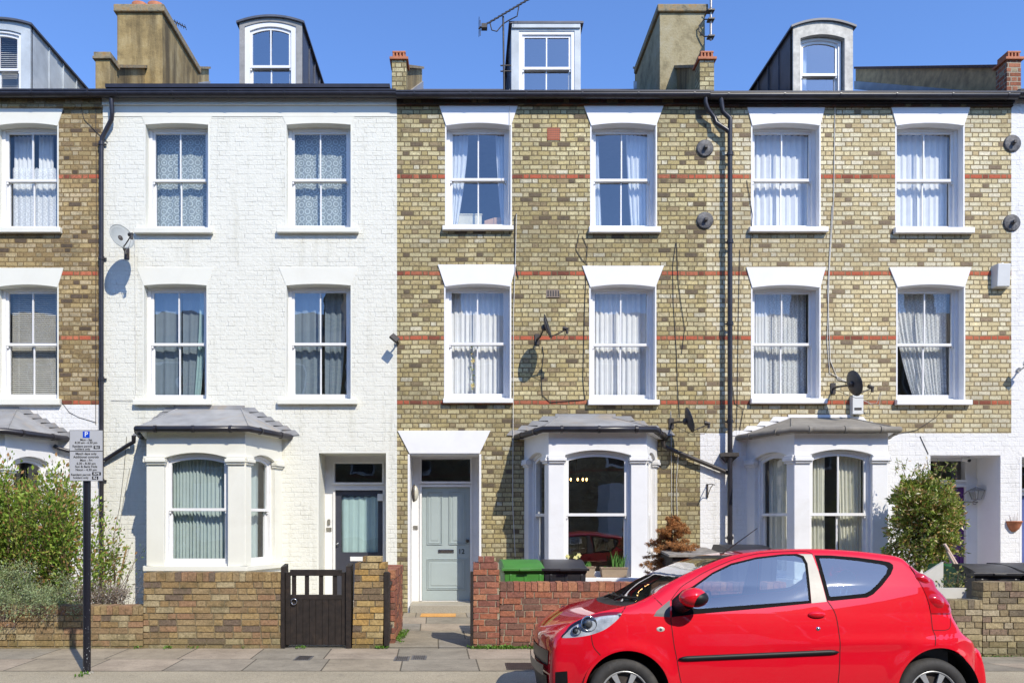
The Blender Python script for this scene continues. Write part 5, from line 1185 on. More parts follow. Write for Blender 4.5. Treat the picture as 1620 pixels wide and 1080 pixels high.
# weathered timber bin store
M['old_wood'] = simple('weathered grey timber', (.085, .07, .055), .8, var=.5, scale=10, bump=.5, bscale=40, stain=(.03, .025, .02), stain_amt=.6)
Bs = thing('bin_store', 'weathered dark timber bin store beside the dead fir tree', 'bin store', (bx(1095, -2.3), -2.3, 0))
sx0_, sx1_ = bx(1064, -2.6), bx(1140, -2.6); m = MB(); groove_panel(m, sx0_, sx1_, -2.6, -2.57, .0, 1.0, 8); m.box(sx0_, sx0_ + .03, -2.57, -1.8, 0, 1.0); m.box(sx1_ - .03, sx1_, -2.57, -1.8, 0, 1.02); m.box(sx0_, sx1_, -1.8, -1.77, 0, 1.1); part('boards', m, 'old_wood', Bs); Bs.location.z += .07
m = MB(); m.add([(sx0_ - .06, -2.66, 1.0), (sx1_ + .06, -2.66, 1.0), (sx1_ + .06, -1.75, 1.07), (sx0_ - .06, -1.75, 1.07), (sx0_ - .06, -2.66, 1.03), (sx1_ + .06, -2.66, 1.03), (sx1_ + .06, -1.75, 1.10), (sx0_ - .06, -1.75, 1.10)], [(0, 3, 2, 1), (4, 5, 6, 7), (0, 1, 5, 4), (1, 2, 6, 5), (2, 3, 7, 6), (3, 0, 4, 7)]); part('lid', m, simple('silvered timber lid', (.26, .235, .20), .8, var=.4, scale=12, bump=.5, bscale=40), Bs)
# planters on the ledge of the bay
M['stone_pot'] = simple('tan trough', (.36, .27, .18), .75, var=.15, bump=.2)
M['leaf_fresh'] = simple('fresh daffodil leaves', (.09, .22, .04), .5, var=.3, scale=30)
M['petal'] = simple('pale yellow petals', (.75, .70, .30), .6)
def trough(label, px0, px1, pyt, pyb, Y, flowers, blades, seed):
    a, b = fx(px0, Y), fx(px1, Y); z1, z0 = fz(pyt, Y), fz(pyb, Y); r = random.Random(seed)
    T = thing('window_trough', label, 'plant trough', ((a + b) / 2, Y, z0), 'plant troughs on the bay ledge')
    m = MB(); m.add([(a + .02, Y, z0), (b - .02, Y, z0), (b - .02, Y + .14, z0), (a + .02, Y + .14, z0), (a, Y - .02, z1), (b, Y - .02, z1), (b, Y + .16, z1), (a, Y + .16, z1)], [(0, 3, 2, 1), (0, 1, 5, 4), (1, 2, 6, 5), (2, 3, 7, 6), (3, 0, 4, 7)])
    m.ring([(0, 0)] * 0 or [(a - .006, z1 - .02), (a - .006, z1 + .004), (b + .006, z1 + .004), (b + .006, z1 - .02)], [(a + .01, z1 - .012), (a + .01, z1 - .004), (b - .01, z1 - .004), (b - .01, z1 - .012)], Y - .026, Y - .018)
    m.box(a - .01, b + .01, Y - .03, Y + .17, z0 - .02, z0)
    part('trough', m, 'stone_pot', T, bevel=.004); part('soil', MB().quad((a + .01, Y - .01, z1 - .02), (b - .01, Y - .01, z1 - .02), (b - .01, Y + .15, z1 - .02), (a + .01, Y + .15, z1 - .02)), 'soil', T)
    m = MB()
    for (px, h, n) in blades:
        for i in range(n):
            x = fx(px, Y) + r.uniform(-.035, .035); yy = Y + .06 + r.uniform(-.03, .03); lean = r.uniform(-.35, .35); hh = h * r.uniform(.6, 1); w_ = .006
            p = [(x, yy, z1 - .02), (x + lean * hh * .4, yy, z1 + hh * .6), (x + lean * hh, yy - .01, z1 + hh)]
            m.add([(p[0][0] - w_, yy, p[0][2]), (p[0][0] + w_, yy, p[0][2]), (p[1][0] + w_, yy - .004, p[1][2]), (p[1][0] - w_, yy, p[1][2]), (p[2][0], p[2][1], p[2][2])], [(0, 1, 2, 3), (3, 2, 4)])
    part('leaves', m, 'leaf_fresh', T, recalc=False)
    for (px, py) in flowers:
        m = MB(); c_ = Vector((fx(px, Y), Y + .02, fz(py, Y))); fc = MB()
        for i in range(6):
            a_ = i * math.pi / 3; q = Vector((math.cos(a_), -.1, math.sin(a_))); s_ = Vector((-math.sin(a_), 0, math.cos(a_)))
            fc.add([tuple(c_), tuple(c_ + q * .022 + s_ * .014), tuple(c_ + q * .042), tuple(c_ + q * .022 - s_ * .014)], [(0, 1, 2, 3)])
        fc.tube([tuple(c_), tuple(c_ + Vector((0, -.025, 0)))], [.008, .014], 8); f_ = part('flower', fc, 'petal', T, recalc=False)
        m.tube([(c_.x + .01, Y + .05, z1 - .02), tuple(c_)], .004, 5); part('stem', m, 'leaf_fresh', f_)
YT = -1.12
trough('narrow tan trough of daffodils partly behind the black wheelie bin', 900, 942, 896, 912, YT, [(898, 880), (911, 882), (916, 878)], [(932, .09, 14), (926, .06, 8), (898, .1, 8), (912, .1, 10)], 3)
trough('wide tan trough with tall green leaves beside the dead fir tree', 951, 993, 897, 912.5, YT, [], [(973, .28, 7), (985, .24, 9), (980, .12, 6), (960, .03, 5)], 4)
part('ledge', MB().slab([(fx(900, -1.2), -1.26), (fx(1010, -1.2), -1.26), (fx(1022, -1), -1.0), (fx(890, -1), -1.0)], .55, fz(913.5, -1.2)), 'bay_white', HC, bevel=.008)
m = MB(); m.box(fx(666, -.45), fx(721, -.45), -.62, -.30, .034, .052)
mt = ground_mat('coir matting', (.62, .30, .08), (.75, .42, .14), (.12, .05, .02), sc=160); D = single('door_mat', m, mt, 'small orange brown door mat at the foot of the step', 'door mat', (fx(693, -.45), -.45, .04))
# boards and stakes
single('timber_stake', MB().tube([(fx(176, -1.8), -1.8, .2), (fx(201, -1.8), -1.8, fz(863, -1.8))], .014, 8), simple('pale cut timber', (.42, .27, .13), .7, var=.2, bump=.3), 'pale wooden stake leaning by the cream bay', 'stake', (fx(188, -1.8), -1.8, .2))
m = MB(); m.prism([(fx(1459, -3.1), fz(907, -3.1)), (fx(1489.5, -3.1), fz(888, -3.1)), (fx(1489.5, -3.1), fz(929, -3.1)), (fx(1459, -3.1), fz(929, -3.1))], -3.14, -3.10)
M['board'] = simple('off white painted board', (.55, .54, .49), .6, var=.05)
single('triangular_board', m, 'board', 'pointed off white board standing behind the car tail', 'board', (fx(1475, -3.1), -3.1, .6))
m = MB(); m.prism([(fx(1478, -3.3), fz(929, -3.3)), (fx(1524, -3.3), fz(929, -3.3)), (fx(1524, -3.3), fz(949, -3.3)), (fx(1470, -3.3), fz(949, -3.3))], -3.36, -3.3)
single('painted_block', m, 'board', 'low off white block resting on the stepped wall behind the car', 'block', (fx(1500, -3.3), -3.3, .5))
m = MB(); m.tube([Pt(1514, 893, -2.3), Pt(1494, 860, -2.3)], .02, 6); m.tube([Pt(1510, 893, -2.3), Pt(1499, 872, -2.3)], .02, 6)
single('wooden_battens', m, simple('pinkish timber', (.62, .45, .38), .7), 'two pale timber battens leaning over the green bin', 'batten', Pt(1500, 880, -2.3))

# ------------------------------------------------------------------ covers let into the pavement
def cover(label, x0, x1, y0, y1, Y0, Y1, mat, bars=0):
    m = MB(); m.box(x0, x1, Y0, Y1, -.03, .0035 + y0)
    c = single('pavement_cover', m, mat, label, 'pavement cover', ((x0 + x1) / 2, (Y0 + Y1) / 2, 0), 'covers let into the pavement')
    if bars:
        b = MB()
        for i in range(bars): q = x0 + .03 + (x1 - x0 - .06) * i / (bars - 1); b.box(q - .005, q + .005, Y0 + .025, Y1 - .025, .0035 + y0, .009 + y0)
        part('ribs', b, 'iron', c)
    return c
M['cover_iron'] = simple('worn grey iron', (.13, .125, .12), .6, var=.4, scale=25, bump=.5, bscale=60)
def gy(y): return CAMY + F_PX * EYE / (y - YH)
cover('square iron cover in the pavement below the closed black gate', fx(468, gy(1040)), fx(494, gy(1040)), 0, 0, gy(1044), gy(1037), 'cover_iron', 7)
cover('iron cover on the left of the pair below the garden path', fx(624, gy(1041)), fx(648, gy(1041)), 0, 0, gy(1045), gy(1038), 'cover_iron', 6)
cover('iron cover on the right of the pair below the garden path', fx(651, gy(1040)), fx(675, gy(1040)), 0, 0, gy(1043), gy(1036.5), 'cover_iron', 6)
cover('dark iron drain grate in the pavement by the car nose', fx(800, gy(1053)), fx(848, gy(1053)), 0, 0, gy(1059), gy(1048), 'iron', 13)
# ------------------------------------------------------------------ the red car
CX, CYc, CZ = 1.204, -6.535, -.095
def lerp_tab(tab, v):                                            # smooth (monotone cubic) table look-up
    n = len(tab)
    if v <= tab[0][0]: return tab[0][1]
    if v >= tab[-1][0]: return tab[-1][1]
    def sl(i):
        if i == 0 or i == n - 1: return 0 if tab is not WZ else (tab[min(i + 1, n - 1)][1] - tab[max(i - 1, 0)][1]) / (tab[min(i + 1, n - 1)][0] - tab[max(i - 1, 0)][0])
        return (tab[i + 1][1] - tab[i - 1][1]) / (tab[i + 1][0] - tab[i - 1][0])
    for i in range(n - 1):
        if v <= tab[i + 1][0]:
            h = tab[i + 1][0] - tab[i][0]; t = (v - tab[i][0]) / h; t2 = t * t; t3 = t2 * t
            return (2 * t3 - 3 * t2 + 1) * tab[i][1] + (t3 - 2 * t2 + t) * h * sl(i) + (-2 * t3 + 3 * t2) * tab[i + 1][1] + (t3 - t2) * h * sl(i + 1)
WZ = [(.05, .725), (.25, .785), (.45, .811), (.62, .816), (.78, .803), (.93, .766), (1.10, .700), (1.28, .618), (1.46, .535)]
WXF = [(-.75, .26), (-.62, .17), (-.52, .105), (-.42, .075), (-.28, .040), (-.1, .014), (.1, .003), (.3, 0)]
WXR = [(2.1, 0), (2.35, .012), (2.5, .04), (2.62, .085), (2.72, .15), (2.8, .24)]
def W0(x, z):
    w = lerp_tab(WZ, z)
    w -= lerp_tab(WXF, x) + lerp_tab(WXR, x) * (1 if z < .95 else .7)
    if z > .9: w += .032 * (x - 1.5) * min(1, (z - .9) / .2)
    for (ax, az) in ((0.01, .30), (2.345, .31)):                 # wheel arch flare
        r = math.hypot(x - ax, z - az)
        if r > .29: w += .014 * math.exp(-((r - .33) / .06) ** 2)
    w += .010 * math.exp(-((z - (.66 + .012 * x)) / .05) ** 2) * (1 if 1.2 < x else math.exp(-((x - 1.2) / .5) ** 2)) * min(1, max(0, (x - .9) / .8)) if x > .9 else 0
    return w
def px2car(px, py, inset=0.0):
    x, z = (px - XC) / 208.0 - CX, EYE + (YH - py) / 208.0 - CZ
    for _ in range(6):
        w = W0(x, z) - inset; s_ = F_PX / (CYc - w - CAMY); x = (px - XC) / s_ - CX; z = EYE + (YH - py) / s_ - CZ
    return (x, z)
def resample(pts, d=.025, closed=False, smooth=False):
    P = [Vector((p[0], p[1])) for p in pts]; n = len(P); out = []
    for i in range(n if closed else n - 1):
        a, b = P[i], P[(i + 1) % n]; k_ = max(1, int((b - a).length / d + .5))
        p0 = P[(i - 1) % n] if closed or i > 0 else a; p3 = P[(i + 2) % n] if closed or i < n - 2 else b
        for j in range(k_):
            t = j / k_
            if smooth: q = .5 * ((2 * a) + (-p0 + b) * t + (2 * p0 - 5 * a + 4 * b - p3) * t * t + (-p0 + 3 * a - 3 * b + p3) * t ** 3)
            else: q = a.lerp(b, t)
            out.append(q)
    if not closed: out.append(P[-1])
    return out
RR = .045
rail_px = [  # x, y, forward/backward bulge, upward bulge
    (874, 1118, -.03, 0), (871, 1085, -.045, 0), (870.5, 1060, -.05, 0), (872, 1037, -.055, 0), (875, 1020, -.07, .005), (884, 1007, -.075, -.01), (904, 993, -.07, -.015), (928, 982, -.07, -.015), (952, 975, -.07, -.012),
    (975, 970, -.07, -.014), (993, 965.5, -.07, -.014), (1012, 959.5, -.06, -.014), (1036, 947, -.055, -.014), (1060, 929.5, -.05, -.014), (1080, 918.5, -.045, -.012), (1100, 908.5, -.04, -.010), (1121, 899.3, -.03, -.006), (1145, 889.5, -.02, .0), (1171, 882, -.01, .004),
    (1210, 876, 0, .008), (1247, 873.8, 0, .010), (1290, 873.2, 0, .010), (1320, 874, 0, .010), (1360, 876.8, 0, .010), (1401, 881.5, .01, .01), (1422, 885, .03, .015), (1433, 889, .05, .01), (1443, 898, .06, .0), (1455, 909, .07, 0), (1471, 917.5, .08, 0), (1481, 925, .08, 0),
    (1485, 936, .09, 0), (1494, 946, .10, 0), (1503, 958, .10, 0), (1507.5, 970, .10, 0), (1510, 981, .10, 0), (1516, 993, .10, 0), (1526, 1009, .10, 0), (1540, 1020, .09, 0), (1550, 1033, .08, 0), (1556, 1049, .08, 0), (1559.5, 1066, .08, 0), (1560.5, 1085, .07, 0), (1557, 1118, .06, 0)]
rail0 = [(*px2car(p[0], p[1], RR), p[2], p[3]) for p in rail_px]
rl = resample(rail0, .022, smooth=True)
def bulge_at(q):
    best = min(range(len(rail0) - 1), key=lambda i: (Vector(rail0[i][:2]) + (Vector(rail0[i + 1][:2]) - Vector(rail0[i][:2])) * .5 - q).length)
    a, b = Vector(rail0[best][:2]), Vector(rail0[best + 1][:2]); t = max(0, min(1, (q - a).dot(b - a) / max((b - a).length_squared, 1e-9)))
    return (rail0[best][2] + (rail0[best + 1][2] - rail0[best][2]) * t, rail0[best][3] + (rail0[best + 1][3] - rail0[best][3]) * t)
rl_b = [bulge_at(q) for q in rl]
for _ in range(4): rl_b = [rl_b[0]] + [tuple((rl_b[i - 1][k_] + 2 * rl_b[i][k_] + rl_b[i + 1][k_]) / 4 for k_ in (0, 1)) for i in range(1, len(rl_b) - 1)] + [rl_b[-1]]
def dist_rail(x, z):
    best = 9; q = Vector((x, z))
    for a, b in zip(rl, rl[1:]):
        if abs(a.x - x) > .12 or abs(a.y - z) > .12: continue
        ab = b - a; t = max(0, min(1, (q - a).dot(ab) / ab.length_squared)); best = min(best, (a + ab * t - q).length)
    return best
def Wc(x, z):
    w = W0(x, z); d = dist_rail(x, z)
    if d < RR: w -= RR - math.sqrt(max(RR * RR - (RR - d) ** 2, 0))
    return w
def poly_px(pts, smooth=False, d=.025): return resample([px2car(*p) for p in pts], d, True, smooth)
def inside(poly, x, y):
    c = False; j = len(poly) - 1
    for i in range(len(poly)):
        a, b = poly[i], poly[j]
        if (a[1] > y) != (b[1] > y) and x < (b[0] - a[0]) * (y - a[1]) / (b[1] - a[1]) + a[0]: c = not c
        j = i
    return c
ax0, ax1 = px2car(993, 1103), px2car(1487, 1100)
archF = [Vector((ax0[0] + .315 * math.cos(a * math.pi / 32), ax0[1] + .315 * math.sin(a * math.pi / 32))) for a in range(64)]
archR = [Vector((ax1[0] + .322 * math.cos(a * math.pi / 32), ax1[1] + .322 * math.sin(a * math.pi / 32))) for a in range(64)]
headl = poly_px([(889, 1016), (896, 1006), (906, 995.5), (928, 984.5), (952, 978), (975, 976), (985, 977.5), (981, 986), (960, 1003), (937, 1012), (911.5, 1016)], True, .015)
taill_px = [(1446, 902), (1452.5, 911), (1460.6, 927), (1467, 940), (1472, 952), (1476, 966), (1478, 978.5), (1509.3, 978)]
tl = [px2car(*p) for p in taill_px]
seg = [q for q in rl if q.x > tl[0][0] and tl[-1][1] - .005 < q.y < tl[0][1]]
taill = resample(tl, .02) + [q for q in reversed(seg) if q.y > tl[-1][1] + .01]
glassF = poly_px([(1098.5, 939), (1131, 915), (1161.5, 900.2), (1202, 889.8), (1243, 885), (1263, 884.6), (1273.6, 888.5), (1278.7, 898.7), (1281, 925), (1283.8, 957.8), (1240, 961), (1180, 965.5), (1106.5, 971), (1100, 970)])
trimF = poly_px([(1065, 957), (1082, 941), (1098, 934.8), (1131, 911.5), (1161, 896.8), (1202, 886.7), (1243, 882), (1266, 881.4), (1277, 885), (1283, 897), (1286, 930), (1288, 962), (1200, 971), (1100, 980), (1065, 984.5)])
pillar = poly_px([(1268, 881.4), (1290.5, 882.2), (1300, 909), (1312.5, 959.5), (1288.3, 962), (1286, 930), (1283, 897), (1277, 885)])
tri = poly_px([(1036, 983), (1041, 974.5), (1051, 966), (1062.3, 956.5), (1062.3, 984.5)])
rearW = poly_px([(1294, 883.6), (1320, 884), (1360.8, 887.3), (1401.5, 892.8), (1414, 895.3), (1419.5, 899.5), (1420, 905), (1415.8, 915), (1401.5, 933.4), (1387, 947.6), (1377, 952.7), (1320, 958.4), (1313.5, 957.5), (1302, 912)])
rearG = poly_px([(1302, 889), (1320, 889), (1360, 893), (1396, 898.4), (1407, 901), (1411, 905), (1408, 914), (1395, 930), (1382, 942), (1373, 946.5), (1320, 951.5), (1317, 950), (1308, 912)])
doorP = poly_px([(1063.6, 990), (1063.6, 956), (1080, 936), (1100, 922.5), (1121, 910), (1161.5, 892), (1202, 881.5), (1243, 878), (1273.6, 877.4), (1286, 878.6), (1292, 883.2), (1301, 909), (1313, 957.5), (1324.5, 976), (1329.6, 998.6), (1332, 1037), (1329, 1080), (1323, 1112), (1084, 1112), (1077, 1080), (1072.5, 1051.5), (1068, 1027)])
bottom = resample([tuple(rl[-1]), (2.345 + .33, .2), (.33, .185), tuple(rl[0])], .03)
outline = list(rl) + bottom[1:-1]
pts2 = []; edges = []
def add_loop(loop, closed=True):
    b = len(pts2); pts2.extend([(p[0], p[1]) for p in loop]); n = len(loop)
    for i in range(n if closed else n - 1): edges.append((b + i, b + (i + 1) % n))
for L_ in (outline, archF, archR, headl, taill, glassF, trimF, pillar, tri, rearW, rearG, doorP): add_loop(L_)
for off in (.004, .011, .020, .031, .045):                        # rows parallel to the rail keep its rounding smooth
    for i in range(1, len(rl) - 1):
        t_ = (rl[i + 1] - rl[i - 1]).normalized(); n_ = Vector((t_.y, -t_.x)); pts2.append((rl[i].x + n_.x * off, rl[i].y + n_.y * off))
x = -.62
while x < 2.85:
    z = .19
    while z < 1.42:
        if inside(outline, x, z) and dist_rail(x, z) > .055: pts2.append((x + (.0125 if int(round(z / .025)) % 2 else 0), z))
        z += .025
    x += .025
vv, ee, ff, *_ = delaunay_2d_cdt([Vector(p) for p in pts2], edges, [], 0, 1e-5)
cls = {}
regs = [('headlamp', headl), ('tail_lamp', taill), ('side_glass', glassF), ('window_trim', trimF), ('pillar_panel', pillar), ('wing_panel', tri), ('rear_side_glass', rearG), ('rear_glass_border', rearW), ('door', doorP), ('body', outline)]
for f in ff:
    cx_ = sum(vv[i][0] for i in f) / 3; cz_ = sum(vv[i][1] for i in f) / 3
    if inside(archF, cx_, cz_) or inside(archR, cx_, cz_): continue
    for nm, pl in regs:
        if inside(pl, cx_, cz_): cls.setdefault(nm, []).append(f); break
wv = [Wc(v[0], v[1]) for v in vv]
def wn(x, z):
    e = .004; return Vector((-(Wc(x + e, z) - Wc(x - e, z)) / (2 * e), -1, -(Wc(x, z + e) - Wc(x, z - e)) / (2 * e))).normalized()
nv = {}
def side_mesh(name, faces, mat, parent, sgn=-1, push=0.0, solid=0):
    ids = sorted({i for f in faces for i in f}); mp = {q: i for i, q in enumerate(ids)}
    me = bpy.data.meshes.new(name)
    def pt(i):
        v = vv[i]; n_ = nv.setdefault(i, wn(v[0], v[1])); return (v[0] + n_.x * push, sgn * (wv[i] - push * n_.y * -1 * 1 if False else wv[i] + push), v[1] + n_.z * push)
    me.from_pydata([pt(i) for i in ids], [], [tuple(mp[i] for i in (f if sgn < 0 else reversed(f))) for f in faces])
    for p in me.polygons: p.use_smooth = True
    me.normals_split_custom_set_from_vertices([Vector((nv[i].x, -sgn * nv[i].y, nv[i].z)) if sgn > 0 else nv[i] for i in ids])
    me.materials.append(M[mat] if isinstance(mat, str) else mat)
    o = bpy.data.objects.new(name, me); COL.objects.link(o); o.parent = parent; LOC[o.as_pointer()] = Vector((0, 0, 0)); return o
# materials of the car
k = NT('red car paint'); n1 = k.noise(700, 2, .5, vec=k.obj())
z_ = k.xyz(k.obj())[2]; mr = k.n('ShaderNodeMapRange'); k.l(z_, mr.inputs[0]); mr.inputs[1].default_value = .15; mr.inputs[2].default_value = .5; mr.inputs[3].default_value = .18; mr.inputs[4].default_value = 0
dn = k.math('ADD', k.math('MULTIPLY', mr.outputs[0], k.noise(9, 5, .7, vec=k.obj())), k.math('MULTIPLY', k.ramp(k.noise(3.2, 7, .8, vec=k.obj()), [(.45, 0), (.75, 1)]), .10))
k.base(k.mix(dn, (.70, .003, .016, 1), (.42, .07, .06, 1))); k.rough(.5); k.p.inputs['Specular IOR Level'].default_value = .06
k.p.inputs['Coat Weight'].default_value = 1; k.p.inputs['Coat IOR'].default_value = 1.68; k.p.inputs['Coat Roughness'].default_value = .015; M['car_red'] = k.m
M['car_black'] = simple('black car plastic', (.009, .009, .010), .5, var=.1, scale=20, spec=.3)
M['trim_black'] = simple('matt black window trim', (.008, .008, .009), .6, var=.1, spec=.04)
M['car_grey'] = simple('dark grey car plastic', (.07, .075, .08), .5, var=.1)
M['car_pillar'] = simple('dusty silver pillar panel', (.20, .19, .18), .4, var=.15, scale=14)
M['car_glass'] = glass_mat('tinted car glass', (.80, .90, .90), .27, rough=.012)
M['car_screen'] = glass_mat('green tinted windscreen', (.70, .86, .80), .20)
M['tyre'] = simple('tyre rubber', (.035, .034, .034), .75, var=.2, scale=20, stain=(.10, .09, .08), stain_amt=.4)
M['alloy'] = simple('silver wheel trim', (.50, .51, .52), .35, metal=.55, var=.08)
M['dark'] = simple('underbody black', (.006, .006, .006), .9)
M['seat'] = simple('grey seat cloth', (.06, .065, .075), .85, var=.2)
M['chrome'] = simple('bright trim', (.7, .7, .7), .12, metal=1, var=.02)
k = NT('red lamp lens'); k.base((.5, .004, .01)); k.rough(.08); k.p.inputs['Coat Weight'].default_value = 1; k.p.inputs['Coat Roughness'].default_value = .01; M['tail'] = k.m
M['lamp_cover'] = glass_mat('clear lamp cover', (.95, .96, .97), .10)

CAR = thing('parked_car', 'glossy red three door hatchback parked at the kerb', 'car', (CX, CYc, CZ), local=True)
CAR.rotation_euler = (R(-2.8), 0, 0)
wts = {}
for sgn, lab in ((-1, 'near'), (1, 'far')):
    side_mesh('body_side', cls['body'], 'car_red', CAR, sgn)
    dr = side_mesh('door', cls['door'], 'car_red', CAR, sgn)
    side_mesh('window_trim', cls['window_trim'], 'trim_black', dr, sgn); side_mesh('pillar_panel', cls['pillar_panel'], 'car_pillar', dr, sgn)
    side_mesh('side_window', cls['side_glass'], 'car_glass', dr, sgn)
    side_mesh('wing_panel', cls['wing_panel'], 'car_grey', CAR, sgn)
    side_mesh('rear_window_border', cls['rear_glass_border'], 'trim_black', CAR, sgn); side_mesh('rear_side_window', cls['rear_side_glass'], 'car_glass', CAR, sgn)
    tlp = side_mesh('tail_lamp', cls['tail_lamp'], 'tail', CAR, sgn, push=.004)
    # domes of the tail lamp
    for (px_, py_, rx, rz) in ((1468, 925, .075, .050), (1487, 960, .085, .065)):
        cx2, cz2 = px2car(px_, py_); w_ = Wc(cx2, cz2); m = MB(); m.ell((cx2, sgn * (w_ - .035), cz2), (rx, .055, rz), 20, 12, rot=Matrix.Rotation(R(32), 3, 'Y')); part('lamp_dome', m, 'tail', tlp)
    hl = side_mesh('headlamp', cls['headlamp'], 'lamp_cover', CAR, sgn, push=.002)
    side_mesh('reflector', cls['headlamp'], simple('silver lamp bowl', (.62, .68, .78), .25, metal=.25, var=.35, scale=14) if sgn < 0 else 'alloy', hl, sgn, push=-.03)
    for (px_, py_, rr) in ((934, 995, .062), (914, 1006, .034)):
        cx2, cz2 = px2car(px_, py_); w_ = Wc(cx2, cz2); m = MB(); m.lathe([(rr, -.01), (rr * .94, .012), (rr * .8, .0), (rr * .55, -.012), (0, -.02)] if sgn > 0 else [(rr, .01), (rr * .94, -.012), (rr * .8, .0), (rr * .55, .012), (0, .02)], (cx2, sgn * (w_ - .026), cz2), 'Y', 24); part('lamp_bowl', m, 'chrome', hl)
        m = MB(); m.ell((cx2 - .005, sgn * (w_ - .02), cz2), (rr * .5, .02, rr * .55)); part('bulb', m, 'car_grey', hl)
    # rub strip on the door
    a = px2car(1075.5, 1051); b = px2car(1329, 1040); m = MB(); vs = []; n = 40
    for i in range(n + 1):
        t = i / n; xx = a[0] + (b[0] - a[0]) * t; zz = a[1] + (b[1] - a[1]) * t; h = .020 * min(1, (i + .6) / 2, (n - i + .6) / 2.0)
        for dz, dp in ((-h, 0), (-h * .7, .014), (h * .7, .014), (h, 0)): vs.append((xx, sgn * (W0(xx, zz + dz) + dp), zz + dz))
    m.add(vs, [(i * 4 + j, i * 4 + j + 1, i * 4 + j + 5, i * 4 + j + 4) for i in range(n) for j in range(3)] + [(0, 1, 2, 3), (n * 4 + 3, n * 4 + 2, n * 4 + 1, n * 4)], True); part('rub_strip', m, 'car_black', dr)
    # handle and lock
    hx, hz = px2car(1296, 981.5); w_ = W0(hx, hz); m = MB(); m.ell((hx, sgn * (w_ + .006), hz + .006), (.066, .024, .026), 24, 12); hd_ = part('handle', m, 'car_red', dr)
    m = MB(); m.ell((hx, sgn * (w_ + .0), hz - .013), (.058, .012, .016), 20, 8); part('recess', m, 'dark', hd_)
    hx, hz = px2car(1298, 1003); m = MB(); m.lathe([(.0, sgn * .006), (.014, sgn * .006), (.016, 0)], (hx, sgn * W0(hx, hz), hz), 'Y', 18); part('lock', m, 'chrome', dr)
    hx, hz = px2car(1047, 1004); m = MB(); m.ell((hx, sgn * W0(hx, hz), hz), (.032, .008, .020), 20, 8); rp = part('side_repeater', m, simple('pale oval lamp', (.55, .56, .5), .2), CAR); m = MB(); m.ell((hx, sgn * (W0(hx, hz) + .006), hz), (.012, .005, .010), 12, 8); part('bulb', m, 'car_grey', rp)
    # mirror
    mx, mz = .575, 1.0; mx = (1100 - XC) / (F_PX / (CYc - .93 - CAMY)) - CX; mz = EYE + (YH - 955) / (F_PX / (CYc - .93 - CAMY)) - CZ
    m = MB(); rot = Matrix.Rotation(R(-6), 3, 'Y'); m.ell((mx, sgn * .915, mz), (.102, .085, .072), 28, 16, rot=rot); mi = part('mirror', m, 'car_red', dr)
    m = MB(); m.ell((mx + .028, sgn * .915, mz - .010), (.086, .088, .064), 24, 14, rot=rot); part('mirror_housing', m, 'car_black', mi)
    m = MB(); m.tube([(mx - .05, sgn * .72, mz - .07), (mx - .05, sgn * .80, mz - .075), (mx - .03, sgn * .90, mz - .055)], [.062, .05, .035], 14); part('mirror_arm', m, 'car_black', mi)
    # panel gaps
    def seam(pts, w=.0028, parent=CAR):
        P = resample([px2car(*p) for p in pts], .02, smooth=True); m = MB(); vs = []
        for i, q in enumerate(P):
            t_ = (P[min(i + 1, len(P) - 1)] - P[max(i - 1, 0)]).normalized(); n_ = Vector((-t_.y, t_.x))
            for s_ in (-1, 1): x_, z_ = q.x + n_.x * w * s_, q.y + n_.y * w * s_; vs.append((x_, sgn * (Wc(x_, z_) + .0012), z_))
        m.add(vs, [(2 * i, 2 * i + 1, 2 * i + 3, 2 * i + 2) for i in range(len(P) - 1)]); part('panel_gap', m, 'dark', parent, recalc=False)
    seam([(1064, 985), (1063.6, 990), (1068, 1027), (1072.5, 1051.5), (1077, 1080), (1084, 1112)]); seam([(1063.6, 957), (1080, 936), (1100, 922.5), (1121, 910), (1161.5, 892), (1202, 881.5), (1243, 878), (1273.6, 877.4), (1286, 878.6), (1292, 883.2)], .0022)
    seam([(1313, 957.5), (1324.5, 976), (1329.6, 998.6), (1332, 1037), (1329, 1080), (1323, 1112)]); seam([(1478, 979), (1480, 1003), (1484, 1014), (1483.5, 1030)]); seam([(1480, 1005), (1500, 1005), (1508, 1000), (1509, 985)], .002)
    seam([(937, 1013), (937.5, 1021), (941, 1033), (951, 1045)]); seam([(985, 978), (993, 967)]); seam([(1036, 951), (1050, 965)]); seam([(1478, 979), (1508, 979)], .002); seam([(1446, 902), (1460, 926), (1471, 949.7), (1478, 979)], .002); seam([(1301, 909), (1313, 957)], .002)
    lp = poly_px([(879, 1070), (898, 1069), (899, 1092), (879, 1092)]); m = MB(); m.add([(q.x, sgn * (Wc(q.x, q.y) + .003), q.y) for q in lp], [tuple(range(len(lp)))]); part('fog_lamp_slot', m, 'car_black', CAR)
    # wheels
    for (wx, wz) in ((0.0, .2785), (2.34, .2785)):
        Y0_ = sgn * .765; d_ = -sgn
        m = MB(); Rt = .2785; prof = [(.185, 0), (.19, -.012), (.235, -.018), (.262, -.008), (.274, .012), (Rt, .03), (Rt, .055), (Rt - .008, .056), (Rt - .008, .060), (Rt, .061), (Rt, .10), (Rt - .008, .101), (Rt - .008, .105), (Rt, .106), (Rt, .13), (.27, .15), (.235, .165), (.185, .16)]
        m.lathe([(r_, h_ * d_) for r_, h_ in prof], (wx, Y0_, wz), 'Y', 56); wh = part('wheel', m, 'tyre', CAR)
        m = MB()
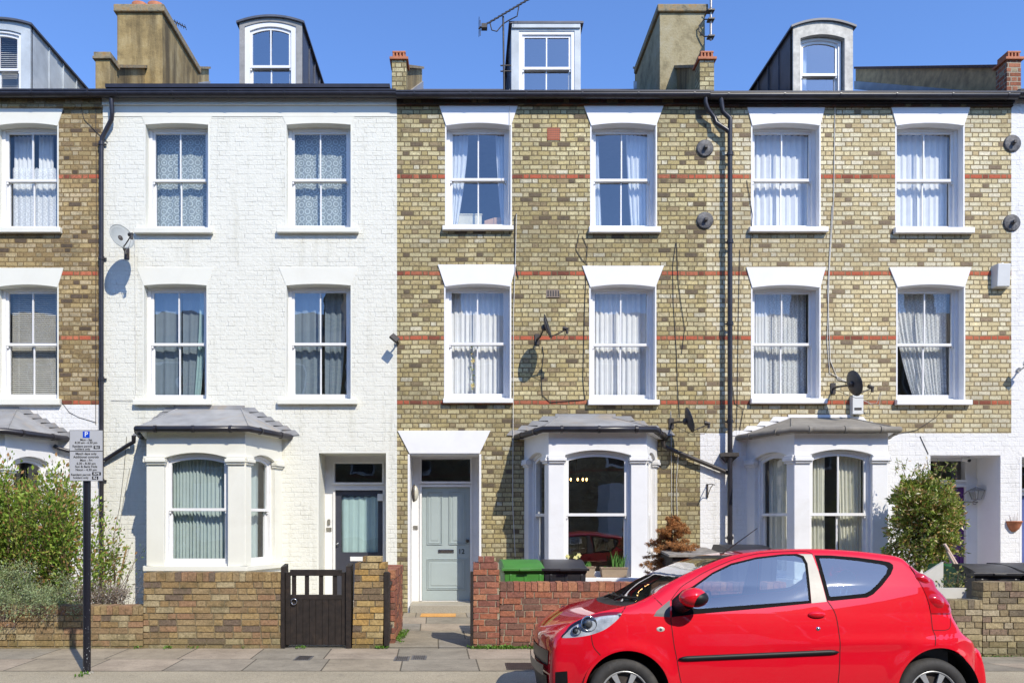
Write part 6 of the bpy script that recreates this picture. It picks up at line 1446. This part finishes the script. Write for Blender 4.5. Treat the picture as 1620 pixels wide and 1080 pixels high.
        for i in range(60):
            a_ = i * 2 * math.pi / 60; c_, s_ = math.cos(a_), math.sin(a_); c2, s2 = math.cos(a_ + .05), math.sin(a_ + .05)
            m.add([(wx + c_ * (Rt - .016), Y0_ + d_ * .009, wz + s_ * (Rt - .016)), (wx + c2 * (Rt - .016), Y0_ + d_ * .009, wz + s2 * (Rt - .016)), (wx + c2 * (Rt + .001), Y0_ + d_ * .031, wz + s2 * (Rt + .001)), (wx + c_ * (Rt + .001), Y0_ + d_ * .031, wz + s_ * (Rt + .001))], [(0, 1, 2, 3)])
        part('tread', m, 'car_black', wh, recalc=False)
        m = MB(); m.lathe([(r_, h_ * d_) for r_, h_ in [(.188, .0), (.186, -.006), (.178, -.008), (.170, .004)]], (wx, Y0_, wz), 'Y', 48)
        m.lathe([(r_, h_ * d_) for r_, h_ in [(0, -.004), (.030, -.004), (.045, .002), (.05, .012)]], (wx, Y0_, wz), 'Y', 24)
        for i in range(7):
            a_ = i * 2 * math.pi / 7 + .25; t0 = .20; P = []
            for (r_, hw, h_) in ((.04, .30, .002), (.10, .155, -.006), (.174, .135, -.002)):
                for s_ in (-1, 1): P.append((wx + r_ * math.cos(a_ + s_ * hw), Y0_ + d_ * h_, wz + r_ * math.sin(a_ + s_ * hw)))
            P += [(p[0], p[1] + d_ * .014, p[2]) for p in P]
            m.add(P, [(0, 1, 3, 2), (2, 3, 5, 4), (0, 2, 8, 6), (2, 4, 10, 8), (1, 7, 9, 3), (3, 9, 11, 5)])
        part('wheel_trim', m, 'alloy', wh)
        m = MB(); m.lathe([(0, .03 * d_), (.178, .03 * d_)], (wx, Y0_, wz), 'Y', 32); part('brake_disc', m, 'iron', wh)
        m = MB(); m.lathe([(.33, -.02 * d_ ), (.33, .32 * d_), (0, .32 * d_)], (wx + .006, sgn * .775, wz + .03), 'Y', 40, arc=(-.25, math.pi + .25)); part('wheel_arch', m, 'dark', CAR)
# surfaces that cross the car: bumper, bonnet, screens, roof, tailgate
def cross(name, i0, i1, mat, t0=-1.0, t1=1.0, push=0.0, nt=28, parent=CAR, pw=2.4, th=None):
    m = MB(); vs = []; rows = list(range(i0, i1 + 1))
    for i in rows:
        q = rl[i]; bxx, bzz = rl_b[i]; tg = (rl[min(i + 1, len(rl) - 1)] - rl[max(i - 1, 0)]).normalized(); nr = Vector((-tg.y, tg.x)); w_ = W0(q.x, q.y) - RR
        for j in range(nt + 1):
            t = t0 + (t1 - t0) * j / nt; b_ = 1 - abs(t) ** pw
            vs.append((q.x + bxx * b_ + nr.x * push, w_ * t, q.y + bzz * b_ + nr.y * push))
    m.add(vs, [(a * (nt + 1) + j, a * (nt + 1) + j + 1, (a + 1) * (nt + 1) + j + 1, (a + 1) * (nt + 1) + j) for a in range(len(rows) - 1) for j in range(nt)], True)
    return part(name, m, mat, parent)
def idx(px_, py_):
    q = Vector(px2car(px_, py_, RR)); return min(range(len(rl)), key=lambda i: (rl[i] - q).length)
iG0, iG1, iN, iCw, iWs, iWt, iRr, iRw0, iRw1, iTg, iB = idx(871, 1063), idx(872, 1036), idx(875, 1020), idx(994, 965.5), idx(1013, 959.3), idx(1166, 883.5), idx(1422, 885), idx(1440, 895), idx(1484, 934), idx(1510, 981), len(rl) - 1
cross('front_bumper', 0, iN, 'car_red'); cross('bonnet', iN, iCw, 'car_red'); cross('windscreen_cowl', iCw, iWs, 'car_black'); cross('roof', iWt, iRr, 'car_red')
cross('windscreen', iWs, iWt, 'car_screen', -.955, .955)
for a, b in ((-1, -.955), (.955, 1)): cross('windscreen_pillar', iWs, iWt, 'car_red', a, b, nt=4)
cross('screen_band', iWt - 4, iWt, 'car_black', -.95, .95, push=.001)
cross('tailgate', iRr, iB, 'car_red'); cross('rear_screen', iRw0, iRw1, 'car_black', -.85, .85, push=.004)
gr = cross('grille', iG0 + 1, iG1, 'car_black', -.93, .93, push=.006)
k = NT('grille mesh'); x_, y_, z_ = k.xyz(k.obj()); s1 = k.math('SINE', k.math('MULTIPLY', k.math('ADD', y_, z_), 190.0)); s2 = k.math('SINE', k.math('MULTIPLY', k.math('SUBTRACT', y_, z_), 190.0))
mm = k.ramp(k.math('MAXIMUM', s1, s2), [(.6, 0), (.85, 1)]); k.base(k.mix(mm, (.004, .004, .004, 1), (.045, .045, .05, 1))); k.rough(.35); gr.data.materials[0] = k.m
cross('bumper_lip', max(iG0 - 3, 0), iG0 + 1, simple('grey bumper lip', (.045, .045, .045), .35), -.90, .90, push=.035); cross('lower_grille', 0, max(iG0 - 3, 1), 'car_black', -.9, .9, push=.012)
# wipers, aerial, cabin
m = MB(); yw = lambda q, w_: q * w_
def scr(i, t, push=.02):
    q = rl[i]; b_ = 1 - abs(t) ** 2.4; tg = (rl[i + 1] - rl[i - 1]).normalized(); nr = Vector((-tg.y, tg.x)); return (q.x + rl_b[i][0] * b_ + nr.x * push, (W0(q.x, q.y) - RR) * t, q.y + rl_b[i][1] * b_ + nr.y * push)
for (ta, tb) in ((-.86, -.1), (-.05, .65)):
    wp = MB(); wp.tube([scr(iWs + 2, ta, .018), scr(iWs + 1, (ta + tb) / 2, .03), scr(iWs + 3, tb, .018)], .008, 6); wp.tube([scr(iWs + 2, ta + .03, .010), scr(iWs + 3, tb, .010)], .006, 6); wp.tube([scr(iWs - 1, (ta + tb) / 2 + .2, .02), scr(iWs + 1, (ta + tb) / 2, .035)], .010, 6); part('wiper', wp, 'car_black', CAR)
a_ = scr(iWt + 2, -.12, 0); m = MB(); m.tube([a_, (a_[0] + .03, a_[1], a_[2] + .012), (a_[0] + .32, a_[1] - .0, a_[2] + .22)], [.012, .006, .0028], 8); part('aerial', m, 'car_black', CAR)
m = MB(); m.box(-.3, 2.6, -.60, .60, .22, .50); m.box(.42, 2.45, -.70, .70, .22, .40)
m.box(.35, .42, -.74, .74, .3, .88); m.box(2.5, 2.58, -.66, .66, .3, .85); part('floor_pan', m, 'dark', CAR)
m = MB(); m.add([(.30, -.70, .86), (.30, .70, .86), (.72, .68, .93), (.72, -.68, .93), (.82, -.68, .80), (.82, .68, .80), (.80, -.66, .5), (.80, .66, .5)], [(0, 1, 2, 3), (3, 2, 5, 4), (4, 5, 7, 6)], True); part('dashboard', m, 'car_grey', CAR)
m = MB(); c_ = Vector((.90, .34, .86)); ux = Vector((0, 1, 0)); uz = Vector((.42, 0, .9)).normalized()
m.tube([tuple(c_ + ux * .18 * math.cos(a_) + uz * .18 * math.sin(a_)) for a_ in [i * math.pi / 12 for i in range(25)]], .013, 8, cap=False); m.tube([tuple(c_ - ux * .17), tuple(c_ + ux * .17)], .016, 6); m.tube([tuple(c_), (.78, .34, .80)], .03, 8); part('steering_wheel', m, 'car_black', CAR)
for yy in (-.34, .34):
    m = MB(); P = [((1.16, .42), .24, .07), ((1.62, .40), .25, .08), ((1.72, .55), .24, .07), ((1.80, .82), .22, .06), ((1.86, 1.02), .17, .05)]
    vs = []; n = 16
    for (c2, hw, th) in P:
        for j in range(n): a_ = 2 * math.pi * j / n; ca, sa = math.cos(a_), math.sin(a_); vs.append((c2[0] + th * sa * (1 if c2[1] > .5 else .3), yy + hw * (abs(ca) ** .6) * (1 if ca > 0 else -1), c2[1] + th * sa * (.3 if c2[1] > .5 else 1)))
    m.add(vs, [(i * n + j, i * n + (j + 1) % n, (i + 1) * n + (j + 1) % n, (i + 1) * n + j) for i in range(len(P) - 1) for j in range(n)] + [tuple(range(n)), tuple(range((len(P) - 1) * n, len(P) * n))], True)
    st_ = part('seat', m, 'seat', CAR); m = MB(); m.ell((1.90, yy, 1.14), (.05, .13, .085)); part('headrest', m, 'seat', st_); m = MB(); m.tube([(1.87, yy - .05, 1.0), (1.89, yy - .05, 1.1)], .007, 6); m.tube([(1.87, yy + .05, 1.0), (1.89, yy + .05, 1.1)], .007, 6); part('headrest_post', m, 'chrome', st_)
m = MB(); m.box(2.02, 2.40, -.58, .58, .42, .58); m.add([(2.36, -.58, .55), (2.36, .58, .55), (2.50, .56, .96), (2.50, -.56, .96), (2.46, -.58, .55), (2.46, .58, .55), (2.58, .56, .95), (2.58, -.56, .95)], [(0, 1, 2, 3), (4, 7, 6, 5), (3, 2, 6, 7), (0, 3, 7, 4), (1, 5, 6, 2)]); part('rear_bench', m, 'seat', CAR, bevel=.03)
for sgn in (-1, 1):                                                   # inner door skins hide the hollow sides
    m = MB(); m.add([(.40, sgn * .74, .2), (2.5, sgn * .70, .2), (2.5, sgn * .69, .85), (1.9, sgn * .70, .86), (.60, sgn * .71, .83), (.40, sgn * .72, .80)], [(0, 1, 2, 3, 4, 5)]); part('inner_door_skin', m, 'car_grey', CAR, recalc=False)
# ------------------------------------------------------------------ planting
def leaf_mat(name, cols, trans=.35, rough=.5, gloss=.35):
    k = NT(name); r = k.island(); n = len(cols)
    c = k.ramp(r, [(i / n, q) for i, q in enumerate(cols)], 'CONSTANT')
    c = k.mix(.6, c, k.ramp(k.noise(9, 3), [(.3, .6), (.7, 1.35)]), 'MULTIPLY')
    k.base(c); k.rough(rough); k.p.inputs['Specular IOR Level'].default_value = gloss
    tl = k.n('ShaderNodeBsdfTranslucent'); k.l(c, tl.inputs[0]); mx = k.n('ShaderNodeMixShader'); mx.inputs[0].default_value = trans
    k.l(k.p.outputs[0], mx.inputs[1]); k.l(tl.outputs[0], mx.inputs[2]); k.l(mx.outputs[0], k.out.inputs[0]); return k.m
M['leaf_green'] = leaf_mat('glossy green leaves', [(.20, .33, .04), (.30, .44, .06), (.11, .19, .025), (.40, .50, .10), (.17, .25, .035), (.36, .34, .08), (.42, .24, .10)])
M['leaf_grey'] = leaf_mat('silver grey leaves', [(.30, .38, .19), (.40, .47, .27), (.22, .29, .12), (.35, .42, .21), (.30, .30, .15), (.18, .20, .10)], .2, .8, .1)
M['leaf_photinia'] = leaf_mat('dark glossy leaves', [(.21, .30, .04), (.32, .40, .07), (.11, .18, .02), (.46, .48, .12), (.20, .26, .04), (.55, .32, .12), (.25, .32, .05), (.70, .58, .30)], .3, .35, .5)
M['needle_brown'] = leaf_mat('dead rust brown needles', [(.55, .27, .10), (.42, .19, .07), (.66, .36, .15), (.30, .14, .055), (.50, .24, .09)], .2, .8, .1)
M['leaf_dry'] = leaf_mat('dry twiggy stems', [(.22, .18, .13), (.30, .25, .2), (.15, .11, .08), (.26, .22, .2)], .1, .9, .1)
M['weed'] = leaf_mat('small bright weeds', [(.12, .26, .03), (.17, .32, .05), (.08, .17, .02)], .3)
M['bark'] = simple('brown bark', (.13, .085, .05), .9, var=.4, scale=20, bump=.6)
def leaf(mb, p, d, size, r, wid=.45, curl=.25):
    d = d.normalized(); s_ = d.cross(Vector((r.uniform(-1, 1), r.uniform(-1, 1), r.uniform(-1, 1))))
    s_ = s_.normalized() if s_.length > 1e-4 else Vector((1, 0, 0)); n_ = s_.cross(d); w_ = size * wid * .5
    a, b = p + d * size * .5 + s_ * w_ + n_ * size * curl * .3, p + d * size * .5 - s_ * w_ + n_ * size * curl * .3
    t = p + d * size - n_ * size * curl * .15; mb.add([tuple(p), tuple(a), tuple(t), tuple(b)], [(0, 1, 2), (0, 2, 3)])
def rv(r, s=1.0): return Vector((r.uniform(-s, s), r.uniform(-s, s), r.uniform(-s, s)))
# rambling rose-like bush
def stems_bush(name, label, cat, base, roots, nst, tip, leafmat, nl, lsize, seed, wid=.5, droop=.3, clump=.06, stem_r=.006, stem_mat='bark'):
    r = random.Random(seed); T = thing(name, label, cat, base); sm = MB(); lf = MB()
    for i in range(nst):
        a = roots(r); b = tip(r, a); mid = (a + b) / 2 + Vector((r.uniform(-.08, .08), r.uniform(-.08, .08), r.uniform(0, .15)))
        P = []
        for j in range(9): t = j / 8; q = a * (1 - t) ** 2 + mid * 2 * t * (1 - t) + b * t * t; P.append(q + rv(r, .012))
        sm.tube([tuple(q) for q in P], [stem_r * (1 - .75 * j / 8) for j in range(9)], 5)
        for _ in range(nl):
            t = r.random() ** .65; j = min(int(t * 8), 7); q = P[j].lerp(P[j + 1], t * 8 - j) + Vector((r.gauss(0, clump), r.gauss(0, clump), r.gauss(0, clump * .9)))
            leaf(lf, q, (q - P[j]) + rv(r, .05) + Vector((0, 0, .01 - droop * .03)), lsize * r.uniform(.55, 1.25), r, wid)
    part('stems', sm, stem_mat, T); part('foliage', lf, leafmat, T, recalc=False); return T
def roots1(r): return Vector((r.uniform(-7.3, -5.0), r.uniform(-2.9, -2.1), .3))
def tip1(r, a):
    x = a.x + r.gauss(0, .28); u = (x + 6.15) / 1.35; h = 1.55 + .35 * math.cos(u * 1.5) + r.gauss(0, .22) + (.25 if r.random() < .12 else 0)
    return Vector((min(x, -4.75 + r.uniform(-.1, .06)), a.y + r.gauss(0, .2), max(.7, h if x < -5.2 else h * .78)))
stems_bush('flowering_bush', 'tall green and bronze leaved bush growing against the left house', 'bush', (-6.0, -2.5, .3), roots1, 150, tip1, 'leaf_green', 190, .062, 21, clump=.075)
def roots2(r): return Vector((r.uniform(-7.6, -4.95), r.uniform(-3.3, -2.9), .42))
def tip2(r, a):
    o = r.random(); x = a.x + r.gauss(0, .2)
    if o < .55: return Vector((x, r.uniform(-3.9, -3.55), r.uniform(.16, .70) if x < -5.6 else r.uniform(.36, .72)))
    return Vector((x, r.uniform(-3.6, -2.9), r.uniform(.7, 1.12) - max(0, (x + 5.6)) * .35))
stems_bush('lavender_shrub', 'grey green shrub spilling over the low brown wall', 'shrub', (-6.2, -3.2, .4), roots2, 190, tip2, 'leaf_grey', 150, .038, 22, wid=.32, clump=.034, stem_r=.004, stem_mat='leaf_dry')
def roots2b(r): return Vector((r.uniform(-6.4, -4.9), -3.45, .45))
def tip2b(r, a): return Vector((a.x + r.gauss(0, .08), r.uniform(-3.80, -3.66), r.uniform(.22, .5)))
stems_bush('trailing_stems', 'dry brown stems trailing down the face of the low wall', 'dead stems', (-5.6, -3.6, .4), roots2b, 60, tip2b, 'leaf_dry', 16, .03, 29, wid=.3, clump=.02, stem_r=.004, stem_mat='leaf_dry')
def roots3(r): return Vector((r.uniform(-4.95, -4.35), r.uniform(-3.25, -2.9), .42))
def tip3(r, a): return Vector((a.x + r.gauss(0, .10), a.y + r.gauss(0, .12), r.uniform(.55, .80)))
stems_bush('low_shrub', 'pale low twiggy shrub between the sign post and the tall wall', 'shrub', (-4.65, -3.1, .4), roots3, 70, tip3, 'leaf_dry', 40, .032, 23, wid=.3, clump=.03, stem_r=.004, stem_mat='leaf_dry')
def roots4(r): return Vector((-4.85 + r.gauss(0, .05), -2.4 + r.gauss(0, .05), .3))
def tip4(r, a): return Vector((a.x + r.uniform(-.15, .5), a.y + r.uniform(-.2, .2), r.uniform(.9, 1.6)))
stems_bush('wiry_plant', 'sparse wiry plant beside the wooden stake', 'plant', (-4.85, -2.4, .3), roots4, 14, tip4, 'leaf_green', 12, .05, 24, clump=.04)
# clipped evergreen on a trunk
T = thing('evergreen_shrub', 'dense dark evergreen shrub clipped round in front of the purple door', 'shrub', (6.55, -1.7, 0)); r = random.Random(31)
sm = MB(); lf = MB(); c0 = Vector((6.62, -1.75, 1.62))
sm.tube([(6.55, -1.7, -.1), (6.50, -1.72, .5), (6.58, -1.7, .95), (6.62, -1.75, 1.5)], [.05, .045, .04, .02], 8); sm.tube([(6.70, -1.68, -.1), (6.75, -1.7, .6), (6.7, -1.75, 1.3)], [.035, .03, .015], 8)
for i in range(600):
    d = Vector((r.gauss(0, 1), r.gauss(0, 1), r.gauss(0, 1))).normalized(); rad = r.uniform(.25, 1.0) ** .6
    zz = d.z; sq = (1 - zz * zz) ** -.22 if zz < 0 and zz > -.95 else 1; rx = .475 * sq; e = Vector((d.x * rx, d.y * .46 * sq, (d.z * .60 if d.z > 0 else d.z * .92))); bumpy = 1 + .30 * noise.noise(d * 1.9 + Vector((3, 1, 2)))
    q = c0 + e * rad * bumpy; sm.tube([tuple(c0 + e * .2), tuple(q)], [.006, .002], 4)
    for _ in range(26):
        p = q + rv(r, .055); leaf(lf, p, d * .5 + rv(r, .8) + Vector((0, 0, .2)), r.uniform(.045, .085), r, .36)
for i in range(26):
    a = r.uniform(0, math.pi); q = c0 + Vector((math.cos(a) * r.uniform(.2, .5), r.uniform(-.3, .3), .52 + .18 * r.random())); e = q + Vector((r.uniform(-.08, .08), 0, r.uniform(.08, .2))); sm.tube([tuple(q), tuple(e)], .003, 4)
    for _ in range(6): leaf(lf, q.lerp(e, r.random()) + rv(r, .02), rv(r, 1), .06, r, .3)
part('trunk', sm, 'bark', T); part('crown', lf, 'leaf_photinia', T, recalc=False)
# discarded fir, dead and brown
T = thing('dead_fir_tree', 'dead rust brown fir tree left beside the white bay window', 'tree', (2.93, -2.05, 0)); r = random.Random(33); sm = MB(); lf = MB()
base, top = Vector((2.95, -2.05, .0)), Vector((2.90, -2.05, 1.66)); sm.tube([tuple(base), tuple(top)], [.028, .006], 8)
for i in range(95):
    t = .20 + .78 * (i / 95) ** .9; p = base.lerp(top, t); L_ = (.78 * (1 - t) ** .8 + .05) * r.uniform(.5, 1.25); a = r.uniform(0, 6.283)
    d = Vector((math.cos(a), math.sin(a), r.uniform(-.25, .50))).normalized(); e = p + d * L_ + Vector((0, 0, -.03)); sm.tube([tuple(p), tuple(p.lerp(e, .5) + Vector((0, 0, .015))), tuple(e)], [.007, .005, .002], 5)
    twigs = [(p.lerp(e, f), p.lerp(e, f) + (d * .6 + Vector((-d.y, d.x, 0)) * s_ * .7 + Vector((0, 0, r.uniform(-.5, .6)))).normalized() * L_ * .42 * (1.1 - f)) for f in (.3, .45, .6, .75, .88) for s_ in (-1, 1)] + [(p, e)]
    for (u, v) in twigs:
        sm.tube([tuple(u), tuple(v)], [.003, .0015], 4)
        for _ in range(int(22 + 170 * (v - u).length)):
            q = u.lerp(v, r.uniform(.1, 1)); leaf(lf, q + rv(r, .012), (v - u).normalized() * .5 + rv(r, .9) + Vector((0, 0, -.25)), r.uniform(.025, .045), r, .20)
part('trunk', sm, 'bark', T); part('needles', lf, 'needle_brown', T, recalc=False)
def roots5(r): return Vector((fx(1508, -3.2) + r.gauss(0, .03), -3.2, .4))
def tip5(r, a): return Vector((a.x + r.gauss(0, .08), a.y + r.gauss(0, .06), r.uniform(.72, .95)))
stems_bush('variegated_plant', 'small yellow and green plant in front of the dark green bin', 'plant', (fx(1508, -3.2), -3.2, .3), roots5, 16, tip5, leaf_mat('yellow edged leaves', [(.5, .45, .12), (.1, .16, .03), (.4, .38, .15), (.06, .1, .02)]), 14, .05, 25, clump=.03)
gl = thing('flower_garland', 'dried flower garland hanging inside the left middle window of number 12', 'garland', (fx(748, .28), .28, fz(620, .28))); r = random.Random(51)
m = MB(); m.tube([(fx(747 + r.uniform(-1.5, 1.5), .28), .28 + r.uniform(-.01, .01), fz(545 + i * 9, .28)) for i in range(9)], .004, 5); part('stem', m, 'bark', gl)
lf = MB()
for i in range(46): leaf(lf, Vector((fx(747, .28), .27, fz(545 + r.random() * 72, .28))), rv(r, 1), r.uniform(.03, .06), r, .5)
part('leaves', lf, 'leaf_photinia', gl, recalc=False); lf = MB()
for py_ in (571, 610): 
    for i in range(8): leaf(lf, Vector((fx(748, .28), .26, fz(py_, .28))), Vector((math.cos(i * .785), -.2, math.sin(i * .785))), .045, r, .6)
part('petals', lf, simple('dry yellow petals', (.70, .55, .22), .7), gl, recalc=False)
# weeds along the wall feet
r = random.Random(41); w = MB()
def tuft(x, y, z, n, sp, h):
    for _ in range(n):
        p = Vector((x + r.gauss(0, sp), y + r.gauss(0, .025), z + r.uniform(0, h * .4))); leaf(w, p, Vector((r.uniform(-1, 1), r.uniform(-.8, .3), r.uniform(.2, 1.2))), r.uniform(.015, .04), r, .6)
for i in range(46): xx = fx(r.uniform(750, 852), YW); tuft(xx, YW - .03, 0 + gz(xx), 16, .03, r.uniform(.02, .09))
for px_, n in ((268, 30), (308, 14), (478, 30), (600, 30), (608, 20), (606, 24), (220, 12), (385, 10), (744, 14)): tuft(fx(px_, YW), YW - .03, 0, n, .03, .05)
for i in range(26): tuft(r.uniform(-.92, -.80), r.uniform(-3.4, -2.2), .02, 12, .02, .06)
for i in range(90): xx = r.uniform(4.9, 8.2); tuft(xx, YW - .02, gz(xx), 5, .03, .03)
for px_, yy in ((137, 1066), (128, 1070)): Yq = gy(yy); tuft(fx(px_, Yq), Yq, -.0, 18, .03, .02)
structure('weeds', w, 'weed', 'stuff')

# ------------------------------------------------------------------ the terrace over the road, mirrored in glass and paint
T = thing('brick_terrace', 'brick terrace across the street that shows only as a reflection in the windows', 'terrace', (2, -20, 0))
m = MB(); m.box(-34, 38, -29, -19.6, -.1, 8.9); part('wall', m, 'brick_a', T)
m = MB(); m.prism([(-19.3, 8.9), (-24.3, 11.4), (-29.3, 8.9)], -34, 38); m.v = [Vector((q[1], q[0], q[2])) for q in m.v]; part('roof', m, 'slate', T)
for i in range(13):
    x = -31 + i * 5.2
    for dx in (0, 2.4):
        for zz in (3.6, 6.4):
            f = part('window', MB().box(x + dx, x + dx + 1.1, -19.6, -19.55, zz, zz + 1.75), 'sash', T); part('pane', MB().box(x + dx + .08, x + dx + 1.02, -19.55, -19.54, zz + .08, zz + 1.67), 'ink', f)
    part('bay', MB().slab([(x - .3, -19.6), (x + 2, -19.6), (x + 1.7, -18.6), (x, -18.6)], 0, 3.0), 'white', T)
    part('chimney', MB().box(x + 4, x + 4.8, -22.5, -21.5, 8.9, 11.9), 'brick_a', T)
m = MB(); m.box(-34, 38, -16.6, -16.4, 0, .9); single('front_wall', m, 'bricks_brown', 'low brick wall across the street that shows only in reflections', 'garden wall', (0, -16.5, 0))
